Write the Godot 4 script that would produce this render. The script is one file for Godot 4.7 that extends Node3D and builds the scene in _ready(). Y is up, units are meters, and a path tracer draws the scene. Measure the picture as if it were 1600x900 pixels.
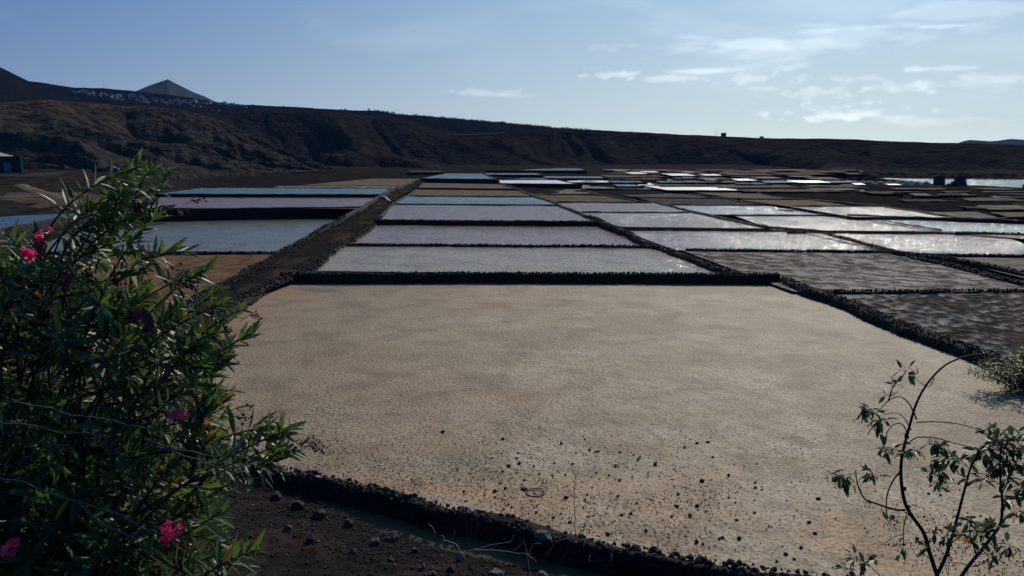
extends Node3D
# Salt pans below volcanic hills. Metres, y up. The eye stands on a roadside bank 10 m above the big dry pan and looks along -z.

var taken := {}
var rng := RandomNumberGenerator.new()
var noise_a := FastNoiseLite.new()   # broad
var noise_b := FastNoiseLite.new()   # ridged
var noise_c := FastNoiseLite.new()   # cells
var noise_d := FastNoiseLite.new()   # stains with ragged edges
var rocks: Array[Mesh] = []
var M := {}
var lagoon_shore := PackedVector2Array()

# ---------------------------------------------------------------- mesh buffer
class Buf:
	var v := PackedVector3Array()
	var n := PackedVector3Array()
	var c := PackedColorArray()
	var idx := PackedInt32Array()
	var tint := Color.WHITE
	func point(p: Vector3, nn: Vector3) -> int:
		v.append(p)
		n.append(nn)
		c.append(tint)
		return v.size() - 1
	func tri(a: Vector3, b: Vector3, d: Vector3) -> void:
		var nn := (d - a).cross(b - a).normalized()
		var s := v.size()
		point(a, nn)
		point(b, nn)
		point(d, nn)
		idx.append_array([s, s + 1, s + 2])
	func quad(a: Vector3, b: Vector3, d: Vector3, e: Vector3) -> void:
		tri(a, b, d)
		tri(a, d, e)
	func box(t: Transform3D, s: Vector3) -> void:
		var h := s * 0.5
		var p := []
		for k in 8:
			p.append(t * Vector3(h.x if k & 1 else -h.x, h.y if k & 2 else -h.y, h.z if k & 4 else -h.z))
		for f in [[0, 2, 3, 1], [5, 7, 6, 4], [4, 6, 2, 0], [1, 3, 7, 5], [2, 6, 7, 3], [4, 0, 1, 5]]:
			quad(p[f[0]], p[f[1]], p[f[2]], p[f[3]])
	func tube(pts: PackedVector3Array, r0: float, r1: float, sides := 5) -> void:
		var s := v.size()
		var m := pts.size()
		for i in m:
			var d := (pts[mini(i + 1, m - 1)] - pts[maxi(i - 1, 0)]).normalized()
			var side := d.cross(Vector3(0.31, 0.17, 0.93)).normalized()
			var up := side.cross(d)
			var r := lerpf(r0, r1, float(i) / (m - 1)) * (1.0 + 0.08 * sin(i * 2.7))
			for k in sides:
				var a := TAU * k / sides
				var o := side * cos(a) + up * sin(a)
				point(pts[i] + o * r, o)
		for i in m - 1:
			for k in sides:
				var a := s + i * sides + k
				var b := s + i * sides + (k + 1) % sides
				idx.append_array([a, a + sides, b, b, a + sides, b + sides])
	func lathe(prof: PackedVector2Array, sides: int, at := Vector3.ZERO) -> void:
		var s := v.size()
		for i in prof.size():
			var d := prof[mini(i + 1, prof.size() - 1)] - prof[maxi(i - 1, 0)]
			for k in sides:
				var a := TAU * k / sides
				point(at + Vector3(cos(a) * prof[i].x, prof[i].y, sin(a) * prof[i].x), Vector3(cos(a) * d.y, -d.x, sin(a) * d.y).normalized())
		for i in prof.size() - 1:
			for k in sides:
				var a := s + i * sides + k
				var b := s + i * sides + (k + 1) % sides
				idx.append_array([a, a + sides, b, b, a + sides, b + sides])
	func mesh() -> ArrayMesh:
		for k in range(0, idx.size(), 3):  # faces turned the way their normals point
			var a := idx[k]
			var b := idx[k + 1]
			var d := idx[k + 2]
			if (v[d] - v[a]).cross(v[b] - v[a]).dot(n[a] + n[b] + n[d]) < 0.0:
				idx[k + 1] = d
				idx[k + 2] = b
		var arr := []
		arr.resize(Mesh.ARRAY_MAX)
		arr[Mesh.ARRAY_VERTEX] = v
		arr[Mesh.ARRAY_NORMAL] = n
		arr[Mesh.ARRAY_COLOR] = c
		arr[Mesh.ARRAY_INDEX] = idx
		var m := ArrayMesh.new()
		m.add_surface_from_arrays(Mesh.PRIMITIVE_TRIANGLES, arr)
		return m

# ---------------------------------------------------------------- naming
func numbered(called: String) -> String:
	var k: int = taken.get(called, 0)
	taken[called] = k + 1
	return called if k == 0 else "%s_%03d" % [called, k]

func tag(o: Node, label: String, category := "", group := "", kind := "") -> Node:
	if label:
		o.set_meta("label", label)
	if category:
		o.set_meta("category", category)
	if group:
		o.set_meta("group", group)
	if kind:
		o.set_meta("kind", kind)
	return o

func thing(called: String, label: String, category: String, at := Vector3.ZERO, turn := 0.0, group := "") -> Node3D:
	var o := Node3D.new()
	o.name = numbered(called)
	add_child(o, true)
	o.position = at
	o.rotation.y = turn
	tag(o, label, category, group)
	return o

func obj(called: String, m: Mesh, material: Material, parent: Node = self) -> MeshInstance3D:
	var o := MeshInstance3D.new()
	o.name = numbered(called) if parent == self else called
	o.mesh = m
	o.material_override = material
	parent.add_child(o, true)
	return o

func struct(called: String, m: Mesh, material: Material, label := "") -> MeshInstance3D:
	var o := obj(called, m, material)
	tag(o, label, "", "", "structure")
	return o

func scatter(called: String, m: Mesh, material: Material, places: Array[Transform3D], parent: Node = self, colors := PackedColorArray()) -> MultiMeshInstance3D:
	var mm := MultiMesh.new()
	mm.transform_format = MultiMesh.TRANSFORM_3D
	mm.use_colors = colors.size() > 0
	mm.mesh = m
	mm.instance_count = places.size()
	for i in places.size():
		mm.set_instance_transform(i, places[i])
		if colors.size():
			mm.set_instance_color(i, colors[i])
	var o := MultiMeshInstance3D.new()
	o.name = numbered(called) if parent == self else called
	o.multimesh = mm
	o.material_override = material
	o.set_meta("kind", "stuff")
	parent.add_child(o, true)
	return o

# ---------------------------------------------------------------- materials
func ntex(freq: float, ramp: Array, sd := 1, oct := 5, kind := FastNoiseLite.TYPE_SIMPLEX_SMOOTH, size := 512) -> NoiseTexture2D:
	var f := FastNoiseLite.new()
	f.noise_type = kind
	f.frequency = freq
	f.seed = sd
	f.fractal_octaves = oct
	f.fractal_type = FastNoiseLite.FRACTAL_FBM
	f.fractal_gain = 0.55
	var t := NoiseTexture2D.new()
	t.width = size
	t.height = size
	t.seamless = true
	t.noise = f
	if ramp.size():
		var g := Gradient.new()
		var off := PackedFloat32Array()
		var col := PackedColorArray()
		for r in ramp:
			off.append(r[0])
			col.append(Color(r[1], r[2], r[3]))
		g.offsets = off
		g.colors = col
		t.color_ramp = g
	return t

func ntex_normal(freq: float, strength: float, sd := 1, oct := 4, kind := FastNoiseLite.TYPE_SIMPLEX_SMOOTH, size := 512) -> NoiseTexture2D:
	var t := ntex(freq, [], sd, oct, kind, size)
	t.as_normal_map = true
	t.bump_strength = strength
	return t

func mat(c: Color, rough := 0.9, spec := 0.5) -> StandardMaterial3D:
	var m := StandardMaterial3D.new()
	m.albedo_color = c.linear_to_srgb()
	m.roughness = rough
	m.metallic_specular = spec
	return m

func textured(m: StandardMaterial3D, albedo: Texture2D, tile: float, bump: Texture2D = null, depth_cm := 0.0, detail: Texture2D = null, detail_tile := 1.0) -> StandardMaterial3D:
	m.albedo_texture = albedo
	m.uv1_triplanar = true
	m.uv1_world_triplanar = true
	m.uv1_scale = Vector3.ONE / tile
	if bump:
		m.heightmap_enabled = true
		m.heightmap_texture = bump
		m.heightmap_scale = depth_cm
	if detail:
		m.detail_enabled = true
		m.detail_albedo = detail
		m.detail_blend_mode = BaseMaterial3D.BLEND_MODE_MUL
		m.detail_uv_layer = BaseMaterial3D.DETAIL_UV_2
		m.uv2_triplanar = true
		m.uv2_world_triplanar = true
		m.uv2_scale = Vector3.ONE / detail_tile
	return m

func make_materials() -> void:
	var broad := ntex(0.012, [[0.0, 0.62, 0.62, 0.62], [0.35, 0.82, 0.81, 0.8], [0.6, 0.98, 0.98, 0.98], [1.0, 1, 1, 1]], 3, 5)
	var fine := ntex(0.06, [[0.0, 0.25, 0.24, 0.23], [0.35, 0.66, 0.65, 0.64], [0.6, 0.95, 0.95, 0.95], [1.0, 1, 1, 1]], 5, 4)
	var grit := ntex(0.09, [], 6, 4)
	var lumps := ntex(0.03, [], 7, 6)
	var crust := ntex(0.006, [[0.0, 0.82, 0.79, 0.76], [0.35, 0.94, 0.93, 0.91], [0.6, 1, 1, 1], [1.0, 1, 1, 1]], 31, 6)
	var speck := ntex(0.16, [[0.0, 0.34, 0.31, 0.29], [0.3, 0.66, 0.63, 0.60], [0.5, 0.95, 0.94, 0.93], [1.0, 1, 1, 1]], 32, 4)
	# dry ground
	M.ground = textured(mat(Color(1, 1, 1), 1.0, 0.05), broad, 37.0, lumps, 25.0, fine, 2.3)
	M.ground.vertex_color_use_as_albedo = true
	M.hill = textured(mat(Color(1, 1, 1), 1.0, 0.0), broad, 130.0, lumps, 260.0, fine, 41.0)
	M.hill.vertex_color_use_as_albedo = true
	M.pan = textured(mat(Color(1, 1, 1), 0.75, 0.4), crust, 9.7, grit, 2.1, speck, 12.7)
	M.pan.vertex_color_use_as_albedo = true
	M.mud = textured(mat(Color(1, 1, 1), 0.95, 0.12), broad, 17.0, grit, 4.0, fine, 2.7)
	M.mud.vertex_color_use_as_albedo = true
	M.bank = textured(mat(Color(1, 1, 1), 1.0, 0.08), broad, 3.1, grit, 1.0, fine, 0.9)
	M.bank.vertex_color_use_as_albedo = true
	# lava stone
	M.wall = textured(mat(Color(0.026, 0.024, 0.023), 0.9, 0.3), broad, 2.6, lumps, 4.0, fine, 0.8)
	M.rock = textured(mat(Color(1, 1, 1), 0.88, 0.4), broad, 0.7, grit, 0.25, fine, 0.3)
	M.rock.vertex_color_use_as_albedo = true
	M.stone = textured(mat(Color(0.03, 0.027, 0.027), 0.85, 0.45), broad, 0.5, grit, 0.2, fine, 0.2)
	M.pale_stone = textured(mat(Color(0.16, 0.14, 0.125), 0.9, 0.4), broad, 0.5, grit, 0.2, fine, 0.2)
	# brines
	var ripple := ntex_normal(0.10, 4.0, 11, 4)
	var stain := ntex(0.008, [[0.0, 0.72, 0.74, 0.76], [0.5, 0.92, 0.92, 0.92], [1.0, 1, 1, 1]], 12, 5)
	var wavelets := ntex(0.11, [[0.0, 0, 0, 0], [0.6, 0, 0, 0], [0.95, 1, 1, 1]], 14, 2)
	for w in [["grey_brine", Color(0.40, 0.28, 0.14)], ["slate_brine", Color(0.20, 0.175, 0.12)], ["lilac_brine", Color(0.32, 0.17, 0.12)], ["rose_brine", Color(0.36, 0.235, 0.19)], ["bright_brine", Color(0.36, 0.35, 0.36)],
			["salt_brine", Color(0.7, 0.66, 0.6)], ["jade_brine", Color(0.10, 0.20, 0.19)], ["blue_brine", Color(0.07, 0.13, 0.19)], ["channel", Color(0.075, 0.062, 0.036)], ["lagoon", Color(0.10, 0.22, 0.20)]]:
		var m := textured(mat(w[1], 0.09, 0.5), stain, 23.0)
		m.normal_enabled = true
		m.normal_texture = ripple
		m.normal_scale = 0.40
		if w[0] in ["rose_brine", "bright_brine", "lagoon"]:
			m.heightmap_enabled = true
			m.heightmap_texture = wavelets
			m.heightmap_scale = 9.0
		if w[0] == "salt_brine":
			m.roughness = 0.34
		if w[0] == "lagoon":
			m.roughness = 0.12
		if w[0] == "channel":
			m.roughness = 0.22
			m.metallic_specular = 0.15
			m.normal_scale = 0.06
		M[w[0]] = m
	M.salt = textured(mat(Color(0.44, 0.41, 0.375), 0.9, 0.4), broad, 3.0, lumps, 12.0, fine, 0.7)
	# built things
	M.house = textured(mat(Color(0.48, 0.455, 0.42), 0.9, 0.3), broad, 9.0)
	M.dark_opening = mat(Color(0.03, 0.035, 0.045), 0.4)
	M.masonry = textured(mat(Color(0.085, 0.078, 0.072), 0.95, 0.3), broad, 2.4, lumps, 8.0, fine, 0.8)
	M.cream = textured(mat(Color(0.5, 0.44, 0.33), 0.9, 0.3), broad, 3.0)
	M.blue_paint = mat(Color(0.06, 0.13, 0.24), 0.6)
	M.yellow_paint = mat(Color(0.2, 0.15, 0.06), 0.6)
	M.tyre = mat(Color(0.02, 0.02, 0.02), 0.9)
	M.white_paint = mat(Color(0.75, 0.75, 0.73), 0.5)
	M.glass_dark = mat(Color(0.04, 0.05, 0.06), 0.08)
	M.rust = mat(Color(0.05, 0.03, 0.022), 0.8)
	M.weathered_wood = textured(mat(Color(0.10, 0.085, 0.07), 0.9, 0.3), broad, 0.8)
	# plants
	M.bark = textured(mat(Color(0.055, 0.047, 0.04), 0.85, 0.3), fine, 0.25)
	M.pale_bark = textured(mat(Color(0.2, 0.17, 0.135), 0.9, 0.15), fine, 0.2)
	M.dark_bark = textured(mat(Color(0.055, 0.043, 0.045), 0.8, 0.4), fine, 0.2)
	M.straw = mat(Color(0.38, 0.31, 0.2), 0.8)
	M.dead = mat(Color(0.07, 0.045, 0.03), 0.9)
	for w in [["leaf", Color(0.026, 0.048, 0.016), Color(0.07, 0.12, 0.02)], ["young_leaf", Color(0.07, 0.105, 0.03), Color(0.11, 0.17, 0.03)], ["dull_leaf", Color(0.032, 0.042, 0.026), Color(0.04, 0.06, 0.02)],
			["yellow_leaf", Color(0.36, 0.19, 0.02), Color(0.3, 0.15, 0.02)], ["broad_leaf", Color(0.03, 0.056, 0.02), Color(0.05, 0.08, 0.02)]]:
		var m := mat(w[1], 0.47, 0.4)
		m.backlight_enabled = true
		m.backlight = w[2].linear_to_srgb()
		M[w[0]] = m
	M.scrub = mat(Color(0.018, 0.02, 0.016), 1.0, 0.0)
	M.petal = mat(Color(0.85, 0.04, 0.12), 0.6)
	M.petal.backlight_enabled = true
	M.petal.backlight = Color(0.5, 0.05, 0.2).linear_to_srgb()
	M.dried = mat(Color(0.045, 0.012, 0.014), 0.9)
	M.dark_petal = mat(Color(0.17, 0.012, 0.022), 0.8)
	for i in 7:
		rocks.append(rock_mesh(40 + i, i >= 3))

func rock_mesh(sd: int, rough: bool) -> Mesh:
	var r := RandomNumberGenerator.new()
	r.seed = sd
	var t := (1.0 + sqrt(5.0)) / 2.0
	var p: Array[Vector3] = []
	for q in [[-1, t, 0], [1, t, 0], [-1, -t, 0], [1, -t, 0], [0, -1, t], [0, 1, t], [0, -1, -t], [0, 1, -t], [t, 0, -1], [t, 0, 1], [-t, 0, -1], [-t, 0, 1]]:
		p.append(Vector3(q[0], q[1], q[2]).normalized())
	var f := [[0, 11, 5], [0, 5, 1], [0, 1, 7], [0, 7, 10], [0, 10, 11], [1, 5, 9], [5, 11, 4], [11, 10, 2], [10, 7, 6], [7, 1, 8], [3, 9, 4], [3, 4, 2], [3, 2, 6], [3, 6, 8], [3, 8, 9], [4, 9, 5], [2, 4, 11], [6, 2, 10], [8, 6, 7], [9, 8, 1]]
	var mids := {}
	if rough:
		var g := []
		for q in f:
			var m := []
			for k in 3:
				var key := Vector2i(mini(q[k], q[(k + 1) % 3]), maxi(q[k], q[(k + 1) % 3]))
				if not mids.has(key):
					p.append(((p[key.x] + p[key.y]) * 0.5).normalized())
					mids[key] = p.size() - 1
				m.append(mids[key])
			g.append_array([[q[0], m[0], m[2]], [q[1], m[1], m[0]], [q[2], m[2], m[1]], m])
		f = g
	for i in p.size():
		p[i] *= r.randf_range(0.36, 0.58)
		p[i].y *= 0.75
	var b := Buf.new()
	for q in f:
		b.tri(p[q[0]], p[q[2]], p[q[1]])
	return b.mesh()

# ---------------------------------------------------------------- terrain
func grid(nu: int, nv: int, p: PackedVector3Array, col: PackedColorArray) -> ArrayMesh:
	var n := PackedVector3Array()
	n.resize(p.size())
	var idx := PackedInt32Array()
	var up := 0.0
	for j in nv:
		for i in nu:
			var a := p[j * nu + mini(i + 1, nu - 1)] - p[j * nu + maxi(i - 1, 0)]
			var b := p[mini(j + 1, nv - 1) * nu + i] - p[maxi(j - 1, 0) * nu + i]
			var c := a.cross(b)
			n[j * nu + i] = c.normalized() if c.length_squared() > 1e-14 else Vector3.UP
			up += c.y
	if up < 0.0:
		for i in n.size():
			n[i] = -n[i]
	for j in nv - 1:
		for i in nu - 1:
			var k := j * nu + i
			if up > 0.0:
				idx.append_array([k, k + nu, k + 1, k + 1, k + nu, k + nu + 1])
			else:
				idx.append_array([k, k + 1, k + nu, k + 1, k + nu + 1, k + nu])
	var arr := []
	arr.resize(Mesh.ARRAY_MAX)
	arr[Mesh.ARRAY_VERTEX] = p
	arr[Mesh.ARRAY_NORMAL] = n
	arr[Mesh.ARRAY_COLOR] = col
	arr[Mesh.ARRAY_INDEX] = idx
	var m := ArrayMesh.new()
	m.add_surface_from_arrays(Mesh.PRIMITIVE_TRIANGLES, arr)
	return m

func piece(table: Array, x: float) -> float:
	if x <= table[0].x:
		return table[0].y
	for i in table.size() - 1:
		if x < table[i + 1].x:
			return lerpf(table[i].y, table[i + 1].y, (x - table[i].x) / (table[i + 1].x - table[i].x))
	return table[-1].y

var floor_mid := [Vector2(0, -0.9), Vector2(120, -0.8), Vector2(160, -0.5), Vector2(200, 0.1), Vector2(250, 0.5), Vector2(300, 1.2), Vector2(350, 2.0), Vector2(400, 2.7), Vector2(470, 3.4), Vector2(700, 4.0)]
var floor_right := [Vector2(0, -0.9), Vector2(138, -0.7), Vector2(150, 0.2), Vector2(200, 0.7), Vector2(262, 1.1), Vector2(300, 0.9), Vector2(314, -0.2), Vector2(335, -0.9), Vector2(425, -0.9), Vector2(445, 0.9), Vector2(520, 2.0), Vector2(700, 3.0)]
var floor_left := [Vector2(0, -0.9), Vector2(100, -0.6), Vector2(138, 0.2), Vector2(160, 1.8), Vector2(230, 3.7), Vector2(260, 4.2), Vector2(400, 5.0), Vector2(700, 6.0)]

func ground_height(x: float, z: float) -> float:
	var r := sqrt(x * x + z * z)
	var az := rad_to_deg(atan2(x, -z))
	var h := piece(floor_mid, r)
	h = lerpf(h, piece(floor_right, r), smoothstep(15.0, 19.0, az))
	h = lerpf(h, piece(floor_left, r), smoothstep(-21.5, -25.5, az))
	if x < -40 and z < -20:  # the yard's shoulder
		h += 1.6 * smoothstep(60.0, 20.0, Vector2(x + 140, z + 222).length())
	h += noise_a.get_noise_2d(x * 4.0, z * 4.0) * (0.25 + 0.9 * smoothstep(150.0, 320.0, r)) * (1.0 - 0.85 * smoothstep(19.0, 22.0, az) * smoothstep(240.0, 280.0, r) * smoothstep(470.0, 430.0, r))
	h += (absf(noise_a.get_noise_2d(x * 20.0 + 30.0, z * 9.0)) * 0.8 - 0.2) * smoothstep(16.0, 20.0, az) * smoothstep(148.0, 160.0, r) * smoothstep(285.0, 262.0, r)
	if lagoon_shore.size() and Geometry2D.is_point_in_polygon(Vector2(x, z), lagoon_shore):
		h = -1.0
	h = maxf(h, 8.4 - 0.64 * maxf(0.0, -z - 0.8))
	return h

func hill_height(hill: Dictionary, az: float, r: float) -> float:
	var rb := piece(hill.near, az)
	var rc := piece(hill.far, az)
	var hc := 10.0 + tan(deg_to_rad(piece(hill.sky, az))) * rc
	var t := (r - rb) / (rc - rb)
	if t < 0.0:
		return hill.base - 3.0
	var x := deg_to_rad(az) * (rb + rc) * 0.5
	var xs: float = x + t * hill.slant
	if t > 1.0:
		return hc - (r - rc) * hill.back + noise_a.get_noise_2d(x * hill.freq * 3.0, 900.0) * hill.top
	var cliff := lerpf(0.46 * pow(t / 0.62, 1.25), lerpf(0.46, 1.0, smoothstep(0.0, 1.0, (t - 0.62) / 0.38)), smoothstep(0.5, 0.74, t))
	var prof := lerpf(pow(t, hill.power), cliff, hill.cliff)
	var warp := noise_a.get_noise_2d(x * hill.freq * 0.9, t * 90.0 + 300.0) * 60.0
	var g := absf(noise_b.get_noise_2d((xs + warp) * hill.freq * 0.95, t * hill.stretch))
	var g2 := absf(noise_b.get_noise_2d((xs + warp * 0.4) * hill.freq * 3.4 + 77.0, t * hill.stretch * 2.5))
	var bulk := 4.0 * t * (1.0 - t)
	var h: float = hill.base + (hc - hill.base) * prof
	h -= (hc - hill.base) * bulk * (hill.gully * pow(1.0 - minf(g * 1.6, 1.0), 1.5) + 0.22 * hill.gully * pow(1.0 - minf(g2 * 1.6, 1.0), 2.0)) * (1.0 - smoothstep(0.9, 1.0, t))
	h += noise_a.get_noise_2d(x * hill.freq * 11.0, t * 400.0) * hill.rough * (0.3 + bulk)
	h += noise_a.get_noise_2d(x * hill.freq * 3.0, 900.0) * hill.top * t * t
	return h

func polar(az: float, r: float, y: float) -> Vector3:
	var a := deg_to_rad(az)
	return Vector3(sin(a) * r, y, -cos(a) * r)

func build_hill(called: String, label: String, hill: Dictionary, az0: float, az1: float, step: float, rows: int) -> void:
	var nu := int((az1 - az0) / step) + 1
	var p := PackedVector3Array()
	var col := PackedColorArray()
	for j in rows + 5:
		var t: float = -0.04 + 1.04 * float(j) / rows if j <= rows else 1.0 + [0.05, 0.15, 0.5, 1.2][j - rows - 1]
		for i in nu:
			var az := az0 + i * step
			var rb := piece(hill.near, az)
			var rc := piece(hill.far, az)
			var r: float = rb + (rc - rb) * t
			var q := polar(az, r, hill_height(hill, az, r))
			p.append(q)
			var s := 0.5 + 0.5 * noise_a.get_noise_2d(q.x * hill.freq * 2.0, q.z * hill.freq * 2.0 + q.y * 3.0)
			var s2 := 0.5 + 0.5 * noise_a.get_noise_2d(q.x * hill.freq * 9.0 + 50.0, q.z * hill.freq * 9.0)
			var cc: Color = hill.c0.lerp(hill.c1, clampf(s * 1.5 - 0.25, 0, 1))
			cc = cc.lerp(hill.c2, smoothstep(0.45, 0.0, t) * hill.apron * (0.4 + 0.6 * s2))
			if hill.has("cap"):
				cc = cc.lerp(hill.cap, smoothstep(0.72, 0.95, t) * smoothstep(-22.0, -27.0, az) * smoothstep(0.35, 0.6, s2 * 0.6 + s * 0.4))
			col.append(cc * (0.7 + 0.6 * s2))
	struct(called, grid(nu, rows + 5, p, col), M.hill, label)

func on_hill(hill: Dictionary, az: float, elev: float) -> Vector3:
	var rb := piece(hill.near, az)
	var rc := piece(hill.far, az)
	var want := tan(deg_to_rad(elev))
	for k in 400:
		var r := lerpf(rb, rc, k / 400.0)
		var h := hill_height(hill, az, r)
		if (h - 10.0) / r >= want:
			return polar(az, r, h)
	return polar(az, rc, hill_height(hill, az, rc - 1.0))

# ---------------------------------------------------------------- pans, ponds, walls
func mud_color(kind: String, x: float, z: float) -> Color:
	var s := 0.5 + 0.5 * noise_a.get_noise_2d(x * 3.0, z * 7.0)
	var s2 := 0.5 + 0.5 * noise_a.get_noise_2d(x * 14.0 + 9.0, z * 30.0)
	var pair: Array = {"tan_mud": [Color(0.27, 0.185, 0.115), Color(0.21, 0.15, 0.10)], "stained_mud": [Color(0.25, 0.16, 0.09), Color(0.12, 0.09, 0.07)], "pale_mud": [Color(0.34, 0.29, 0.215), Color(0.27, 0.23, 0.175)],
		"dark_mud": [Color(0.055, 0.047, 0.04), Color(0.11, 0.09, 0.07)], "grey_mud": [Color(0.21, 0.185, 0.15), Color(0.11, 0.098, 0.085)], "salt_mud": [Color(0.55, 0.5, 0.44), Color(0.38, 0.34, 0.29)],
		"orange_mud": [Color(0.25, 0.135, 0.068), Color(0.21, 0.125, 0.07)], "dark_rubble": [Color(0.035, 0.032, 0.03), Color(0.07, 0.06, 0.05)]}[kind]
	return pair[0].lerp(pair[1], clampf(s * 1.6 - 0.3 + (s2 - 0.5) * 0.7, 0, 1))

func mud_pan(called: String, label: String, kind: String, lv: float, q: PackedVector2Array, cell := 1.2) -> void:
	# q: near left, near right, far right, far left
	var nu := clampi(int(q[0].distance_to(q[1]) / cell), 8, 240)
	var nv := clampi(int(q[0].distance_to(q[3]) / cell), 6, 240)
	var p := PackedVector3Array()
	var col := PackedColorArray()
	for j in nv:
		for i in nu:
			var a := q[0].lerp(q[1], float(i) / (nu - 1)).lerp(q[3].lerp(q[2], float(i) / (nu - 1)), float(j) / (nv - 1))
			var h := lv + noise_a.get_noise_2d(a.x * 20.0, a.y * 20.0) * 0.03
			var c: Color
			if kind == "crack_mud":
				var wx := noise_a.get_noise_2d(a.x * 40.0, a.y * 40.0) * 1.1
				var e := noise_c.get_noise_2d(a.x * 0.62 + wx, a.y * 0.55 + wx) + 1.0  # 0 at the joints
				var gap := smoothstep(0.15, 0.05, e)
				var s := 0.5 + 0.5 * noise_a.get_noise_2d(a.x * 4.0, a.y * 5.0)
				h += gap * 0.07 + noise_a.get_noise_2d(a.x * 70.0, a.y * 70.0) * 0.014
				c = Color(0.56, 0.48, 0.38).lerp(Color(0.38, 0.315, 0.24), clampf(s * 1.7 - 0.4, 0, 1)).lerp(Color(0.055, 0.043, 0.034), gap * 0.85)
			elif kind == "clod_mud":
				var s := noise_a.get_noise_2d(a.x * 105.0, a.y * 90.0) + 0.35 * noise_a.get_noise_2d(a.x * 12.0, a.y * 12.0) + 0.16 * smoothstep(22.0, 31.0, a.x) - 0.2 * smoothstep(-50.0, -57.0, a.y) + 0.25 * smoothstep(-46.0, -34.0, a.y) - 0.1
				var clod := smoothstep(-0.08, 0.10, s)
				h += clod * 0.13 + noise_a.get_noise_2d(a.x * 240.0, a.y * 240.0) * 0.05
				c = Color(0.44, 0.39, 0.33).lerp(Color(0.028, 0.020, 0.016).lerp(Color(0.075, 0.042, 0.03), smoothstep(0.0, 0.3, noise_a.get_noise_2d(a.x * 30.0, a.y * 30.0))), clod)
			else:
				c = mud_color(kind, a.x, a.y)
			p.append(Vector3(a.x, h, a.y))
			col.append(c)
	struct(called, grid(nu, nv, p, col), M.mud, label)

func pond(called: String, label: String, kind: String, lv: float, q: PackedVector2Array) -> void:
	var b := Buf.new()
	b.quad(Vector3(q[0].x, lv, q[0].y), Vector3(q[3].x, lv, q[3].y), Vector3(q[2].x, lv, q[2].y), Vector3(q[1].x, lv, q[1].y))
	var o := struct(called, b.mesh(), M[kind], label)
	# a pale rim of dried salt and wet mud along the far and near edges, wider here and there
	for side in 2:
		var a := q[3] if side == 0 else q[0]
		var e := q[2] if side == 0 else q[1]
		var inward := (q[0] - q[3]).normalized() * (1.0 if side == 0 else -1.0)
		var p := PackedVector3Array()
		var col := PackedColorArray()
		var m := clampi(int(a.distance_to(e) / 0.6), 4, 90)
		for k in m + 1:
			var c := a.lerp(e, float(k) / m)
			var n := noise_a.get_noise_2d(c.x * 9.0 + lv * 100.0, c.y * 9.0 + side * 70.0)
			var w := 0.45 + maxf(0.0, n) * (2.4 if side == 0 else 1.2)
			for f in 3:
				var t := c + inward * w * f * 0.5
				p.append(Vector3(t.x, lv + (0.03 if f < 2 else -0.01), t.y))
				col.append(Color(0.42, 0.38, 0.32).lerp(Color(0.2, 0.16, 0.12), smoothstep(-0.15, 0.2, n)))
		obj("salt_rim", grid(3, m + 1, p, col), M.mud, o)

func pond_outline(called: String, label: String, kind: String, lv: float, q: PackedVector2Array) -> void:
	var b := Buf.new()
	var tr := Geometry2D.triangulate_polygon(q)
	for i in range(0, tr.size(), 3):
		b.tri(Vector3(q[tr[i]].x, lv, q[tr[i]].y), Vector3(q[tr[i + 1]].x, lv, q[tr[i + 1]].y), Vector3(q[tr[i + 2]].x, lv, q[tr[i + 2]].y))
	for i in b.n.size():
		b.n[i] = Vector3.UP
	struct(called, b.mesh(), M[kind], label)

func resample(pts: PackedVector3Array, wander := 0.0) -> PackedVector3Array:
	var out := PackedVector3Array()
	for i in pts.size() - 1:
		var l := Vector2(pts[i].x - pts[i + 1].x, pts[i].z - pts[i + 1].z).length()
		var d := ((pts[i] + pts[i + 1]) * 0.5 - Vector3(0, 10, 0)).length()
		var m := maxi(1, int(l / clampf(d / 130.0, 0.22, 2.5)))
		for k in m:
			out.append(pts[i].lerp(pts[i + 1], float(k) / m))
	out.append(pts[-1])
	if wander > 0.0:
		for i in out.size():
			out[i] += Vector3(noise_a.get_noise_2d(out[i].x * 9.0, out[i].z * 9.0), 0, noise_a.get_noise_2d(out[i].x * 9.0 + 300.0, out[i].z * 9.0)) * wander
	return out

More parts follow.
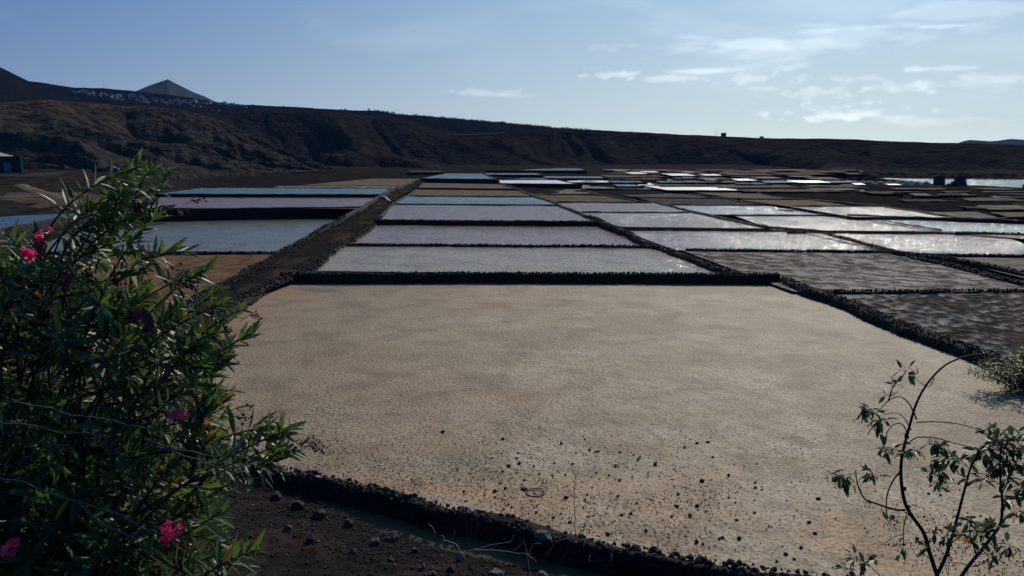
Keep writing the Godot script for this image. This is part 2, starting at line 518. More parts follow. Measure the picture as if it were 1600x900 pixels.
# pts carry the height of the wall's top in y
func stone_wall(label: String, pts: PackedVector3Array, base: float, top_w: float, foot: float, group := "dark lava stone walls between the salt ponds", singles := 0, dens := 1.0) -> Node3D:
	var o := thing("stone_wall", label, "stone wall", Vector3.ZERO, 0.0, group)
	var line := resample(pts, 0.5)
	var p := PackedVector3Array()
	var col := PackedColorArray()
	var sides: Array[Vector3] = []
	for i in line.size():
		var d := line[mini(i + 1, line.size() - 1)] - line[maxi(i - 1, 0)]
		var s := Vector3(-d.z, 0, d.x).normalized()
		sides.append(s)
		var h := line[i].y - base
		var spec := [[-top_w * 0.5 - foot, 0.0], [-top_w * 0.5 - foot * 0.55, 0.45], [-top_w * 0.5 - foot * 0.1, 0.9], [-top_w * 0.25, 1.0], [top_w * 0.25, 1.0], [top_w * 0.5 + foot * 0.1, 0.9], [top_w * 0.5 + foot * 0.55, 0.45], [top_w * 0.5 + foot, 0.0]]
		for k in 8:
			var q: Vector3 = line[i] + s * spec[k][0]
			q.y = base + h * spec[k][1]
			var w := noise_a.get_noise_3d(q.x * 31.0, q.y * 40.0 + k * 17.0, q.z * 31.0)
			q += (s * signf(spec[k][0]) * 0.5 + Vector3.UP * spec[k][1]) * w * 0.17
			p.append(q)
			col.append(Color.WHITE)
	obj("wall_core", grid(8, line.size(), p, col), M.wall, o)
	# loose stones over the core
	var places: Array[Transform3D] = []
	var tints := PackedColorArray()
	for i in line.size() - 1:
		var far := (line[i] - Vector3(0, 10, 0)).length()
		if far > 120.0:
			continue
		var l := line[i].distance_to(line[i + 1])
		var size := clampf(far * 0.0021, 0.11, 0.17)
		var m := l * (2.0 * foot + top_w + 0.6) / (size * size) * 0.55 * dens
		var k := int(m) + (1 if rng.randf() < m - int(m) else 0)
		for e in k:
			var u := rng.randf_range(-1.0, 1.0)
			var h := line[i].y - base
			var off := u * (top_w * 0.5 + foot * 1.15)
			var y: float = 1.0 if absf(off) < top_w * 0.5 else maxf(0.0, 1.0 - (absf(off) - top_w * 0.5) / foot)
			var at := line[i].lerp(line[i + 1], rng.randf()) + sides[i] * off
			at.y = base + h * y + 0.04
			var sc := size * (0.45 + 1.5 * pow(rng.randf(), 2.5))
			places.append(Transform3D(Basis.from_euler(Vector3(rng.randf() * TAU, rng.randf() * TAU, rng.randf() * TAU)).scaled(Vector3.ONE * sc), at))
			var g := rng.randf_range(0.012, 0.04)
			tints.append(Color(g * 1.06, g * 0.98, g * 0.94))
	if singles and places.size():
		var order := range(places.size())
		order.sort_custom(func(a, b): return places[a].basis.x.length() / places[a].origin.distance_to(Vector3(0, 10, 0)) > places[b].basis.x.length() / places[b].origin.distance_to(Vector3(0, 10, 0)))
		var rest: Array[Transform3D] = []
		var rest_t := PackedColorArray()
		for i in order.size():
			if i < singles:
				obj("stone", rocks[3 + i % 4], M.stone, o).transform = places[order[i]]
			else:
				rest.append(places[order[i]])
				rest_t.append(tints[order[i]])
		places = rest
		tints = rest_t
	if places.size():
		scatter("rubble", rocks[places.size() % 3], M.rock, places, o, tints)
	return o

func drape(called: String, label: String, pts: PackedVector2Array, width: float, c: Color, lift := 0.12) -> void:
	var line := PackedVector3Array()
	for q in pts:
		line.append(Vector3(q.x, 0, q.y))
	line = resample(line)
	var p := PackedVector3Array()
	var col := PackedColorArray()
	for i in line.size():
		var d := line[mini(i + 1, line.size() - 1)] - line[maxi(i - 1, 0)]
		var s := Vector3(-d.z, 0, d.x).normalized()
		for k in 5:
			var q := line[i] + s * width * (k - 2) * 0.25 * (1.0 + 0.2 * noise_a.get_noise_2d(line[i].x * 9.0, line[i].z * 9.0))
			p.append(Vector3(q.x, ground_height(q.x, q.z) + lift - (0.3 if k in [0, 4] else 0.0), q.z))
			col.append(c)
	struct(called, grid(5, line.size(), p, col), M.ground, label)


func walkway(a: PackedVector3Array, b: PackedVector3Array) -> void:
	var p := PackedVector3Array()
	var col := PackedColorArray()
	var la := PackedVector3Array()
	var lb := PackedVector3Array()
	for i in a.size() - 1:
		for k in 12:
			la.append(a[i].lerp(a[i + 1], k / 12.0))
			lb.append(b[i].lerp(b[i + 1], k / 12.0))
	for i in la.size():
		for k in 9:
			var q := la[i].lerp(lb[i], k / 8.0)
			q.y += noise_a.get_noise_2d(q.x * 30.0, q.z * 30.0) * 0.12
			p.append(q)
			var s := 0.5 + 0.5 * noise_a.get_noise_2d(q.x * 16.0, q.z * 10.0)
			col.append(Color(0.125, 0.075, 0.042).lerp(Color(0.024, 0.021, 0.018), clampf(s * 3.6 - 0.62 - 0.35 * (1.0 - absf(k - 4) / 4.0), 0, 1)))
	var path := struct("walkway", grid(9, la.size(), p, col), M.bank, "earth walkway between two rows of stones running to the hills")
	var loose: Array[Transform3D] = []
	var tints := PackedColorArray()
	for k in 5200:
		var i := int(pow(rng.randf(), 1.6) * (la.size() - 1))
		var f := rng.randf()
		if absf(f - 0.5) < 0.3 and noise_a.get_noise_2d(la[i].z * 14.0, f * 200.0) < 0.12:
			continue
		var q := la[i].lerp(lb[i], f) + Vector3(0, 0, rng.randf_range(-1.5, 1.5))
		var sc := rng.randf_range(0.08, 0.34) * (0.6 + 0.8 * absf(f - 0.5))
		loose.append(Transform3D(Basis.from_euler(Vector3(rng.randf() * TAU, rng.randf() * TAU, 0)).scaled(Vector3.ONE * sc), q + Vector3(0, 0.05, 0)))
		var gg := rng.randf_range(0.012, 0.04)
		tints.append(Color(gg * 1.1, gg, gg * 0.9))
	scatter("rubble", rocks[2], M.rock, loose, path, tints)

# ---------------------------------------------------------------- foreground ground
var bank_edge := [Vector2(-40.00, -43.38), Vector2(-18.17, -31.38), Vector2(-11.12, -26.65), Vector2(-8.84, -25.14), Vector2(-7.42, -23.89), Vector2(-6.22, -22.79), Vector2(-4.77, -21.69), Vector2(-3.48, -20.50), Vector2(-2.37, -19.92), Vector2(-1.32, -19.36), Vector2(-0.08, -18.77), Vector2(1.25, -18.21), Vector2(3.02, -17.54), Vector2(5.72, -16.55), Vector2(9.36, -15.36), Vector2(30.00, -9.00)]

func bank_height(x: float, z: float) -> float:
	var s := z - piece(bank_edge, x)
	var h := -0.08 + 0.09 * s + 0.25 * noise_a.get_noise_2d(x * 22.0, z * 22.0) * smoothstep(0.2, 1.8, s)
	if s < 0.0:
		h = -0.08 + s * 1.6
	h += 0.05 * noise_a.get_noise_2d(x * 120.0, z * 120.0)
	return maxf(maxf(h, -0.9), 8.46 - 0.64 * maxf(0.0, -z - 0.8))

func build_foreground() -> void:
	# the big dry pan
	var near_line := [Vector2(-22.33, -33.82), Vector2(-14.33, -28.82), Vector2(-11.07, -26.61), Vector2(-8.35, -24.99), Vector2(-6.37, -23.74), Vector2(-4.99, -22.85), Vector2(-3.74, -22.19), Vector2(-1.77, -20.99), Vector2(0.00, -20.01), Vector2(0.83, -19.53), Vector2(2.39, -18.74), Vector2(3.15, -18.48), Vector2(5.33, -17.82), Vector2(7.41, -17.29), Vector2(10.00, -16.60), Vector2(12.96, -15.79), Vector2(30.00, -12.79)]
	var nu := 330
	var nv := 330
	var p := PackedVector3Array()
	var col := PackedColorArray()
	for j in nv:
		var v := pow(float(j) / (nv - 1), 1.35)
		for i in nu:
			var x0 := lerpf(-23.0, 26.5, float(i) / (nu - 1))
			var x1 := lerpf(-21.5, 23.5, float(i) / (nu - 1))
			var zn := piece(near_line, x0)
			var x := lerpf(x0, x1, v)
			var z := lerpf(zn, -63.6, v)
			var s := noise_a.get_noise_2d(x * 5.0, z * 6.0)
			var s2 := noise_a.get_noise_2d(x * 17.0 + 40.0, z * 22.0)
			var s3 := noise_a.get_noise_2d(x * 60.0, z * 60.0)
			var wet := smoothstep(-0.05, 0.35, s + 0.4 * s2)
			var rough := smoothstep(-16.0, 10.0, x) * smoothstep(-52.0, -27.0, z) * (0.5 + 0.5 * smoothstep(-0.3, 0.2, s2))
			var h := s3 * 0.012 + noise_a.get_noise_2d(x * 260.0, z * 240.0) * 0.022 * (0.2 + rough)
			var streak := noise_a.get_noise_2d(x * 7.0 + 200.0, z * 12.0 + 60.0)
			var c := Color(0.355, 0.262, 0.156).lerp(Color(0.386, 0.297, 0.191), smoothstep(-0.25, 0.3, s2 + 0.5 * s))
			c = c.lerp(Color(0.294, 0.205, 0.121), wet * 0.45)
			var d1 := noise_d.get_noise_2d(x, z * 1.7)
			var d2 := noise_d.get_noise_2d(x * 2.1 + 70.0, z * 2.6 - 40.0)
			var d3 := noise_d.get_noise_2d(x * 0.6 - 150.0, z * 1.1 + 90.0)
			c = c.lerp(Color(0.242, 0.170, 0.102), smoothstep(0.04, 0.34, d1) * 0.6)
			c = c.lerp(Color(0.484, 0.400, 0.293), smoothstep(0.02, 0.3, d2 - 0.4 * d1) * 0.5)
			c = c.lerp(Color(0.340, 0.215, 0.112), smoothstep(0.0, 0.35, d3 + 0.2 * d2) * smoothstep(14.0, -6.0, x) * 0.55)
			c = c.lerp(Color(0.412, 0.335, 0.233), smoothstep(4.0, 22.0, x) * 0.1)
			var front := smoothstep(6.5, 0.3, zn - z + 7.0 * d1 + 4.0 * d2)
			c = c.lerp(Color(0.443, 0.275, 0.140), front * (0.55 + 0.45 * smoothstep(-0.3, 0.3, s)))
			c = c.lerp(Color(0.402, 0.325, 0.219), smoothstep(0.1, 0.3, noise_a.get_noise_2d(x * 13.0 - 90.0, z * 20.0) + 0.3 * s3) * smoothstep(9.0, 1.0, zn - z) * 0.7)
			c = c.lerp(Color(0.273, 0.190, 0.107), smoothstep(3.0, -11.0, x + 2.0 * s) * 0.75)
			c = c.lerp(Color(0.319, 0.170, 0.070), smoothstep(-12.0, -19.5, x + 3.0 * s2) * 0.8)
			c = c.lerp(Color(0.247, 0.170, 0.093), smoothstep(-57.5, -62.0, z + 2.0 * s2) * smoothstep(0.0, 0.3, s2 + 0.1) * 0.6)
			c = c.lerp(Color(0.113, 0.080, 0.047), 0.75 * smoothstep(1.0, 0.35, Vector2((x + 14.5 + s2 * 3.0) / 3.0, (z + 60.3) / 1.7).length()))
			c = c.lerp(Color(0.154, 0.100, 0.051), 0.75 * smoothstep(1.0, 0.2, Vector2((x - 10.5) / 1.4, (z + 27.6) / 1.2).length()) * (0.5 + 0.5 * signf(s3)))
			c = c.lerp(Color(0.175, 0.130, 0.084), smoothstep(0.05, 0.25, noise_a.get_noise_2d(x * 130.0, z * 110.0)) * 0.6 * (0.25 + 0.75 * rough))
			p.append(Vector3(x, h, z))
			col.append(c)
	struct("dry_pan", grid(nu, nv, p, col), M.pan, "large dried out pan of pale crusted mud in front of the ponds")
	# the near bank
	p = PackedVector3Array()
	col = PackedColorArray()
	nu = 260
	nv = 190
	for j in nv:
		for i in nu:
			var x := lerpf(-24.0, 14.0, float(i) / (nu - 1))
			var ze := piece(bank_edge, x)
			var z := lerpf(ze - 1.2, -0.5, pow(float(j) / (nv - 1), 1.3))
			var s := 0.5 + 0.5 * noise_a.get_noise_2d(x * 30.0, z * 30.0)
			p.append(Vector3(x, bank_height(x, z), z))
			col.append(Color(0.034, 0.029, 0.026).lerp(Color(0.060, 0.043, 0.033), smoothstep(0.45, 0.75, s)))
	struct("bank", grid(nu, nv, p, col), M.bank, "dark gravelly bank beside the water channel")
	# water in the channel
	var b := Buf.new()
	for i in bank_edge.size() - 1:
		var e0: Vector2 = bank_edge[i]
		var e1: Vector2 = bank_edge[i + 1]
		b.quad(Vector3(e0.x, -0.2, e0.y + 0.3), Vector3(e1.x, -0.2, e1.y + 0.3), Vector3(e1.x, -0.2, e1.y - 3.0), Vector3(e0.x, -0.2, e0.y - 3.0))
	struct("channel_water", b.mesh(), M.channel, "still dark green water in the narrow channel")
	stone_wall("thick wall of black lava rubble between the channel and the large dry pan", PackedVector3Array([Vector3(-22.33, 0.36, -33.82), Vector3(-14.33, 0.36, -28.82), Vector3(-11.07, 0.36, -26.61), Vector3(-8.35, 0.36, -24.99), Vector3(-6.37, 0.36, -23.74), Vector3(-4.99, 0.36, -22.85), Vector3(-3.74, 0.36, -22.19), Vector3(-1.77, 0.36, -20.99), Vector3(0.00, 0.36, -20.01), Vector3(0.83, 0.36, -19.53), Vector3(2.39, 0.36, -18.74), Vector3(3.15, 0.36, -18.48), Vector3(5.33, 0.36, -17.82), Vector3(7.41, 0.36, -17.29), Vector3(10.00, 0.36, -16.60), Vector3(12.96, 0.36, -15.79)]), -0.45, 0.42, 0.16, "", 300, 1.3)
	# gravel and stones on the bank
	var gravel: Array[Transform3D] = []
	var tints := PackedColorArray()
	for k in 16000:
		var x := rng.randf_range(-13.0, 6.0)
		var z := piece(bank_edge, x) + absf(rng.randfn(0.0, 2.6)) - 0.1
		var sc := 0.018 + 0.085 * pow(rng.randf(), 5.0)
		gravel.append(Transform3D(Basis.from_euler(Vector3(rng.randf() * TAU, rng.randf() * TAU, 0)).scaled(Vector3.ONE * sc), Vector3(x, bank_height(x, z) + sc * 0.15, z)))
		var g := rng.randf_range(0.012, 0.05) if rng.randf() < 0.97 else rng.randf_range(0.15, 0.35)
		tints.append(Color(g * 1.1, g * 0.95, g * 0.85))
	tag(scatter("gravel", rocks[1], M.rock, gravel, self, tints), "loose dark gravel strewn over the near bank")
	for q in [[-0.36, -17.7, 0.5, 1], [0.75, -18.0, 0.34, 1], [1.25, -17.75, 0.36, 0], [-1.3, -18.9, 0.32, 1], [-1.5, -18.2, 0.28, 0], [-2.5, -19.2, 0.24, 0], [-3.2, -20.0, 0.4, 0], [-3.6, -19.7, 0.3, 1], [-4.5, -20.8, 0.36, 0], [-0.9, -17.5, 0.22, 0],
			[0.2, -17.4, 0.4, 0], [1.9, -17.3, 0.3, 0], [-5.4, -21.2, 0.45, 0], [-6.2, -22.0, 0.4, 0], [-2.2, -18.2, 0.22, 1], [-1.9, -17.6, 0.3, 0], [-4.0, -18.9, 0.24, 0], [-5.2, -19.4, 0.3, 0], [-7.0, -22.6, 0.36, 0], [-3.0, -18.6, 0.2, 0], [-6.0, -20.2, 0.26, 1], [0.9, -17.2, 0.26, 0]]:
		var s := obj("bank_stone", rocks[3 + taken.get("bank_stone", 0) % 4], M.pale_stone if q[3] else M.stone)
		s.transform = Transform3D(Basis.from_euler(Vector3(q[0] * 7.0, q[1] * 5.0, q[0])).scaled(Vector3.ONE * q[2]), Vector3(q[0], bank_height(q[0], q[1]) + q[2] * 0.12, q[1]))
		tag(s, "pale grey stone lying on the dark bank along the channel" if q[3] else "dark lava stone lying on the bank along the channel", "stone", "stones along the channel bank")
	var top := obj("pale_topped_stone", rocks[4], M.pale_stone)
	top.transform = Transform3D(Basis.from_euler(Vector3(0.4, 1.0, 0.2)).scaled(Vector3(0.55, 0.42, 0.42)), Vector3(0.78, 0.42, -19.2))
	tag(top, "largest pale grey stone sitting on top of the channel's rubble wall", "stone")
	# lava stones scattered on the pan
	var done := 0
	while done < 285:
		var c: Vector2 = [Vector2(0.5, -23.0), Vector2(3.4, -20.5), Vector2(9.5, -20.5), Vector2(3.0, -26.0)][[0, 0, 0, 1, 2, 2, 3][rng.randi() % 7]]
		var x := c.x + rng.randfn(0.0, 2.9)
		var z := c.y + rng.randfn(0.0, 1.7)
		if z > piece(near_line, x) - 1.1 or x > 14.0:
			continue
		var sc := 0.045 + 0.11 * pow(rng.randf(), 3.4)
		var s := obj("pan_stone", rocks[rng.randi() % 7], M.stone)
		s.transform = Transform3D(Basis.from_euler(Vector3(rng.randf() * TAU, rng.randf() * TAU, 0)).scaled(Vector3(1.2, 0.8, 1.0) * sc), Vector3(x, sc * 0.18 + 0.01, z))
		tag(s, "small black lava stone lying loose on the large dry pan", "stone", "lava stones scattered on the large dry pan")
		done += 1
	var chips: Array[Transform3D] = []
	var chip_tints := PackedColorArray()
	while chips.size() < 4200:
		var x := rng.randf_range(-9.0, 13.0)
		var z := piece(near_line, x) - 0.8 - absf(rng.randfn(0.0, 4.5))
		if noise_a.get_noise_2d(x * 16.0, z * 16.0) < rng.randf_range(-0.25, 0.3):
			continue
		var sc := rng.randf_range(0.016, 0.052)
		chips.append(Transform3D(Basis.from_euler(Vector3(rng.randf() * TAU, rng.randf() * TAU, 0)).scaled(Vector3.ONE * sc), Vector3(x, 0.012, z)))
		var g := rng.randf_range(0.03, 0.12)
		chip_tints.append(Color(g * 1.1, g * 0.92, g * 0.78))
	tag(scatter("lava_chips", rocks[0], M.rock, chips, self, chip_tints), "fine dark lava chips strewn over the near edge of the dry pan")
	var ring := TorusMesh.new()
	ring.inner_radius = 0.265
	ring.outer_radius = 0.30
	ring.rings = 28
	ring.ring_segments = 6
	var ro := obj("iron_ring", ring, M.rust)
	ro.transform = Transform3D(Basis.from_euler(Vector3(0.03, 0, 0.04)), Vector3(0.70, 0.03, -22.9))
	tag(ro, "thin rusty ring lying flat on the large dry pan", "ring")

# ---------------------------------------------------------------- plants
func lance_leaf(w: float, droop: float) -> Mesh:
	# one unit long along y, upper side towards z
	var b := Buf.new()
	var st := [[0.0, 0.12], [0.2, 0.8], [0.5, 1.0], [0.78, 0.62], [1.0, 0.02]]
	var last := []
	for s in st:
		var y: float = s[0]
		var hw: float = w * 0.5 * s[1]
		var z := -droop * y * y
		var now := [Vector3(-hw, y, z + hw * 0.35), Vector3(0, y, z), Vector3(hw, y, z + hw * 0.35)]
		if last:
			b.quad(last[0], last[1], now[1], now[0])
			b.quad(last[1], last[2], now[2], now[1])
		last = now
	return b.mesh()

func bezier(a: Vector3, b: Vector3, c: Vector3, d: Vector3, m: int) -> PackedVector3Array:
	var out := PackedVector3Array()
	for i in m + 1:
		out.append(a.bezier_interpolate(b, c, d, float(i) / m))
	return out

func leaf_basis(dir: Vector3, axis: Vector3, l: float, wide: float) -> Basis:
	var z := (axis - dir * axis.dot(dir)).normalized()
	var x := dir.cross(z)
	return Basis(x * l * wide, dir * l, z * l)

# leaves: [transform, material name]; the largest on the picture become parts, the rest foliage
func put_leaves(o: Node3D, leaves: Array, meshes: Array, singles: int, inside: Callable) -> void:
	leaves.sort_custom(func(a, b): return a[2] > b[2])
	var lots := {}
	var n := 0
	for i in leaves.size():
		var t: Transform3D = leaves[i][0]
		if n < singles and inside.call(t.origin):
			obj("leaf", meshes[i % meshes.size()], M[leaves[i][1]], o).transform = t
			n += 1
		else:
			if not lots.has(leaves[i][1]):
				lots[leaves[i][1]] = [] as Array[Transform3D]
			lots[leaves[i][1]].append(t)
	for k in lots:
		scatter("foliage", meshes[0], M[k], lots[k], o)

func in_view(p: Vector3) -> bool:
	return absf(p.x / p.z) < 0.63 and p.y > 10.0 + 0.54 * p.z

func oleander() -> void:
	var root := Vector3(-1.75, 6.7, -3.7)
	var o := thing("oleander_bush", "large dark oleander bush with pink flowers growing over the near bank", "bush", root)
	var meshes := [lance_leaf(0.21, 0.10), lance_leaf(0.18, 0.25), lance_leaf(0.24, 0.02)]
	var leaves := []
	var twigs := Buf.new()
	var shoots := [Vector3(-1.518, 9.936, -3.600), Vector3(-1.610, 9.952, -3.650), Vector3(-1.664, 9.952, -3.600), Vector3(-1.739, 9.831, -3.600), Vector3(-1.663, 9.841, -3.700), Vector3(-1.796, 9.760, -3.600), Vector3(-1.658, 9.763, -3.550), Vector3(-1.737, 9.631, -3.600), Vector3(-1.520, 9.577, -3.500), Vector3(-1.435, 9.591, -3.500), Vector3(-1.948, 9.620, -3.800), Vector3(-1.617, 9.514, -3.500), Vector3(-1.815, 9.841, -3.700), Vector3(-1.573, 9.760, -3.600), Vector3(-1.671, 9.725, -3.500), Vector3(-1.820, 9.703, -3.600), Vector3(-1.363, 9.495, -3.400), Vector3(-1.306, 9.523, -3.400), Vector3(-1.263, 9.431, -3.400), Vector3(-1.145, 9.367, -3.300), Vector3(-1.188, 9.407, -3.300), Vector3(-1.236, 9.271, -3.300), Vector3(-1.193, 9.159, -3.200), Vector3(-1.241, 9.023, -3.200), Vector3(-1.165, 9.022, -3.100), Vector3(-1.350, 9.160, -3.300), Vector3(-1.088, 9.271, -3.300), Vector3(-1.197, 9.173, -3.250), Vector3(-0.966, 8.960, -3.000), Vector3(-0.858, 8.967, -2.950), Vector3(-0.887, 8.857, -2.950), Vector3(-1.212, 8.880, -3.100), Vector3(-1.154, 8.611, -3.000), Vector3(-1.282, 8.593, -3.100), Vector3(-0.922, 8.895, -2.950), Vector3(-1.244, 8.785, -3.100), Vector3(-0.838, 8.877, -3.000), Vector3(-1.023, 8.448, -3.000), Vector3(-2.194, 9.655, -3.500), Vector3(-2.009, 9.660, -3.400), Vector3(-1.926, 9.528, -3.400), Vector3(-1.891, 9.443, -3.500), Vector3(-1.849, 9.326, -3.300), Vector3(-1.983, 9.530, -3.200), Vector3(-1.732, 9.389, -3.400), Vector3(-1.610, 9.414, -3.500), Vector3(-1.447, 9.326, -3.300), Vector3(-1.563, 9.293, -3.200)]
	var made := shoots.size()
	for k in 430:
		var x := rng.randf_range(-3.3, -1.28)
		var top := 9.62 if x < -1.9 else lerpf(9.15, 9.62, clampf((-1.28 - x) / 0.62, 0, 1))
		var y := lerpf(7.5, top, pow(rng.randf(), 0.75))
		var z := rng.randf_range(-4.7, -3.0)
		x *= -z / 3.6
		shoots.append(Vector3(x, y if z > -3.7 else minf(y, top - 0.15), z))
	for k in 320:
		var z := rng.randf_range(-3.9, -2.9)
		shoots.append(Vector3(rng.randf_range(-0.8, -0.445) * -z, rng.randf_range(7.45, 8.7), z))
	var limbs := PackedVector3Array()
	for k in shoots.size():
		var tip: Vector3 = shoots[k]
		var rt := root + Vector3(rng.randf_range(-0.9, 0.25), -0.1, rng.randf_range(-0.4, 0.4))
		var lean := (tip - rt)
		lean.y = 0
		var dir := (lean.normalized() * rng.randf_range(0.3, 1.0) + Vector3.UP * rng.randf_range(0.1, 0.75) + Vector3(0.5, 0, 0.0) + Vector3(rng.randfn(), rng.randfn() * 0.7, rng.randfn()) * 0.42).normalized()
		if k in [16, 17, 18, 19, 20, 21, 22, 23, 24, 25, 26, 27, 28, 29, 30, 31, 32, 33, 34, 35, 36, 37]:
			dir = (Vector3(0.9, 0.42, 0.1) + Vector3(rng.randfn(), rng.randfn(), rng.randfn()) * 0.12).normalized()
		var reach := rt.distance_to(tip)
		var pts := bezier(rt, rt + Vector3(rng.randf_range(-0.3, 0.2), 0.45 * reach, rng.randf_range(-0.2, 0.2)), tip - dir * reach * 0.3, tip, 26)
		if k < made:
			for i in range(8, 23):
				limbs.append(pts[i])
		else:  # side shoots fork off the nearest limb
			var best := limbs[0]
			for q in limbs:
				if q.distance_to(tip) > 0.22 and q.distance_to(tip) < best.distance_to(tip):
					best = q
			var d := best.distance_to(tip)
			pts = bezier(best, best.lerp(tip, 0.35) + Vector3(rng.randfn(), rng.randfn(), rng.randfn()) * d * 0.1, tip - dir * d * 0.35, tip, 20)
		if k < made or k % 9 == 0:
			var br := Buf.new()
			br.tube(pts, 0.012, 0.0028, 5)
			obj("branch", br.mesh(), M.bark, o).position = -root
		else:
			twigs.tube(pts, 0.009, 0.0025, 4)
		# whorls of leaves up the last part of the shoot
		var along := 0.0
		var next := 0.0
		var leafy := rng.randf_range(0.16, 0.36)
		var spin := rng.randf() * TAU
		for i in range(pts.size() - 1, 0, -1):
			var seg := pts[i].distance_to(pts[i - 1])
			var ax := (pts[i] - pts[i - 1]).normalized()
			while next < along + seg:
				var f := next / leafy
				var at := pts[i].lerp(pts[i - 1], (next - along) / seg)
				for e in 3:
					if rng.randf() < 0.12 + 0.3 * f:
						continue
					var a := spin + TAU * e / 3.0 + rng.randfn() * 0.2
					var side := ax.cross(Vector3(0.2, 0.1, 1)).normalized()
					var rad := side * cos(a) + side.cross(ax) * sin(a)
					var open := lerpf(0.45, 1.35, clampf(f, 0, 1)) + rng.randfn() * 0.22
					var dl := (ax * cos(open) + rad * sin(open) + Vector3.UP * 0.08).normalized()
					var l := rng.randf_range(0.085, 0.135) * (0.65 if next < 0.03 else 1.0)
					var pick := rng.randf()
					var kind := "leaf" if pick < 0.68 else "dull_leaf" if pick < 0.86 else "young_leaf" if pick < 0.985 else "yellow_leaf"
					var p := at - root
					leaves.append([Transform3D(leaf_basis(dl, ax + Vector3.UP * 0.3 + Vector3(rng.randfn(), rng.randfn(), rng.randfn()) * 0.35, l, rng.randf_range(0.85, 1.15)), p), kind, l / (at.distance_to(Vector3(0, 10, 0)))])
				spin += 1.1
				next += rng.randf_range(0.022, 0.034)
			along += seg
			if along > leafy:
				break
	tag(obj("twigs", twigs.mesh(), M.bark, o), "", "", "", "stuff").position = -root
	put_leaves(o, leaves, meshes, 300, func(p): return in_view(p + root))
	for q in [[Vector3(-1.981, 8.886, -2.750), Vector3(-1.835, 8.854, -2.750), Vector3(-1.693, 8.810, -2.750), Vector3(-1.575, 8.759, -2.750), Vector3(-1.443, 8.727, -2.750), Vector3(-1.351, 8.660, -2.750), Vector3(-1.180, 8.628, -2.750)], [Vector3(-1.804, 9.126, -2.800), Vector3(-1.695, 9.104, -2.800), Vector3(-1.526, 9.071, -2.800), Vector3(-1.417, 9.046, -2.800), Vector3(-1.303, 9.020, -2.800)], [Vector3(-1.353, 8.958, -2.850), Vector3(-1.227, 8.925, -2.850), Vector3(-1.090, 8.905, -2.850), Vector3(-1.027, 8.933, -2.850), Vector3(-0.948, 8.983, -2.850)], [Vector3(-1.330, 8.943, -2.850), Vector3(-1.202, 8.898, -2.850), Vector3(-1.104, 8.865, -2.850), Vector3(-1.006, 8.825, -2.850), Vector3(-0.925, 8.820, -2.850)], [Vector3(-1.197, 8.787, -2.850), Vector3(-1.136, 8.772, -2.850), Vector3(-1.036, 8.767, -2.850), Vector3(-0.933, 8.800, -2.850)], [Vector3(-1.869, 9.078, -2.750), Vector3(-1.730, 9.056, -2.750), Vector3(-1.589, 9.025, -2.750), Vector3(-1.432, 9.013, -2.750)], [Vector3(-1.770, 8.922, -2.750), Vector3(-1.664, 8.975, -2.750), Vector3(-1.581, 8.982, -2.750)], [Vector3(-1.575, 8.759, -2.750), Vector3(-1.491, 8.690, -2.750), Vector3(-1.380, 8.615, -2.750), Vector3(-1.281, 8.527, -2.750)]]:
		var c := Curve3D.new()
		c.bake_interval = 0.02
		for i in q.size():
			var d: Vector3 = (q[mini(i + 1, q.size() - 1)] - q[maxi(i - 1, 0)]) / 6.0
			c.add_point(q[i], -d, d)
		var br := Buf.new()
		var way := c.get_baked_points()
		for i in way.size():
			way[i] += Vector3(noise_a.get_noise_2d(i * 9.0, q[0].x * 900.0), noise_a.get_noise_2d(i * 9.0, q[0].x * 900.0 + 400.0), 0) * 0.016
		br.tube(way, 0.0042, 0.0018, 5)
		tag(obj("branch", br.mesh(), M.pale_bark, o), "pale bare arching branch").position = -root
	# flower heads, fresh, faded and dried
	for q in [[Vector3(-1.823, 9.627, -3.000), 0, 1.3], [Vector3(-1.817, 9.687, -3.100), 0, 0.8], [Vector3(-1.847, 9.662, -3.100), 1, 0.9], [Vector3(-1.832, 9.637, -3.100), 1, 0.8], [Vector3(-1.808, 9.522, -3.200), 1, 1.0], [Vector3(-1.506, 9.354, -3.200), 1, 1.4], [Vector3(-1.479, 9.306, -3.200), 1, 0.9], [Vector3(-1.710, 9.386, -3.300), 1, 1.2], [Vector3(-1.931, 9.512, -3.100), 1, 0.7], [Vector3(-1.978, 9.423, -3.100), 1, 0.8], [Vector3(-1.290, 9.007, -3.000), 0, 1.0], [Vector3(-1.319, 8.579, -2.900), 0, 1.1], [Vector3(-1.287, 8.587, -2.900), 0, 0.8], [Vector3(-1.339, 8.548, -2.900), 0, 0.8], [Vector3(-1.875, 8.557, -2.800), 0, 1.2], [Vector3(-1.624, 9.794, -3.500), 1, 0.8], [Vector3(-1.419, 9.753, -3.500), 1, 0.6], [Vector3(-1.627, 9.488, -3.300), 1, 0.8]]:
		var b := Buf.new()
		var r := RandomNumberGenerator.new()
		r.seed = int(q[0].y * 1000.0)
		for k in 5:
			var cpos: Vector3 = Vector3(r.randfn(), r.randfn(), r.randfn()) * 0.016 * q[2]
			var face := (Vector3(r.randfn(), r.randfn() + 0.6, r.randfn() + 0.6)).normalized()
			var side := face.cross(Vector3(0.3, 0.1, 0.9)).normalized()
			for e in 7:
				var a := TAU * e / 7.0 + k
				var d := (side * cos(a) + side.cross(face) * sin(a)).normalized()
				var w: Vector3 = d.cross(face) * 0.009 * q[2]
				var l: float = 0.024 * q[2] * r.randf_range(0.7, 1.1)
				var mid: Vector3 = cpos + d * l * 0.6 + face * 0.004
				b.quad(cpos, mid - w, cpos + d * l + face * 0.008 * r.randfn(), mid + w)
		var fl := obj("flower", b.mesh(), M.petal if q[1] == 0 else M.dark_petal, o)
		fl.position = q[0] - root
		tag(fl, "bright pink flower" if q[1] == 0 else "wilted dark crimson flower")
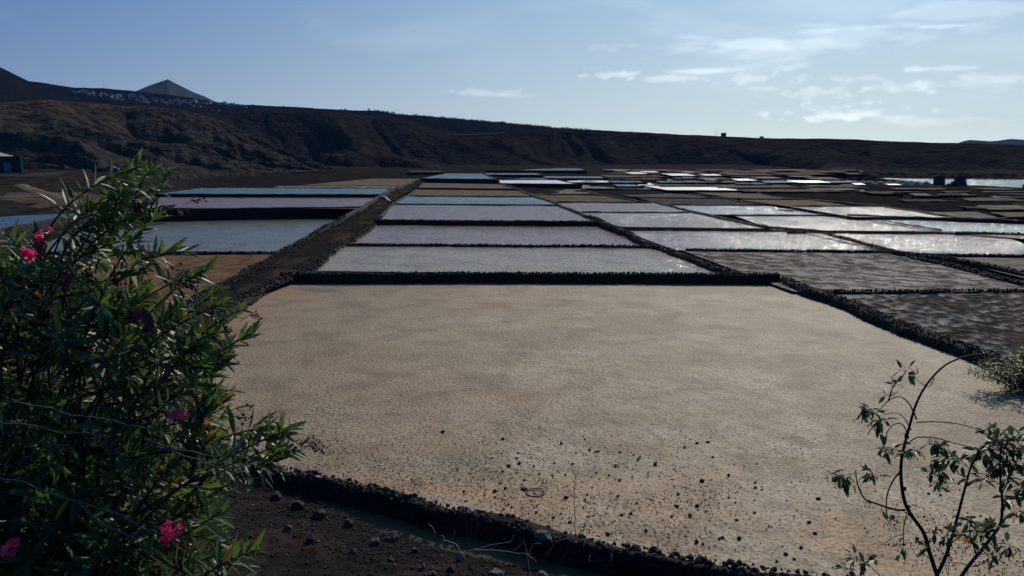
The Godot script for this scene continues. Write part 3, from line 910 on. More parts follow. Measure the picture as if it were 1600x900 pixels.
	for q in [Vector3(-1.052, 9.352, -3.250), Vector3(-1.376, 9.481, -3.350), Vector3(-1.351, 9.459, -3.350), Vector3(-1.060, 9.017, -3.050), Vector3(-1.066, 8.985, -3.050), Vector3(-0.767, 8.916, -2.950), Vector3(-0.750, 8.901, -2.950), Vector3(-0.933, 8.981, -3.000), Vector3(-1.315, 9.202, -3.300), Vector3(-1.168, 9.180, -3.200), Vector3(-1.238, 9.064, -3.200), Vector3(-1.468, 9.514, -3.500), Vector3(-1.360, 9.808, -3.500), Vector3(-1.506, 9.781, -3.500), Vector3(-1.781, 9.473, -3.400), Vector3(-1.806, 9.501, -3.400), Vector3(-1.221, 9.298, -3.300)]:
		var b := Buf.new()
		var r := RandomNumberGenerator.new()
		r.seed = int(q.y * 1000.0)
		for k in 8:
			var d := Vector3(r.randfn() * 0.7 + 0.3, r.randfn() * 0.6, r.randfn() * 0.5) * 0.02
			var e := d + Vector3(r.randfn(), r.randfn() - 0.4, r.randfn()) * 0.006
			b.tube(PackedVector3Array([d, (d + e) * 0.5]), 0.0012, 0.0055, 5)
			b.tube(PackedVector3Array([(d + e) * 0.5, e * 1.06]), 0.0055, 0.0006, 5)
			b.tube(PackedVector3Array([Vector3(-0.07, -0.02, 0), Vector3(-0.03, 0.005, 0), d]), 0.0012, 0.0012, 3)
		tag(obj("dried_flower_head", b.mesh(), M.dried, o), "dried dark flower head").position = q - root

func sapling() -> void:
	var root := Vector3(2.55, 7.0, -4.75)
	var o := thing("tobacco_tree_sapling", "spindly young tree with arching dark stems and sparse leaves beside the pan", "sapling", root)
	var meshes := [lance_leaf(0.42, 0.12), lance_leaf(0.36, 0.25), lance_leaf(0.5, 0.05)]
	var stems := [[[Vector3(2.855, 7.207, -5.000), Vector3(2.779, 7.405, -5.000), Vector3(2.729, 7.541, -5.000), Vector3(2.643, 7.658, -5.000), Vector3(2.589, 7.752, -5.000), Vector3(2.552, 7.908, -5.000), Vector3(2.544, 8.062, -5.000), Vector3(2.574, 8.258, -5.000), Vector3(2.610, 8.431, -5.000), Vector3(2.673, 8.567, -5.000), Vector3(2.767, 8.677, -5.000), Vector3(2.884, 8.736, -5.000), Vector3(3.005, 8.757, -5.000)], 0.0145, 0.0050, 0],
		[[Vector3(2.869, 7.203, -5.050), Vector3(2.921, 7.351, -5.050), Vector3(2.962, 7.562, -5.050), Vector3(2.998, 7.789, -5.050), Vector3(3.025, 7.954, -5.050), Vector3(3.055, 8.043, -5.050), Vector3(3.074, 8.109, -5.050)], 0.0130, 0.0060, 0],
		[[Vector3(2.937, 7.263, -4.900), Vector3(2.994, 7.367, -4.900), Vector3(3.104, 7.533, -4.900), Vector3(3.164, 7.643, -4.900), Vector3(3.168, 7.776, -4.900), Vector3(3.138, 7.950, -4.900), Vector3(3.122, 8.080, -4.900), Vector3(3.129, 8.208, -4.900)], 0.0125, 0.0050, 0],
		[[Vector3(2.568, 7.722, -4.950), Vector3(2.500, 7.726, -4.950), Vector3(2.389, 7.762, -4.950), Vector3(2.303, 7.797, -4.950), Vector3(2.261, 7.863, -4.950), Vector3(2.235, 7.938, -4.950), Vector3(2.227, 7.995, -4.950)], 0.0080, 0.0035, 0],
		[[Vector3(2.521, 7.995, -4.950), Vector3(2.477, 7.929, -4.950), Vector3(2.443, 7.819, -4.950), Vector3(2.453, 7.686, -4.950), Vector3(2.493, 7.655, -4.950), Vector3(2.550, 7.628, -4.950)], 0.0055, 0.0030, 0],
		[[Vector3(2.593, 8.340, -4.950), Vector3(2.535, 8.446, -4.950), Vector3(2.470, 8.489, -4.950), Vector3(2.403, 8.463, -4.950), Vector3(2.354, 8.404, -4.950), Vector3(2.304, 8.361, -4.950)], 0.0055, 0.0020, 0],
		[[Vector3(2.403, 8.459, -4.950), Vector3(2.425, 8.552, -4.950), Vector3(2.461, 8.607, -4.950), Vector3(2.507, 8.649, -4.950)], 0.0050, 0.0020, 0],
		[[Vector3(2.618, 8.232, -5.050), Vector3(2.551, 8.328, -5.050), Vector3(2.487, 8.350, -5.050), Vector3(2.434, 8.337, -5.050)], 0.0040, 0.0020, 0],
		[[Vector3(2.580, 8.193, -5.000), Vector3(2.539, 8.280, -5.000), Vector3(2.489, 8.293, -5.000), Vector3(2.442, 8.250, -5.000), Vector3(2.423, 8.171, -5.000), Vector3(2.411, 8.106, -5.000)], 0.0045, 0.0020, 0],
		[[Vector3(2.647, 8.285, -5.050), Vector3(2.764, 8.289, -5.050), Vector3(2.912, 8.276, -5.050), Vector3(3.041, 8.241, -5.050)], 0.0045, 0.0025, 0],
		[[Vector3(2.641, 8.135, -5.100), Vector3(2.698, 8.166, -5.100), Vector3(2.822, 8.157, -5.100), Vector3(2.931, 8.126, -5.100), Vector3(3.018, 8.104, -5.100)], 0.0045, 0.0025, 0],
		[[Vector3(2.711, 8.601, -5.000), Vector3(2.676, 8.537, -5.000), Vector3(2.588, 8.601, -5.000), Vector3(2.553, 8.631, -5.000)], 0.0030, 0.0015, 0],
		[[Vector3(2.595, 7.685, -5.000), Vector3(2.658, 7.631, -5.000), Vector3(2.716, 7.550, -5.000), Vector3(2.736, 7.505, -5.000)], 0.0050, 0.0040, 0],
		[[Vector3(2.579, 7.686, -4.950), Vector3(2.569, 7.597, -4.950), Vector3(2.574, 7.485, -4.950), Vector3(2.559, 7.404, -4.950)], 0.0040, 0.0020, 0],
		[[Vector3(3.046, 7.889, -5.100), Vector3(2.984, 7.911, -5.100), Vector3(2.943, 7.992, -5.100), Vector3(2.900, 8.090, -5.100)], 0.0050, 0.0020, 0],
		[[Vector3(2.993, 7.952, -5.000), Vector3(3.081, 7.952, -5.000), Vector3(3.156, 7.908, -5.000), Vector3(3.215, 7.864, -5.000)], 0.0030, 0.0015, 0],
		[[Vector3(3.144, 7.599, -4.900), Vector3(3.201, 7.696, -4.900), Vector3(3.274, 7.705, -4.900), Vector3(3.374, 7.621, -4.900)], 0.0070, 0.0040, 0],
		[[Vector3(3.009, 7.447, -4.850), Vector3(2.972, 7.536, -4.850), Vector3(2.943, 7.624, -4.850), Vector3(2.947, 7.711, -4.850)], 0.0060, 0.0030, 1],
		[[Vector3(3.052, 7.465, -4.800), Vector3(2.976, 7.408, -4.800), Vector3(2.871, 7.430, -4.800), Vector3(2.768, 7.438, -4.800)], 0.0030, 0.0020, 0],
		[[Vector3(2.828, 7.291, -4.850), Vector3(2.830, 7.403, -4.850), Vector3(2.809, 7.500, -4.850)], 0.0030, 0.0015, 1],
		[[Vector3(2.914, 7.460, -5.000), Vector3(2.973, 7.514, -5.000), Vector3(3.013, 7.541, -5.000), Vector3(3.054, 7.559, -5.000)], 0.0040, 0.0020, 0],
		[[Vector3(3.159, 7.863, -4.900), Vector3(3.204, 7.993, -4.900), Vector3(3.242, 8.101, -4.900), Vector3(3.289, 8.165, -4.900)], 0.0050, 0.0020, 0],
		[[Vector3(2.564, 7.552, -4.950), Vector3(2.503, 7.530, -4.950), Vector3(2.443, 7.485, -4.950), Vector3(2.394, 7.458, -4.950)], 0.0025, 0.0015, 0],
		[[Vector3(2.414, 7.286, -4.900), Vector3(2.346, 7.354, -4.900), Vector3(2.282, 7.376, -4.900)], 0.0030, 0.0015, 0]]
	for s in stems:
		var c := Curve3D.new()
		c.bake_interval = 0.02
		var pts: Array = s[0]
		for i in pts.size():
			var tan_: Vector3 = (pts[mini(i + 1, pts.size() - 1)] - pts[maxi(i - 1, 0)]) / 6.0
			c.add_point(pts[i], -tan_, tan_)
		var b := Buf.new()
		b.tube(c.get_baked_points(), s[1], s[2], 7)
		obj("trunk" if s[1] > 0.012 else "branch", b.mesh(), M.bark if s[3] else M.dark_bark, o).position = -root
	var leaves := []
	var seeds := 0
	for q in [[Vector3(2.499, 8.649, -4.950), 0.050, 9, 0.0],
		[Vector3(2.569, 8.636, -4.950), 0.030, 4, 0.0],
		[Vector3(2.444, 8.573, -4.950), 0.040, 6, 0.0],
		[Vector3(2.388, 8.497, -4.950), 0.030, 3, 0.0],
		[Vector3(2.293, 8.404, -4.950), 0.055, 14, 1.0],
		[Vector3(2.262, 8.370, -4.950), 0.050, 8, 1.0],
		[Vector3(2.372, 8.302, -5.000), 0.050, 14, 1.0],
		[Vector3(2.436, 8.306, -5.050), 0.035, 7, 1.0],
		[Vector3(2.418, 8.128, -5.000), 0.050, 10, 0.6],
		[Vector3(2.482, 8.115, -5.000), 0.050, 10, 1.0],
		[Vector3(2.550, 8.150, -5.000), 0.040, 5, 0.0],
		[Vector3(2.628, 8.106, -5.000), 0.050, 9, 1.0],
		[Vector3(2.138, 7.960, -4.950), 0.050, 12, 0.8],
		[Vector3(2.181, 7.929, -4.950), 0.050, 10, 0.8],
		[Vector3(2.336, 7.973, -4.950), 0.050, 13, 0.6],
		[Vector3(2.075, 7.964, -4.950), 0.030, 4, 0.8],
		[Vector3(2.847, 8.113, -5.100), 0.050, 9, 0.6],
		[Vector3(2.811, 8.135, -5.100), 0.030, 5, 1.0],
		[Vector3(2.897, 8.023, -5.100), 0.060, 14, 0.4],
		[Vector3(2.800, 7.920, -5.100), 0.055, 12, 0.0],
		[Vector3(2.863, 7.934, -5.100), 0.050, 8, 1.0],
		[Vector3(2.849, 7.844, -5.100), 0.050, 9, 1.0],
		[Vector3(2.955, 8.030, -5.050), 0.050, 12, 0.3],
		[Vector3(2.927, 7.865, -5.050), 0.030, 3, 0.0],
		[Vector3(3.094, 8.250, -5.000), 0.050, 8, 0.0],
		[Vector3(3.143, 8.171, -5.000), 0.080, 22, 0.0],
		[Vector3(3.066, 8.106, -5.000), 0.070, 18, 0.4],
		[Vector3(3.178, 8.147, -4.950), 0.080, 22, 0.2],
		[Vector3(3.256, 8.190, -4.950), 0.070, 18, 0.0],
		[Vector3(3.147, 8.038, -4.950), 0.070, 16, 0.6],
		[Vector3(3.217, 8.071, -4.900), 0.060, 14, 1.0],
		[Vector3(3.279, 8.144, -4.900), 0.070, 14, 0.4],
		[Vector3(3.186, 7.972, -4.900), 0.050, 10, 0.6],
		[Vector3(3.085, 7.908, -5.000), 0.050, 9, 0.0],
		[Vector3(3.295, 7.907, -4.900), 0.060, 12, 0.6],
		[Vector3(3.335, 7.993, -4.900), 0.070, 14, 0.4],
		[Vector3(3.178, 7.841, -4.900), 0.050, 8, 0.8],
		[Vector3(3.292, 7.732, -4.900), 0.050, 10, 0.8],
		[Vector3(2.801, 7.541, -5.000), 0.035, 8, 0.0],
		[Vector3(2.888, 7.514, -5.000), 0.045, 9, 0.3],
		[Vector3(2.958, 7.541, -5.000), 0.035, 6, 0.3],
		[Vector3(2.754, 7.450, -5.000), 0.030, 5, 0.6],
		[Vector3(2.923, 7.702, -4.850), 0.040, 8, 1.0],
		[Vector3(3.057, 7.590, -4.900), 0.060, 16, 0.2],
		[Vector3(3.117, 7.621, -4.900), 0.050, 12, 0.0],
		[Vector3(3.000, 7.533, -4.900), 0.050, 10, 0.5],
		[Vector3(3.103, 7.456, -4.850), 0.050, 9, 0.3],
		[Vector3(3.213, 7.514, -4.850), 0.040, 7, 1.0],
		[Vector3(2.561, 7.485, -4.950), 0.035, 4, 1.0],
		[Vector3(2.567, 7.413, -4.950), 0.030, 2, 1.0],
		[Vector3(2.474, 7.628, -4.950), 0.030, 3, 0.8],
		[Vector3(2.258, 7.412, -4.900), 0.050, 12, 0.2],
		[Vector3(2.311, 7.376, -4.900), 0.050, 11, 0.2],
		[Vector3(2.188, 7.340, -4.900), 0.040, 6, 1.0],
		[Vector3(2.371, 7.412, -4.900), 0.035, 6, 0.0]]:
		var c: Vector3 = q[0]
		var b := Buf.new()
		for k in int(q[2] * (1.8 if c.x > 2.75 else 1.25)):
			var out := Vector3(rng.randfn(), rng.randfn() * 0.8 - q[3] * 0.5, rng.randfn()).normalized()
			var at: Vector3 = c + out * q[1] * pow(rng.randf(), 0.6)
			var dl := (out + Vector3(0, -0.5 * q[3] + 0.25, 0) + Vector3(rng.randfn(), rng.randfn(), rng.randfn()) * 0.35).normalized()
			var l := rng.randf_range(0.04, 0.082)
			var pick := rng.randf()
			leaves.append([Transform3D(leaf_basis(dl, Vector3.UP + Vector3(rng.randfn(), 0, rng.randfn()) * 0.5, l, 1.0), at - root), "broad_leaf" if pick < 0.75 else "leaf" if pick < 0.93 else "young_leaf" if pick < 0.985 else "yellow_leaf", l])
			b.tube(PackedVector3Array([c - root, (c + at) * 0.5 - root + Vector3(0, 0.008, 0), at - root]), 0.0016, 0.001, 3)
		if q[3] > 0.5:  # dry seed capsules hanging under the cluster
			for k in int(q[2] * 0.8):
				var at: Vector3 = c - root + Vector3(rng.randfn() * q[1] * 0.6, -q[1] * rng.randf_range(0.2, 1.3), rng.randfn() * q[1] * 0.5)
				b.tube(PackedVector3Array([at + Vector3(rng.randfn() * 0.01, 0.022, 0), at + Vector3(0, 0.008, 0), at]), 0.0012, 0.0055, 4)
		tag(obj("twig", b.mesh(), M.dried if q[3] > 0.5 else M.dark_bark, o), "", "", "", "stuff")
		seeds += 1
	put_leaves(o, leaves, meshes, 300, func(_p): return true)

func weed(label: String, lines: Array, m: Material, r: float) -> void:
	var root: Vector3 = lines[0][0]
	var o := thing("dry_weed", label, "dry weed", root)
	for l in lines:
		var pts := PackedVector3Array()
		for i in l.size() - 1:
			for k in 4:
				pts.append(l[i].lerp(l[i + 1], k / 4.0) - root + Vector3(rng.randfn(), rng.randfn(), rng.randfn()) * r * 0.8)
		pts.append(l[-1] - root)
		var b := Buf.new()
		b.tube(pts, r, r * 0.5, 4)
		obj("stalk", b.mesh(), m, o)

func low_shrub(called: String, label: String, at: Vector3, size: Vector3, count: int, singles: int, leaf: float, kinds: Array, stems := 14) -> void:
	var o := thing(called, label, "shrub", at)
	var mesh := lance_leaf(0.24, 0.2)
	var leaves := []
	for k in stems:
		var tip := Vector3(rng.randf_range(-1, 1) * size.x, size.y * rng.randf_range(0.55, 1.0), rng.randf_range(-1, 1) * size.z)
		tip.y *= 1.0 - 0.35 * absf(tip.x / size.x)
		var pts := bezier(Vector3(tip.x * 0.25, 0, tip.z * 0.25), Vector3(tip.x * 0.4, tip.y * 0.6, tip.z * 0.4), tip * 0.9, tip, 10)
		var b := Buf.new()
		b.tube(pts, 0.02 * size.y, 0.005 * size.y, 4)
		obj("stem", b.mesh(), M.dark_bark, o)
		for e in count / stems:
			var i := mini(int(rng.randf() * 10.0), 9)
			var p := pts[i].lerp(pts[i + 1], rng.randf()) + Vector3(rng.randfn(), rng.randfn(), rng.randfn()) * 0.1 * size.y
			p.y = maxf(p.y, 0.02)
			var dl := Vector3(rng.randfn(), rng.randfn() * 0.6 + 0.5, rng.randfn()).normalized()
			var l := leaf * rng.randf_range(0.6, 1.3)
			leaves.append([Transform3D(leaf_basis(dl, Vector3.UP + dl.cross(Vector3.RIGHT) * 0.4, l, 1.0), p), kinds[rng.randi() % kinds.size()], l + p.z * 0.02])
	put_leaves(o, leaves, [mesh], singles, func(_p): return true)

# ---------------------------------------------------------------- buildings and machines
func box_part(called: String, m: Material, parent: Node3D, at: Vector3, s: Vector3, turn := 0.0) -> MeshInstance3D:
	var b := Buf.new()
	b.box(Transform3D(Basis.from_euler(Vector3(0, turn, 0)), at), s)
	return obj(called, b.mesh(), m, parent)

func mill(label: String, at: Vector3, r0: float, r1: float, h: float, broken: float) -> void:
	var o := thing("mill_tower", label, "mill tower", at)
	var b := Buf.new()
	var sides := 22
	var ringp := []
	for j in 7:
		var row := []
		for k in sides:
			var a := TAU * k / sides
			var f := j / 6.0
			var top := h * (1.0 - broken * (0.5 + 0.5 * sin(a * 2.0 + 1.0)) * (0.6 + 0.4 * sin(a * 5.0)))
			var r := lerpf(r0, r1, f) * (1.0 + 0.02 * sin(a * 9.0 + j * 2.0))
			row.append(Vector3(cos(a) * r, -0.5 + (top + 0.5) * f, sin(a) * r))
		ringp.append(row)
	for j in 6:
		for k in sides:
			var e := (k + 1) % sides
			b.quad(ringp[j][k], ringp[j + 1][k], ringp[j + 1][e], ringp[j][e])
	for k in sides:  # top of the shell and its inside
		var e := (k + 1) % sides
		var i0: Vector3 = ringp[6][k] * Vector3(0.72, 1, 0.72)
		var i1: Vector3 = ringp[6][e] * Vector3(0.72, 1, 0.72)
		b.quad(ringp[6][k], i0, i1, ringp[6][e])
		b.quad(i0, Vector3(i0.x, 0, i0.z), Vector3(i1.x, 0, i1.z), i1)
	obj("wall", b.mesh(), M.masonry, o)
	box_part("door", M.dark_opening, o, Vector3(0.3, 0.75, r0 * 0.93), Vector3(0.7, 1.5, 0.25))
	var t := Buf.new()
	t.tube(PackedVector3Array([Vector3(0.2, h * 0.5, 0), Vector3(0.25, h, 0), Vector3(0.4, h + 2.3, 0)]), 0.1, 0.05, 5)
	obj("mast", t.mesh(), M.weathered_wood, o)
	var t2 := Buf.new()
	t2.tube(PackedVector3Array([Vector3(-0.9, h + 0.9, 0.2), Vector3(0.3, h + 1.3, 0.1), Vector3(1.4, h + 1.5, 0)]), 0.05, 0.04, 4)
	t2.tube(PackedVector3Array([Vector3(0.2, h + 0.5, 0.2), Vector3(0.8, h + 1.9, 0.1)]), 0.04, 0.03, 4)
	obj("sail_spar", t2.mesh(), M.weathered_wood, o)

func build_far_things(ridge: Dictionary, near_hill: Dictionary, plateau: Dictionary) -> void:
	# salt heaps along the lagoon
	for k in 13:
		var f := k / 12.0
		var at := Vector3(107.0 + f * 27.0 + rng.randf_range(-0.3, 0.3), 0, -282.0 + f * 20.0)
		at.y = ground_height(at.x, at.z) - 0.1
		var hgt := rng.randf_range(1.15, 1.45)
		var w := rng.randf_range(1.55, 1.85)
		var prof := PackedVector2Array([Vector2(w * 1.05, -0.2), Vector2(w, 0.05), Vector2(w * 0.72, hgt * 0.45), Vector2(w * 0.42, hgt * 0.82), Vector2(w * 0.2, hgt * 0.97), Vector2(0.02, hgt)])
		var b := Buf.new()
		b.lathe(prof, 16)
		for i in b.v.size():
			b.v[i] *= Vector3(1, 1, 1) * (1.0 + 0.07 * noise_a.get_noise_3d(b.v[i].x * 60 + k * 50, b.v[i].y * 60, b.v[i].z * 60))
		var o := obj("salt_heap", b.mesh(), M.salt)
		o.position = at
		tag(o, ["last", "twelfth", "eleventh", "tenth", "ninth", "eighth", "seventh", "sixth", "fifth", "fourth", "third", "second", "first"][k] + " grey white salt heap in the row counted from the mill towers", "salt heap", "row of salt heaps by the lagoon")
	mill("squat round stone mill tower with broken top next to the salt heaps", Vector3(141.2, 1.0, -268.0), 1.85, 1.65, 2.9, 0.12)
	mill("tapering round stone mill tower standing farther from the salt heaps", Vector3(139.0, 0.9, -251.5), 2.35, 1.3, 3.3, 0.05)
	var ruin := thing("ruined_wall", "low dark heap of a ruined wall leaning against the tapering mill tower", "ruin", Vector3(135.6, 0.9, -250.0))
	for q in [[0.0, 0.5, 0.0, 2.8, 1.1, 1.6], [0.5, 1.1, 0.2, 1.2, 1.2, 1.0], [-1.6, 0.3, 0.2, 1.6, 0.7, 1.3], [1.8, 0.6, 0.1, 1.4, 1.2, 1.2]]:
		var s := obj("stone", rocks[3 + int(q[0] * 2.0 + 4.0) % 4], M.masonry, ruin)
		s.transform = Transform3D(Basis.from_euler(Vector3(0, q[0] * 3.0, 0)).scaled(Vector3(q[3], q[4], q[5]) * 1.25), Vector3(q[0], q[1], q[2]))
	var t := Buf.new()
	t.tube(PackedVector3Array([Vector3(1.1, 0.8, 0), Vector3(1.15, 2.0, 0), Vector3(1.1, 3.6, 0)]), 0.06, 0.04, 4)
	obj("post", t.mesh(), M.weathered_wood, ruin)
	var hut := thing("pump_hut", "small flat roofed stone hut by the lagoon shore", "hut", Vector3(144.5, 0.8, -226.0))
	box_part("wall", M.masonry, hut, Vector3(0.6, 0.75, 0), Vector3(3.6, 1.7, 2.6))
	box_part("roof", M.masonry, hut, Vector3(0.9, 1.66, 0), Vector3(3.4, 0.12, 2.9))
	box_part("door", M.dark_opening, hut, Vector3(0.2, 0.65, 1.32), Vector3(0.8, 1.4, 0.06))
	# village on the dark slope
	var village = [[-24.76, 3.743, 9.0], [-24.85, 3.583, 2.5], [-24.45, 3.536, 4.5], [-24.15, 3.761, 2.8], [-24.18, 3.642, 7.0], [-23.55, 3.620, 3.7], [-24.05, 3.408, 4.1], [-23.90, 3.353, 3.0], [-23.29, 3.547, 2.7], [-23.03, 3.554, 3.3], [-23.34, 3.427, 3.6], [-22.89, 3.398, 3.3], [-22.58, 3.506, 3.3], [-22.16, 3.537, 8.0], [-22.02, 3.339, 2.5], [-21.78, 3.425, 10.0], [-21.62, 3.510, 3.1], [-21.48, 3.352, 3.5], [-21.16, 3.480, 9.0], [-21.01, 3.504, 3.8], [-20.82, 3.448, 4.4], [-20.59, 3.413, 2.6], [-20.39, 3.376, 4.5], [-20.19, 3.421, 4.4], [-19.60, 3.414, 3.9], [-19.45, 3.343, 8.0], [-19.25, 3.421, 7.0], [-18.94, 3.284, 8.0], [-18.70, 3.330, 2.5], [-18.22, 3.298, 3.5], [-17.90, 3.200, 3.5], [-20.02, 2.956, 2.2], [-19.67, 2.942, 2.4], [-27.92, 3.871, 6.0], [-27.68, 3.880, 5.0], [-27.40, 3.897, 9.0], [-27.16, 3.802, 3.0], [-26.95, 3.828, 3.8], [-26.52, 3.823, 3.7], [-26.28, 3.812, 5.0], [-25.71, 3.733, 3.3], [-25.52, 3.798, 3.1], [-25.42, 3.723, 3.7], [-25.38, 3.802, 2.3], [-25.90, 3.552, 3.2], [-25.68, 3.543, 2.9], [-25.40, 3.528, 4.3], [-23.07, 3.454, 3.0], [-22.39, 3.431, 3.5], [-21.32, 3.404, 2.4], [-25.63, 3.601, 3.4], [-26.61, 3.711, 2.8], [-27.00, 3.837, 4.5], [-17.50, 3.337, 3.7], [-21.38, 3.334, 4.4], [-23.35, 3.434, 2.4], [-25.97, 3.649, 4.5], [-26.96, 3.838, 2.3], [-27.63, 3.862, 3.6], [-23.82, 3.362, 2.7], [-24.10, 3.565, 2.9], [-25.33, 3.421, 3.4], [-27.22, 3.761, 4.4], [-24.13, 3.436, 3.3], [-24.52, 3.450, 3.3], [-22.90, 3.372, 3.2], [-18.58, 3.308, 2.4], [-26.45, 3.852, 2.4], [-18.09, 3.302, 4.0], [-25.96, 3.622, 3.8], [-22.05, 3.306, 4.4], [-18.80, 3.394, 3.0], [-24.34, 3.396, 2.4], [-26.53, 3.693, 2.9], [-26.89, 3.728, 4.3], [-20.75, 3.178, 3.3], [-19.21, 3.364, 3.1], [-25.91, 3.806, 4.1], [-22.57, 3.388, 4.2], [-27.15, 3.691, 2.5], [-22.80, 3.354, 2.9], [-25.69, 3.773, 3.4], [-27.71, 3.848, 2.5], [-25.24, 3.551, 3.4], [-24.14, 3.395, 4.0], [-18.68, 3.415, 2.7], [-23.93, 3.543, 4.1], [-21.17, 3.196, 2.6], [-25.87, 3.660, 3.2], [-24.90, 3.630, 2.4], [-20.07, 3.452, 2.7], [-26.18, 3.752, 2.4], [-25.57, 3.728, 3.2], [-23.42, 3.456, 4.4], [-21.94, 3.407, 3.5], [-26.90, 3.869, 4.0]]
	for i in village.size():
		var h: Array = village[i]
		var at := on_hill(near_hill if i == village.size() - 1 and false else ridge, h[0], h[1])
		var d := Vector2(at.x, at.z).length()
		var w: float = h[2] * d / 1256.0
		var hh := clampf(w * 0.34, 2.2, 4.6)
		var o := thing("village_house", "small white flat roofed house of the village on the dark slope", "house", at, deg_to_rad(-h[0] + rng.randf_range(-25, 25)), "white houses of the village on the slope")
		var b := Buf.new()
		b.box(Transform3D(Basis(), Vector3(0, hh * 0.5 - 1.5, 0)), Vector3(w, hh + 3.0, w * 0.55))
		b.box(Transform3D(Basis(), Vector3(w * rng.randf_range(-0.3, 0.3), hh + 0.8, -0.4)), Vector3(w * 0.4, 1.9, w * 0.4))
		obj("wall", b.mesh(), M.house, o)
		for k in 3:
			box_part("window", M.dark_opening, o, Vector3(w * (k - 1) * 0.28, hh * 0.5, w * 0.275), Vector3(w * 0.09, hh * 0.32, 0.3))
	# dark bushes and small trees along the far skyline
	var bushes: Array[Transform3D] = []
	for k in 330:
		var az := rng.randf_range(-24.0, 6.5)
		if az < -13.0 and rng.randf() < 0.55:
			continue
		var rc := piece(ridge.far, az) * rng.randf_range(0.8, 1.0)
		var sc := rng.randf_range(2.0, 6.0)
		bushes.append(Transform3D(Basis.from_euler(Vector3(0, rng.randf() * TAU, 0)).scaled(Vector3(sc * 1.3, sc, sc * 1.3)), polar(az, rc, hill_height(ridge, az, rc) + sc * 0.25)))
	for k in 420:
		var az := rng.randf_range(-9.5, 5.0)
		var rc := piece(ridge.far, az) * rng.randf_range(0.97, 1.0)
		var sc := rng.randf_range(1.6, 4.2)
		bushes.append(Transform3D(Basis.from_euler(Vector3(0, rng.randf() * TAU, 0)).scaled(Vector3(sc * 1.5, sc, sc * 1.5)), polar(az, rc, hill_height(ridge, az, rc) + sc * 0.2)))
	var bm := Buf.new()
	for k in 60:
		var d := Vector3(rng.randfn(), absf(rng.randfn()), rng.randfn()) * 0.3
		var e := Vector3(rng.randfn(), rng.randfn(), rng.randfn()).normalized() * 0.2
		var f := Vector3(rng.randfn(), rng.randfn(), rng.randfn()).normalized() * 0.2
		bm.tri(d, d + e, d + f)
	tag(scatter("ridge_scrub", bm.mesh(), M.scrub, bushes), "dark scrub and small trees along the far skyline")
	# masts and huts on the skyline
	for q in [[-26.32, 4.16, "thin antenna mast on the skyline above the village", 13.0, 0], [13.93, 1.42, "thin pole on the plateau edge a step farther from the square hut", 5.0, 1], [14.08, 1.42, "thin pole on the plateau edge close beside the square hut", 5.0, 1]]:
		var hill: Dictionary = ridge if q[4] == 0 else plateau
		var at := polar(q[0], piece(hill.far, q[0]), hill_height(hill, q[0], piece(hill.far, q[0]) + 0.5))
		var o := thing("mast", q[2], "mast", at)
		var b := Buf.new()
		b.tube(PackedVector3Array([Vector3(0, -2, 0), Vector3(0, q[3] * 0.5, 0), Vector3(0, q[3], 0)]), 0.16, 0.1, 5)
		obj("pole", b.mesh(), M.weathered_wood, o)
		var c := Buf.new()
		c.tube(PackedVector3Array([Vector3(-0.7, q[3] * 0.85, 0), Vector3(0, q[3] * 0.86, 0), Vector3(0.7, q[3] * 0.85, 0)]), 0.08, 0.08, 4)
		obj("crossbar", c.mesh(), M.weathered_wood, o)
	for q in [[14.50, 1.37, "square dark hut standing on the plateau skyline", 4.6, 3.0], [16.98, 1.23, "low dark shelter on the plateau skyline away from the square hut", 3.6, 1.5]]:
		var at := polar(q[0], piece(plateau.far, q[0]), hill_height(plateau, q[0], piece(plateau.far, q[0]) + 0.5) - 0.3)
		var o := thing("hut", q[2], "hut", at, deg_to_rad(-q[0]))
		box_part("wall", M.masonry, o, Vector3(0, q[4] * 0.5, 0), Vector3(q[3], q[4], q[3] * 0.8))
		box_part("roof", M.masonry, o, Vector3(0, q[4] + 0.1, 0), Vector3(q[3] * 1.1, 0.2, q[3] * 0.9))
		box_part("door", M.dark_opening, o, Vector3(0.4, q[4] * 0.4, q[3] * 0.41), Vector3(0.9, q[4] * 0.7, 0.1))

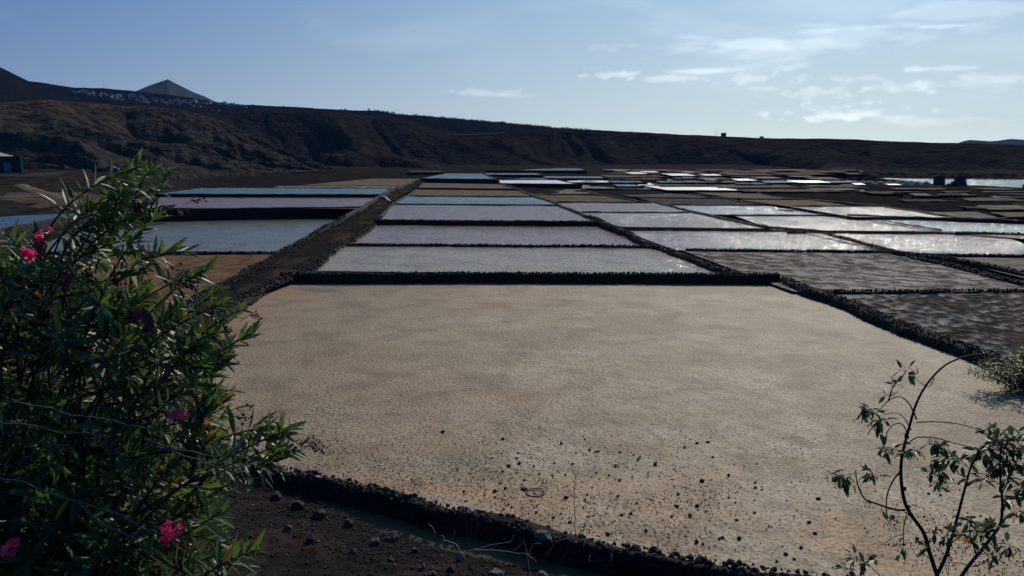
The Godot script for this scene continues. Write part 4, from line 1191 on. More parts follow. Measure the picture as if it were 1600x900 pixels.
func build_yard() -> void:
	var g := func(x: float, z: float) -> Vector3: return Vector3(x, ground_height(x, z), z)
	drape("dirt_field", "pale brown dirt field between the yard and the blue pond", PackedVector2Array([Vector2(-150, -152), Vector2(-118, -156), Vector2(-96, -160), Vector2(-80, -150), Vector2(-72, -142)]), 26.0, Color(0.15, 0.105, 0.072))
	drape("gravel_yard", "grey gravel yard in front of the stone shed", PackedVector2Array([Vector2(-150, -205), Vector2(-130, -206), Vector2(-116, -210)]), 30.0, Color(0.085, 0.08, 0.076), 0.1)
	drape("track", "pale dirt track crossing the brown field", PackedVector2Array([Vector2(-112, -185), Vector2(-101, -172), Vector2(-93, -163), Vector2(-84, -152), Vector2(-74, -141)]), 3.2, Color(0.26, 0.20, 0.15), 0.24)
	drape("track", "pale dirt track curving in from the side of the brown field", PackedVector2Array([Vector2(-108, -150), Vector2(-100, -151), Vector2(-94, -155), Vector2(-88, -157)]), 3.0, Color(0.25, 0.195, 0.15), 0.24)
	# stone shed
	var at: Vector3 = g.call(-145.6, -224.6)
	var o := thing("stone_shed", "dark stone shed with pale gable roof and blue door below the hill", "shed", at - Vector3(0, 0.3, 0), 0.55)
	box_part("wall", M.masonry, o, Vector3(0, 2.1, 0), Vector3(17.0, 4.2, 8.0))
	box_part("door", M.blue_paint, o, Vector3(5.3, 1.35, 4.02), Vector3(1.7, 2.5, 0.12))
	box_part("pillar", M.cream, o, Vector3(8.75, 2.1, 4.1), Vector3(0.45, 4.3, 0.5))
	box_part("parapet", M.masonry, o, Vector3(0, 4.25, 3.9), Vector3(17.1, 0.22, 0.35))
	var r := Buf.new()
	r.quad(Vector3(2.9, 4.2, 1.0), Vector3(3.7, 5.5, -1.5), Vector3(7.0, 4.4, -1.5), Vector3(6.8, 4.2, 1.0))
	r.quad(Vector3(3.7, 5.5, -1.5), Vector3(2.9, 4.2, -3.9), Vector3(6.8, 4.2, -3.9), Vector3(7.0, 4.4, -1.5))
	r.tri(Vector3(2.9, 4.2, 1.0), Vector3(2.9, 4.2, -3.9), Vector3(3.7, 5.5, -1.5))
	obj("roof", r.mesh(), M.cream, o)
	box_part("chimney", M.cream, o, Vector3(-3.5, 5.0, 0.5), Vector3(1.2, 1.7, 1.2))
	# loader
	at = g.call(-115.5, -227.0)
	o = thing("wheel_loader", "small yellow wheel loader parked at the foot of the hill", "loader", at, -0.5)
	box_part("body", M.yellow_paint, o, Vector3(-0.5, 1.05, 0), Vector3(2.2, 0.9, 1.3))
	box_part("cab", M.yellow_paint, o, Vector3(0.2, 2.15, 0), Vector3(1.15, 1.4, 1.25))
	box_part("cab_window", M.glass_dark, o, Vector3(0.2, 2.3, 0.64), Vector3(0.9, 0.8, 0.05))
	box_part("arm", M.yellow_paint, o, Vector3(1.3, 1.1, 0), Vector3(1.5, 0.25, 0.9))
	box_part("bucket", M.rust, o, Vector3(2.2, 0.6, 0), Vector3(0.7, 0.8, 1.8))
	for k in 4:
		var w := CylinderMesh.new()
		w.top_radius = 0.58
		w.bottom_radius = 0.58
		w.height = 0.4
		obj("wheel", w, M.tyre, o).transform = Transform3D(Basis.from_euler(Vector3(PI / 2, 0, 0)), Vector3(-1.2 if k < 2 else 0.9, 0.55, 0.75 if k % 2 else -0.75))
	# parked car
	at = g.call(-112.6, -228.0)
	o = thing("parked_car", "dark car parked next to the yellow loader", "car", at, 0.3)
	var prof := [[-2.1, 0.3], [-2.1, 0.85], [-1.3, 0.95], [-0.8, 1.42], [0.7, 1.45], [1.35, 0.98], [2.05, 0.85], [2.1, 0.3]]
	var body := Buf.new()
	for s in [-1, 1]:
		for i in range(1, prof.size() - 1):
			body.tri(Vector3(prof[0][0], prof[0][1], s * 0.85), Vector3(prof[i][0], prof[i][1], s * (0.85 if prof[i][1] < 1.2 else 0.7)), Vector3(prof[i + 1][0], prof[i + 1][1], s * (0.85 if prof[i + 1][1] < 1.2 else 0.7)))
	for i in prof.size():
		var a: Array = prof[i]
		var c: Array = prof[(i + 1) % prof.size()]
		var wa := 0.85 if a[1] < 1.2 else 0.7
		var wc := 0.85 if c[1] < 1.2 else 0.7
		body.quad(Vector3(a[0], a[1], -wa), Vector3(c[0], c[1], -wc), Vector3(c[0], c[1], wc), Vector3(a[0], a[1], wa))
	obj("body", body.mesh(), M.blue_paint, o)
	box_part("window", M.glass_dark, o, Vector3(0, 1.18, 0.75), Vector3(1.6, 0.35, 0.1))
	for k in 4:
		var w := CylinderMesh.new()
		w.top_radius = 0.32
		w.bottom_radius = 0.32
		w.height = 0.2
		obj("wheel", w, M.tyre, o).transform = Transform3D(Basis.from_euler(Vector3(PI / 2, 0, 0)), Vector3(-1.3 if k < 2 else 1.3, 0.32, 0.8 if k % 2 else -0.8))
	# post, shrubs, pipe, crust
	at = g.call(-95.8, -167.5)
	var b := Buf.new()
	b.tube(PackedVector3Array([at - Vector3(0, 0.3, 0), at + Vector3(0.02, 0.6, 0), at + Vector3(0.05, 1.3, 0)]), 0.07, 0.06, 6)
	tag(obj("post", b.mesh(), M.weathered_wood), "short grey post beside the pale dirt track", "post")
	low_shrub("dark_shrub", "dark reddish shrub at the edge of the brown dirt field", g.call(-99.5, -157.0), Vector3(2.6, 2.3, 1.4), 420, 40, 0.22, ["dull_leaf", "dull_leaf", "leaf"])
	low_shrub("dark_shrub", "tall dark shrub at the very edge of the photo by the gravel yard", g.call(-108.5, -168.0), Vector3(0.8, 3.6, 0.8), 300, 40, 0.22, ["dull_leaf", "leaf"])
	var pipe := Buf.new()
	pipe.tube(PackedVector3Array([Vector3(-26.6, 1.9, -167.0), Vector3(-25.6, 1.95, -163.5), Vector3(-24.9, 1.85, -160.5), Vector3(-24.2, 1.75, -157.5), Vector3(-23.2, 1.6, -154.0)]), 0.13, 0.16, 7)
	tag(obj("white_pipe", pipe.mesh(), M.white_paint), "bent white plastic pipe lying across the earth walkway", "pipe")

# ---------------------------------------------------------------- sky
func sky_picture() -> ImageTexture:
	var w := 4096
	var h := 2048
	# clear air: blue overhead, paler low down, whiter towards the sun
	var im := Image.create(1024, 512, false, Image.FORMAT_RGBAF)
	var sun := Vector3(sin(deg_to_rad(24.0)) * cos(deg_to_rad(36.0)), sin(deg_to_rad(36.0)), -cos(deg_to_rad(24.0)) * cos(deg_to_rad(36.0)))
	im.fill(Color(0.16, 0.15, 0.14))
	for j in 258:
		var el := PI * 0.5 - (j + 0.5) * PI / 512.0
		var low := pow(1.0 - maxf(sin(el), 0.0), 8.465)
		for i in 1024:
			var az := (i + 0.5) * TAU / 1024.0
			var g := Vector3(sin(az) * cos(el), sin(el), -cos(az) * cos(el)).dot(sun) * 0.5 + 0.5
			var a := 0.6 + 0.4 * pow(g, 4.0)
			var b := low * pow(g, 3.668)
			var c := pow(g, 10.88)
			var d := pow(g, 90.0)
			im.set_pixel(i, j, Color(0.01 * a + 1.66 * b + 0.75 * c + 1.4 * d, 0.25 * a + 1.56 * b + 0.86 * c + 1.3 * d, 0.84 * a + 0.72 * b + 0.60 * c + 1.1 * d))
	im.resize(w, h, Image.INTERPOLATE_BILINEAR)
	var f := FastNoiseLite.new()
	f.noise_type = FastNoiseLite.TYPE_SIMPLEX_SMOOTH
	f.seed = 21
	f.frequency = 1.0
	f.fractal_type = FastNoiseLite.FRACTAL_FBM
	f.fractal_octaves = 6
	f.fractal_gain = 0.55
	var puffs := [[6.83, 5.58, 2.83, 0.35, 0.75, 0], [11.37, 5.34, 3.48, 0.35, 0.70, 0], [15.98, 5.12, 2.61, 0.35, 0.50, 0], [14.30, 5.70, 4.78, 0.17, 0.60, 1], [19.40, 4.90, 0.96, 0.39, 0.55, 0], [17.23, 4.47, 1.74, 0.26, 0.35, 0], [13.82, 7.35, 6.52, 0.70, 0.45, 1], [18.71, 6.85, 6.96, 0.78, 0.40, 1], [22.48, 7.96, 4.78, 0.26, 0.60, 1], [26.47, 7.79, 2.61, 0.15, 0.80, 1], [21.00, 7.46, 8.70, 1.09, 0.35, 1], [22.44, 2.73, 4.78, 0.61, 0.75, 0], [21.30, 2.50, 2.61, 0.39, 0.50, 0], [26.18, 2.18, 4.78, 0.39, 0.45, 1], [16.90, 2.82, 0.70, 0.22, 0.60, 0], [20.43, 4.10, 3.48, 0.48, 0.50, 0], [24.95, 4.25, 3.04, 0.52, 0.45, 0], [22.68, 4.91, 2.17, 0.26, 0.50, 0], [27.36, 5.30, 2.61, 0.17, 0.60, 1], [25.94, 5.40, 0.87, 0.22, 0.60, 0], [-1.78, 4.46, 2.61, 0.35, 0.50, 0], [0.00, 4.21, 2.61, 0.22, 0.35, 1], [29.15, 4.39, 4.35, 0.70, 0.35, 0], [31.11, 4.67, 3.04, 0.52, 0.35, 1], [28.14, 8.51, 6.96, 0.96, 0.45, 1], [6.15, 7.27, 1.74, 0.35, 0.25, 0], [12.21, 5.66, 2.61, 0.17, 0.40, 1], [17.15, 6.02, 3.48, 0.43, 0.20, 0]]   # azimuth, elevation, half width, half height in degrees, strength, streakiness
	for j in range(480, 1022):
		var el := 90.0 - (j + 0.5) * 180.0 / h
		var step := 1 if el < 16.0 else 2
		for i in range(0, w, step):
			var az := fposmod((i + 0.5) * 360.0 / w + 180.0, 360.0) - 180.0
			if absf(az) > 50.0 and i % 4:
				continue
			var a := 0.0
			# thin high haze, thicker round the sun
			var n := f.get_noise_2d(az * 0.045 + 4.0, el * 0.16)
			var sunny := exp(-pow((az - 25.0) / 34.0, 2.0))
			a += 0.12 * smoothstep(-0.12, 0.5, n + 0.25 * sunny - 0.2) * (0.3 + 0.7 * sunny) * smoothstep(2.0, 8.0, el)
			var n1 := -9.0
			if absf(az) < 42.0 and el < 14.0:
				for q in puffs:
					var dx: float = (az - q[0]) / q[2]
					var dy: float = (el - q[1]) / q[3]
					var d := dx * dx + dy * dy
					if d < 4.0:
						if n1 < -5.0:
							n1 = f.get_noise_2d(az * 0.5, el * 1.5)
						var m: float = n1 if q[5] == 0 else f.get_noise_2d(az * 0.16 + q[1], el * 0.9)
						a += 0.36 * q[4] * smoothstep(0.0, 0.55, exp(-d * 1.1) - 0.46 + m * 1.05)
			if a > 0.003:
				for k in (1 if step == 1 and absf(az) <= 50.0 else 4 if absf(az) > 50.0 else 2):
					var c := im.get_pixel(mini(i + k, w - 1), j)
					im.set_pixel(mini(i + k, w - 1), j, Color(c.r + a * 1.12, c.g + a * 1.1, c.b + a * 1.08))
	return ImageTexture.create_from_image(im)

# ---------------------------------------------------------------- scene
func _ready() -> void:
	rng.seed = 7
	var cam := Camera3D.new()
	cam.name = "camera"
	add_child(cam)
	cam.position = Vector3(0, 10, 0)
	cam.rotation_degrees = Vector3(-9.270, 0, 0)
	cam.fov = 39.42
	cam.near = 0.1
	cam.far = 30000.0
	cam.current = true
	noise_a.seed = 5
	noise_a.frequency = 0.01
	noise_a.noise_type = FastNoiseLite.TYPE_SIMPLEX_SMOOTH
	noise_a.fractal_type = FastNoiseLite.FRACTAL_FBM
	noise_a.fractal_octaves = 4
	noise_b.seed = 9
	noise_b.frequency = 0.01
	noise_b.noise_type = FastNoiseLite.TYPE_SIMPLEX_SMOOTH
	noise_b.fractal_type = FastNoiseLite.FRACTAL_FBM
	noise_b.fractal_octaves = 3
	noise_d.seed = 17
	noise_d.frequency = 0.07
	noise_d.noise_type = FastNoiseLite.TYPE_SIMPLEX_SMOOTH
	noise_d.fractal_type = FastNoiseLite.FRACTAL_FBM
	noise_d.fractal_octaves = 7
	noise_d.fractal_gain = 0.6
	noise_d.domain_warp_enabled = true
	noise_d.domain_warp_amplitude = 4.0
	noise_d.domain_warp_frequency = 0.15
	noise_c.seed = 3
	noise_c.frequency = 0.62
	noise_c.noise_type = FastNoiseLite.TYPE_CELLULAR
	noise_c.cellular_return_type = FastNoiseLite.RETURN_DISTANCE2_SUB
	noise_c.fractal_type = FastNoiseLite.FRACTAL_NONE
	var env := Environment.new()
	env.background_mode = Environment.BG_SKY
	var sm := PanoramaSkyMaterial.new()
	sm.panorama = sky_picture()
	var sky := Sky.new()
	sky.sky_material = sm
	env.sky = sky
	env.tonemap_mode = Environment.TONE_MAPPER_LINEAR
	env.tonemap_exposure = 0.645
	env.sdfgi_enabled = true
	env.ssao_enabled = true
	env.ssil_enabled = true
	env.fog_enabled = true
	env.fog_density = 0.000028
	env.fog_light_color = Color(0.55, 0.74, 1.0)
	var we := WorldEnvironment.new()
	we.name = "world_environment"
	we.environment = env
	add_child(we)
	var sun := DirectionalLight3D.new()
	sun.name = "sun"
	sun.light_color = Color(1.0, 0.955, 0.89)
	sun.light_energy = 1.6
	sun.light_angular_distance = 0.5
	sun.shadow_enabled = true
	add_child(sun)
	sun.rotation_degrees = Vector3(-36.0, 180.0 - 24.0, 0)   # the sun stands ahead, a little to the side of the view

	make_materials()
	lagoon_shore = PackedVector2Array([Vector2(178.3, -422.5), Vector2(257.3, -407.7), Vector2(399.2, -389.1), Vector2(196.6, -190.8), Vector2(151.5, -239.4), Vector2(151.0, -251.2), Vector2(154.2, -278.7), Vector2(162.1, -320.7), Vector2(168.9, -356.6), Vector2(175.0, -389.1)])
	# ground: one sheet out to the horizon
	var azs := PackedFloat32Array()
	var a := -180.0
	while a < 180.001:
		azs.append(a)
		a += 0.3 if absf(a + 0.15) < 40.0 else 5.0
	var p := PackedVector3Array()
	var col := PackedColorArray()
	var r := 0.4
	var rows := 0
	while r < 7200.0:
		for az in azs:
			var q := polar(az, r, 0.0)
			q.y = ground_height(q.x, q.z)
			p.append(q)
			var s := 0.5 + 0.5 * noise_a.get_noise_2d(q.x * 6.0, q.z * 6.0)
			var c := Color(0.021, 0.019, 0.018).lerp(Color(0.038, 0.031, 0.026), clampf(s * 1.6 - 0.3, 0, 1))
			c = c.lerp(Color(0.0595, 0.0504, 0.0406), smoothstep(-18.0, -24.0, az) * 0.6)
			c = c.lerp(Color(0.036, 0.032, 0.028), smoothstep(330.0, 450.0, r) * 0.6)
			c = c.lerp(Color(0.017, 0.0155, 0.0155), smoothstep(13.0, 17.0, az) * smoothstep(285.0, 265.0, r))
			col.append(c)
		rows += 1
		r *= 1.012 if r > 130.0 and r < 300.0 else 1.028
	struct("ground", grid(azs.size(), rows, p, col), M.ground, "dark volcanic ground")
	var b := Buf.new()
	var tr := Geometry2D.triangulate_polygon(lagoon_shore)
	for i in range(0, tr.size(), 3):
		b.tri(Vector3(lagoon_shore[tr[i]].x, 0, lagoon_shore[tr[i]].y), Vector3(lagoon_shore[tr[i + 1]].x, 0, lagoon_shore[tr[i + 1]].y), Vector3(lagoon_shore[tr[i + 2]].x, 0, lagoon_shore[tr[i + 2]].y))
	struct("lagoon_water", b.mesh(), M.lagoon, "glittering turquoise lagoon behind the mill towers")
	# hills
	var near_sky = [Vector2(-42.98, 3.049), Vector2(-36.44, 3.073), Vector2(-31.88, 3.151), Vector2(-30.90, 3.277), Vector2(-29.57, 3.360), Vector2(-28.20, 3.366), Vector2(-26.81, 3.293), Vector2(-25.75, 3.206), Vector2(-23.54, 3.143), Vector2(-21.66, 2.903), Vector2(-20.12, 2.565), Vector2(-18.96, 2.128), Vector2(-17.38, 1.309), Vector2(-15.77, 0.598), Vector2(-14.12, -0.129), Vector2(-12.01, -0.828)]
	var near_near = [Vector2(-43.16, 250), Vector2(-32.01, 262), Vector2(-26.92, 290), Vector2(-21.34, 330), Vector2(-15.29, 380), Vector2(-11.91, 400)]
	var near_far = [Vector2(-43.16, 620), Vector2(-32.01, 600), Vector2(-25.12, 600), Vector2(-20.16, 570), Vector2(-17.36, 500), Vector2(-14.04, 430), Vector2(-11.91, 415)]
	var plat_sky = [Vector2(-26.87, 2.554), Vector2(-21.29, 2.749), Vector2(-19.31, 2.969), Vector2(-17.30, 3.066), Vector2(-13.99, 3.073), Vector2(-10.59, 2.899), Vector2(-8.86, 2.656), Vector2(-7.12, 2.363), Vector2(-5.36, 1.848), Vector2(-3.58, 1.677), Vector2(-1.79, 1.657), Vector2(2.24, 1.854), Vector2(4.47, 1.872), Vector2(6.69, 1.799), Vector2(8.89, 1.681), Vector2(11.50, 1.517), Vector2(14.48, 1.371), Vector2(16.98, 1.228), Vector2(18.61, 1.196), Vector2(20.60, 1.202), Vector2(22.92, 1.101), Vector2(25.18, 0.962), Vector2(28.75, 0.816), Vector2(32.09, 0.713), Vector2(38.11, 0.523), Vector2(43.27, 0.420)]
	var plat_near = [Vector2(-26.92, 400), Vector2(-17.36, 400), Vector2(-8.88, 410), Vector2(-2.24, 440), Vector2(4.47, 480), Vector2(15.29, 500), Vector2(22.88, 430), Vector2(26.92, 424), Vector2(32.01, 430), Vector2(43.16, 450)]
	var plat_far = [Vector2(-26.92, 900), Vector2(-17.36, 860), Vector2(-10.62, 820), Vector2(-5.36, 800), Vector2(0.00, 760), Vector2(6.68, 740), Vector2(15.29, 760), Vector2(22.88, 720), Vector2(32.01, 700), Vector2(43.16, 720)]
	var ridge_sky = [Vector2(-44.95, 5.666), Vector2(-37.54, 6.144), Vector2(-33.52, 5.754), Vector2(-31.70, 5.186), Vector2(-31.09, 4.892), Vector2(-30.30, 4.488), Vector2(-29.32, 4.364), Vector2(-28.14, 4.186), Vector2(-27.10, 4.188), Vector2(-26.39, 4.195), Vector2(-25.68, 4.162), Vector2(-24.41, 4.068), Vector2(-22.74, 3.941), Vector2(-21.22, 3.761), Vector2(-19.87, 3.510), Vector2(-18.09, 3.403), Vector2(-16.06, 3.357), Vector2(-13.98, 3.284), Vector2(-10.58, 3.135), Vector2(-9.29, 3.147), Vector2(-7.98, 2.921), Vector2(-5.35, 2.720), Vector2(-2.68, 2.510), Vector2(0.00, 2.294), Vector2(2.68, 2.029), Vector2(4.91, 1.849), Vector2(7.13, 1.623), Vector2(11.07, 1.260)]
	var cone_sky = [Vector2(-26.83, 3.021), Vector2(-25.54, 3.602), Vector2(-24.48, 4.085), Vector2(-23.76, 4.443), Vector2(-23.14, 4.680), Vector2(-22.76, 4.824), Vector2(-22.61, 4.885), Vector2(-22.46, 4.819), Vector2(-22.31, 4.729), Vector2(-21.76, 4.448), Vector2(-21.20, 4.164), Vector2(-20.52, 3.900), Vector2(-19.87, 3.591), Vector2(-18.90, 3.285)]
	var far_sky = [Vector2(27.73, 0.510), Vector2(28.54, 0.779), Vector2(28.84, 0.931), Vector2(29.25, 1.024), Vector2(29.76, 0.980), Vector2(30.37, 0.936), Vector2(30.83, 0.970), Vector2(31.28, 1.052), Vector2(31.74, 1.035), Vector2(32.23, 0.993), Vector2(35.16, 1.194), Vector2(40.73, 0.973)]
	var near_hill := {"sky": near_sky, "near": near_near, "far": near_far, "base": 3.2, "power": 0.8, "cliff": 0.25, "gully": 0.42, "stretch": 18.0, "freq": 0.85, "rough": 1.3, "top": 1.2, "back": 0.05, "slant": 130.0, "apron": 0.6, "cap": Color(0.11, 0.080, 0.062),
		"c0": Color(0.080, 0.070, 0.059), "c1": Color(0.056, 0.051, 0.046), "c2": Color(0.086, 0.074, 0.062)}
	var plateau := {"sky": plat_sky, "near": plat_near, "far": plat_far, "base": 2.6, "power": 1.0, "cliff": 0.75, "gully": 0.55, "stretch": 12.0, "freq": 0.62, "rough": 1.1, "top": 0.5, "back": 0.0, "slant": 90.0, "apron": 0.9,
		"c0": Color(0.046, 0.042, 0.039), "c1": Color(0.031, 0.030, 0.031), "c2": Color(0.088, 0.075, 0.063)}
	var ridge := {"sky": ridge_sky, "near": [Vector2(0, 950)], "far": [Vector2(-40, 2100), Vector2(-20, 2000), Vector2(0, 1800), Vector2(12, 1500)], "base": 12.0, "power": 1.1, "cliff": 0.0, "gully": 0.10, "stretch": 14.0, "freq": 0.3, "rough": 2.5, "top": 1.2, "back": 0.02, "slant": 0.0, "apron": 0.0,
		"c0": Color(0.0161, 0.0157, 0.0166), "c1": Color(0.0110, 0.0119, 0.0136), "c2": Color(0.0263, 0.0263, 0.0263)}
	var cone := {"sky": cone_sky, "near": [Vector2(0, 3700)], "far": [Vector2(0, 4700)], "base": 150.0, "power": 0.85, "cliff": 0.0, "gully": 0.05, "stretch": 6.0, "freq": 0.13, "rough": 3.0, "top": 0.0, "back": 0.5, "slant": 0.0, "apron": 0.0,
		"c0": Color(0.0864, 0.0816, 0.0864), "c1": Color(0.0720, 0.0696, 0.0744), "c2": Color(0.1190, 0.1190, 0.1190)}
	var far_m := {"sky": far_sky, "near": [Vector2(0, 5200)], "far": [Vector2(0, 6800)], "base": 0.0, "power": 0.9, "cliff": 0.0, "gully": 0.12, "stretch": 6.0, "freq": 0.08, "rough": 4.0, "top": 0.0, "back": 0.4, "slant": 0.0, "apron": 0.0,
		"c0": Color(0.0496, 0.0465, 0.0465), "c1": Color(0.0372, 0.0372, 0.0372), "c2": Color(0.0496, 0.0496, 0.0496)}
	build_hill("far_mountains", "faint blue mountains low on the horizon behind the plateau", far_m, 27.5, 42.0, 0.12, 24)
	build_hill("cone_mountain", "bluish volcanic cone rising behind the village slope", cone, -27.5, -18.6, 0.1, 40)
	build_hill("mountain_slope", "long dark mountain slope that carries the white village", ridge, -45.0, 11.5, 0.14, 70)
	build_hill("plateau_hill", "dark gullied escarpment under the flat skyline", plateau, -27.0, 42.0, 0.12, 90)
	build_hill("brown_hill", "brown scrubby hill at the foot of the mountain slope", near_hill, -44.0, -12.2, 0.12, 90)
	# ponds, pans and their walls
	pond("salt_pond", "shallow brine: second-row grey pond beside the earth walkway", "grey_brine", 0.58, PackedVector2Array([Vector2(-16.7, -66.3), Vector2(17.6, -63.4), Vector2(14.8, -83.4), Vector2(-18.1, -85.5)]))
	pond("salt_pond", "shallow brine: third-row lilac pond beside the earth walkway", "lilac_brine", 0.58, PackedVector2Array([Vector2(-18.0, -88.1), Vector2(14.7, -85.2), Vector2(12.3, -110.2), Vector2(-19.1, -112.8)]))
	pond("salt_pond", "shallow brine: fourth-row lilac pond beside the earth walkway", "lilac_brine", 1.03, PackedVector2Array([Vector2(-19.3, -116.2), Vector2(12.3, -112.1), Vector2(8.7, -149.1), Vector2(-22.7, -153.1)]))
	pond("salt_pond", "shallow brine: fifth-row turquoise pond beside the earth walkway", "jade_brine", 1.03, PackedVector2Array([Vector2(-23.2, -156.6), Vector2(9.0, -153.4), Vector2(5.4, -181.0), Vector2(-24.2, -185.4)]))
	mud_pan("dry_pan", "dried out: sixth-row tan pan beside the earth walkway", "tan_mud", 1.03, PackedVector2Array([Vector2(-24.4, -190.9), Vector2(4.9, -187.7), Vector2(1.7, -217.1), Vector2(-26.3, -225.6)]), 1.10)
	mud_pan("dry_pan", "dried out: seventh-row tan pan beside the earth walkway", "tan_mud", 1.31, PackedVector2Array([Vector2(-26.5, -229.2), Vector2(0.7, -224.5), Vector2(-3.9, -262.5), Vector2(-30.1, -275.5)]), 1.10)
	pond("salt_pond", "shallow brine: eighth-row blue pond beside the earth walkway", "blue_brine", 2.60, PackedVector2Array([Vector2(-30.9, -279.1), Vector2(-5.6, -275.0), Vector2(-13.2, -359.2), Vector2(-28.8, -366.1)]))
	mud_pan("dry_pan", "dried out: first-row clod covered pan in the first strip past the long berm", "clod_mud", 0.20, PackedVector2Array([Vector2(22.9, -30.0), Vector2(34.8, -30.0), Vector2(40.3, -57.5), Vector2(22.3, -57.3)]), 0.17)
	mud_pan("dry_pan", "dried out: second-row cracked grey pan in the first strip past the long berm", "crack_mud", 0.20, PackedVector2Array([Vector2(20.7, -58.5), Vector2(39.6, -57.1), Vector2(39.4, -81.9), Vector2(18.1, -84.1)]), 0.17)
	pond("salt_pond", "shallow brine: third-row pinkish pond in the first strip past the long berm", "rose_brine", 0.20, PackedVector2Array([Vector2(17.4, -84.6), Vector2(39.8, -83.4), Vector2(40.2, -105.8), Vector2(14.8, -108.6)]))
	pond("salt_pond", "shallow brine: fourth-row pinkish pond in the first strip past the long berm", "rose_brine", 0.20, PackedVector2Array([Vector2(12.5, -114.0), Vector2(35.6, -110.9), Vector2(32.5, -142.3), Vector2(11.9, -143.2)]))
	pond("salt_pond", "shallow brine: fifth-row lilac pond in the first strip past the long berm", "lilac_brine", 0.20, PackedVector2Array([Vector2(10.7, -145.0), Vector2(32.7, -144.1), Vector2(31.1, -173.0), Vector2(8.2, -174.3)]))
	mud_pan("dry_pan", "dried out: sixth-row brown stained pan in the first strip past the long berm", "stained_mud", 0.20, PackedVector2Array([Vector2(6.7, -181.2), Vector2(27.8, -177.3), Vector2(22.3, -211.1), Vector2(4.9, -212.9)]), 1.10)
	mud_pan("dry_pan", "dried out: seventh-row pale beige pan in the first strip past the long berm", "pale_mud", 0.20, PackedVector2Array([Vector2(4.5, -217.8), Vector2(22.2, -217.8), Vector2(21.2, -249.0), Vector2(1.2, -256.6)]), 1.10)
	pond("salt_pond", "shallow brine: eighth-row glaring white pond in the first strip past the long berm", "salt_brine", 1.55, PackedVector2Array([Vector2(-4.9, -260.9), Vector2(20.0, -257.8), Vector2(16.6, -297.6), Vector2(-5.9, -297.6)]))
	mud_pan("dry_pan", "dried out: ninth-row pale beige pan in the first strip past the long berm", "pale_mud", 1.55, PackedVector2Array([Vector2(-6.6, -309.7), Vector2(15.7, -303.6), Vector2(13.1, -329.3), Vector2(-7.7, -329.3)]), 1.10)
	pond("salt_pond", "shallow brine: tenth-row blue pond in the first strip past the long berm", "blue_brine", 2.60, PackedVector2Array([Vector2(-11.0, -345.4), Vector2(12.7, -333.2), Vector2(10.9, -373.3), Vector2(-13.2, -380.8)]))
	pond("salt_pond", "shallow brine: eleventh-row turquoise pond in the first strip past the long berm", "jade_brine", 3.55, PackedVector2Array([Vector2(3.5, -394.7), Vector2(34.7, -385.5), Vector2(38.3, -456.4), Vector2(19.1, -461.5)]))
	mud_pan("dry_pan", "dried out: first-row pale beige pan in the second strip past the long berm", "pale_mud", 0.30, PackedVector2Array([Vector2(41.4, -62.2), Vector2(51.0, -62.2), Vector2(55.3, -77.9), Vector2(41.9, -78.4)]), 1.10)
	pond("salt_pond", "shallow brine: second-row pinkish pond in the second strip past the long berm", "rose_brine", 0.30, PackedVector2Array([Vector2(38.9, -82.0), Vector2(53.2, -77.7), Vector2(61.8, -101.3), Vector2(37.9, -103.9)]))
	pond("salt_pond", "shallow brine: third-row pinkish pond in the second strip past the long berm", "rose_brine", 0.30, PackedVector2Array([Vector2(35.2, -107.3), Vector2(56.4, -105.4), Vector2(56.9, -132.5), Vector2(37.1, -134.7)]))
	pond("salt_pond", "shallow brine: fourth-row silvery pond in the second strip past the long berm", "bright_brine", 0.30, PackedVector2Array([Vector2(34.1, -136.3), Vector2(52.7, -135.5), Vector2(53.2, -161.2), Vector2(31.7, -163.3)]))
	mud_pan("dry_pan", "dried out: fifth-row dark brown pan in the second strip past the long berm", "dark_mud", 0.30, PackedVector2Array([Vector2(31.0, -167.1), Vector2(50.1, -163.7), Vector2(49.7, -188.3), Vector2(30.2, -192.7)]), 1.10)
	mud_pan("dry_pan", "dried out: sixth-row grey pan in the second strip past the long berm", "grey_mud", 0.30, PackedVector2Array([Vector2(29.2, -199.8), Vector2(47.9, -193.5), Vector2(45.7, -228.3), Vector2(25.7, -237.0)]), 1.10)
	mud_pan("dry_pan", "dried out: seventh-row salt white pan in the second strip past the long berm", "salt_mud", 0.70, PackedVector2Array([Vector2(21.0, -240.5), Vector2(43.5, -235.7), Vector2(39.3, -265.4), Vector2(23.5, -271.4)]), 1.10)
	pond("salt_pond", "shallow brine: eighth-row glaring white pond in the second strip past the long berm", "salt_brine", 1.39, PackedVector2Array([Vector2(20.0, -278.0), Vector2(40.5, -272.5), Vector2(38.8, -299.1), Vector2(20.1, -303.2)]))
	pond("salt_pond", "shallow brine: ninth-row blue pond in the second strip past the long berm", "blue_brine", 1.97, PackedVector2Array([Vector2(13.4, -312.3), Vector2(37.2, -306.7), Vector2(37.6, -335.4), Vector2(13.0, -338.7)]))
	pond("salt_pond", "shallow brine: first-row pinkish pond in the third strip past the long berm", "rose_brine", 0.40, PackedVector2Array([Vector2(57.1, -100.0), Vector2(63.8, -89.8), Vector2(69.4, -98.6), Vector2(57.8, -101.1)]))
	pond("salt_pond", "shallow brine: second-row silvery pond in the third strip past the long berm", "bright_brine", 0.40, PackedVector2Array([Vector2(55.5, -102.1), Vector2(67.9, -100.4), Vector2(76.8, -114.5), Vector2(54.9, -128.4)]))
	pond("salt_pond", "shallow brine: third-row pinkish pond in the third strip past the long berm", "rose_brine", 0.76, PackedVector2Array([Vector2(53.1, -124.8), Vector2(68.0, -123.5), Vector2(69.7, -151.5), Vector2(52.2, -151.5)]))
	mud_pan("dry_pan", "dried out: fourth-row tan pan in the third strip past the long berm", "tan_mud", 0.76, PackedVector2Array([Vector2(52.2, -152.8), Vector2(65.0, -151.8), Vector2(64.5, -175.3), Vector2(49.8, -176.6)]), 1.10)
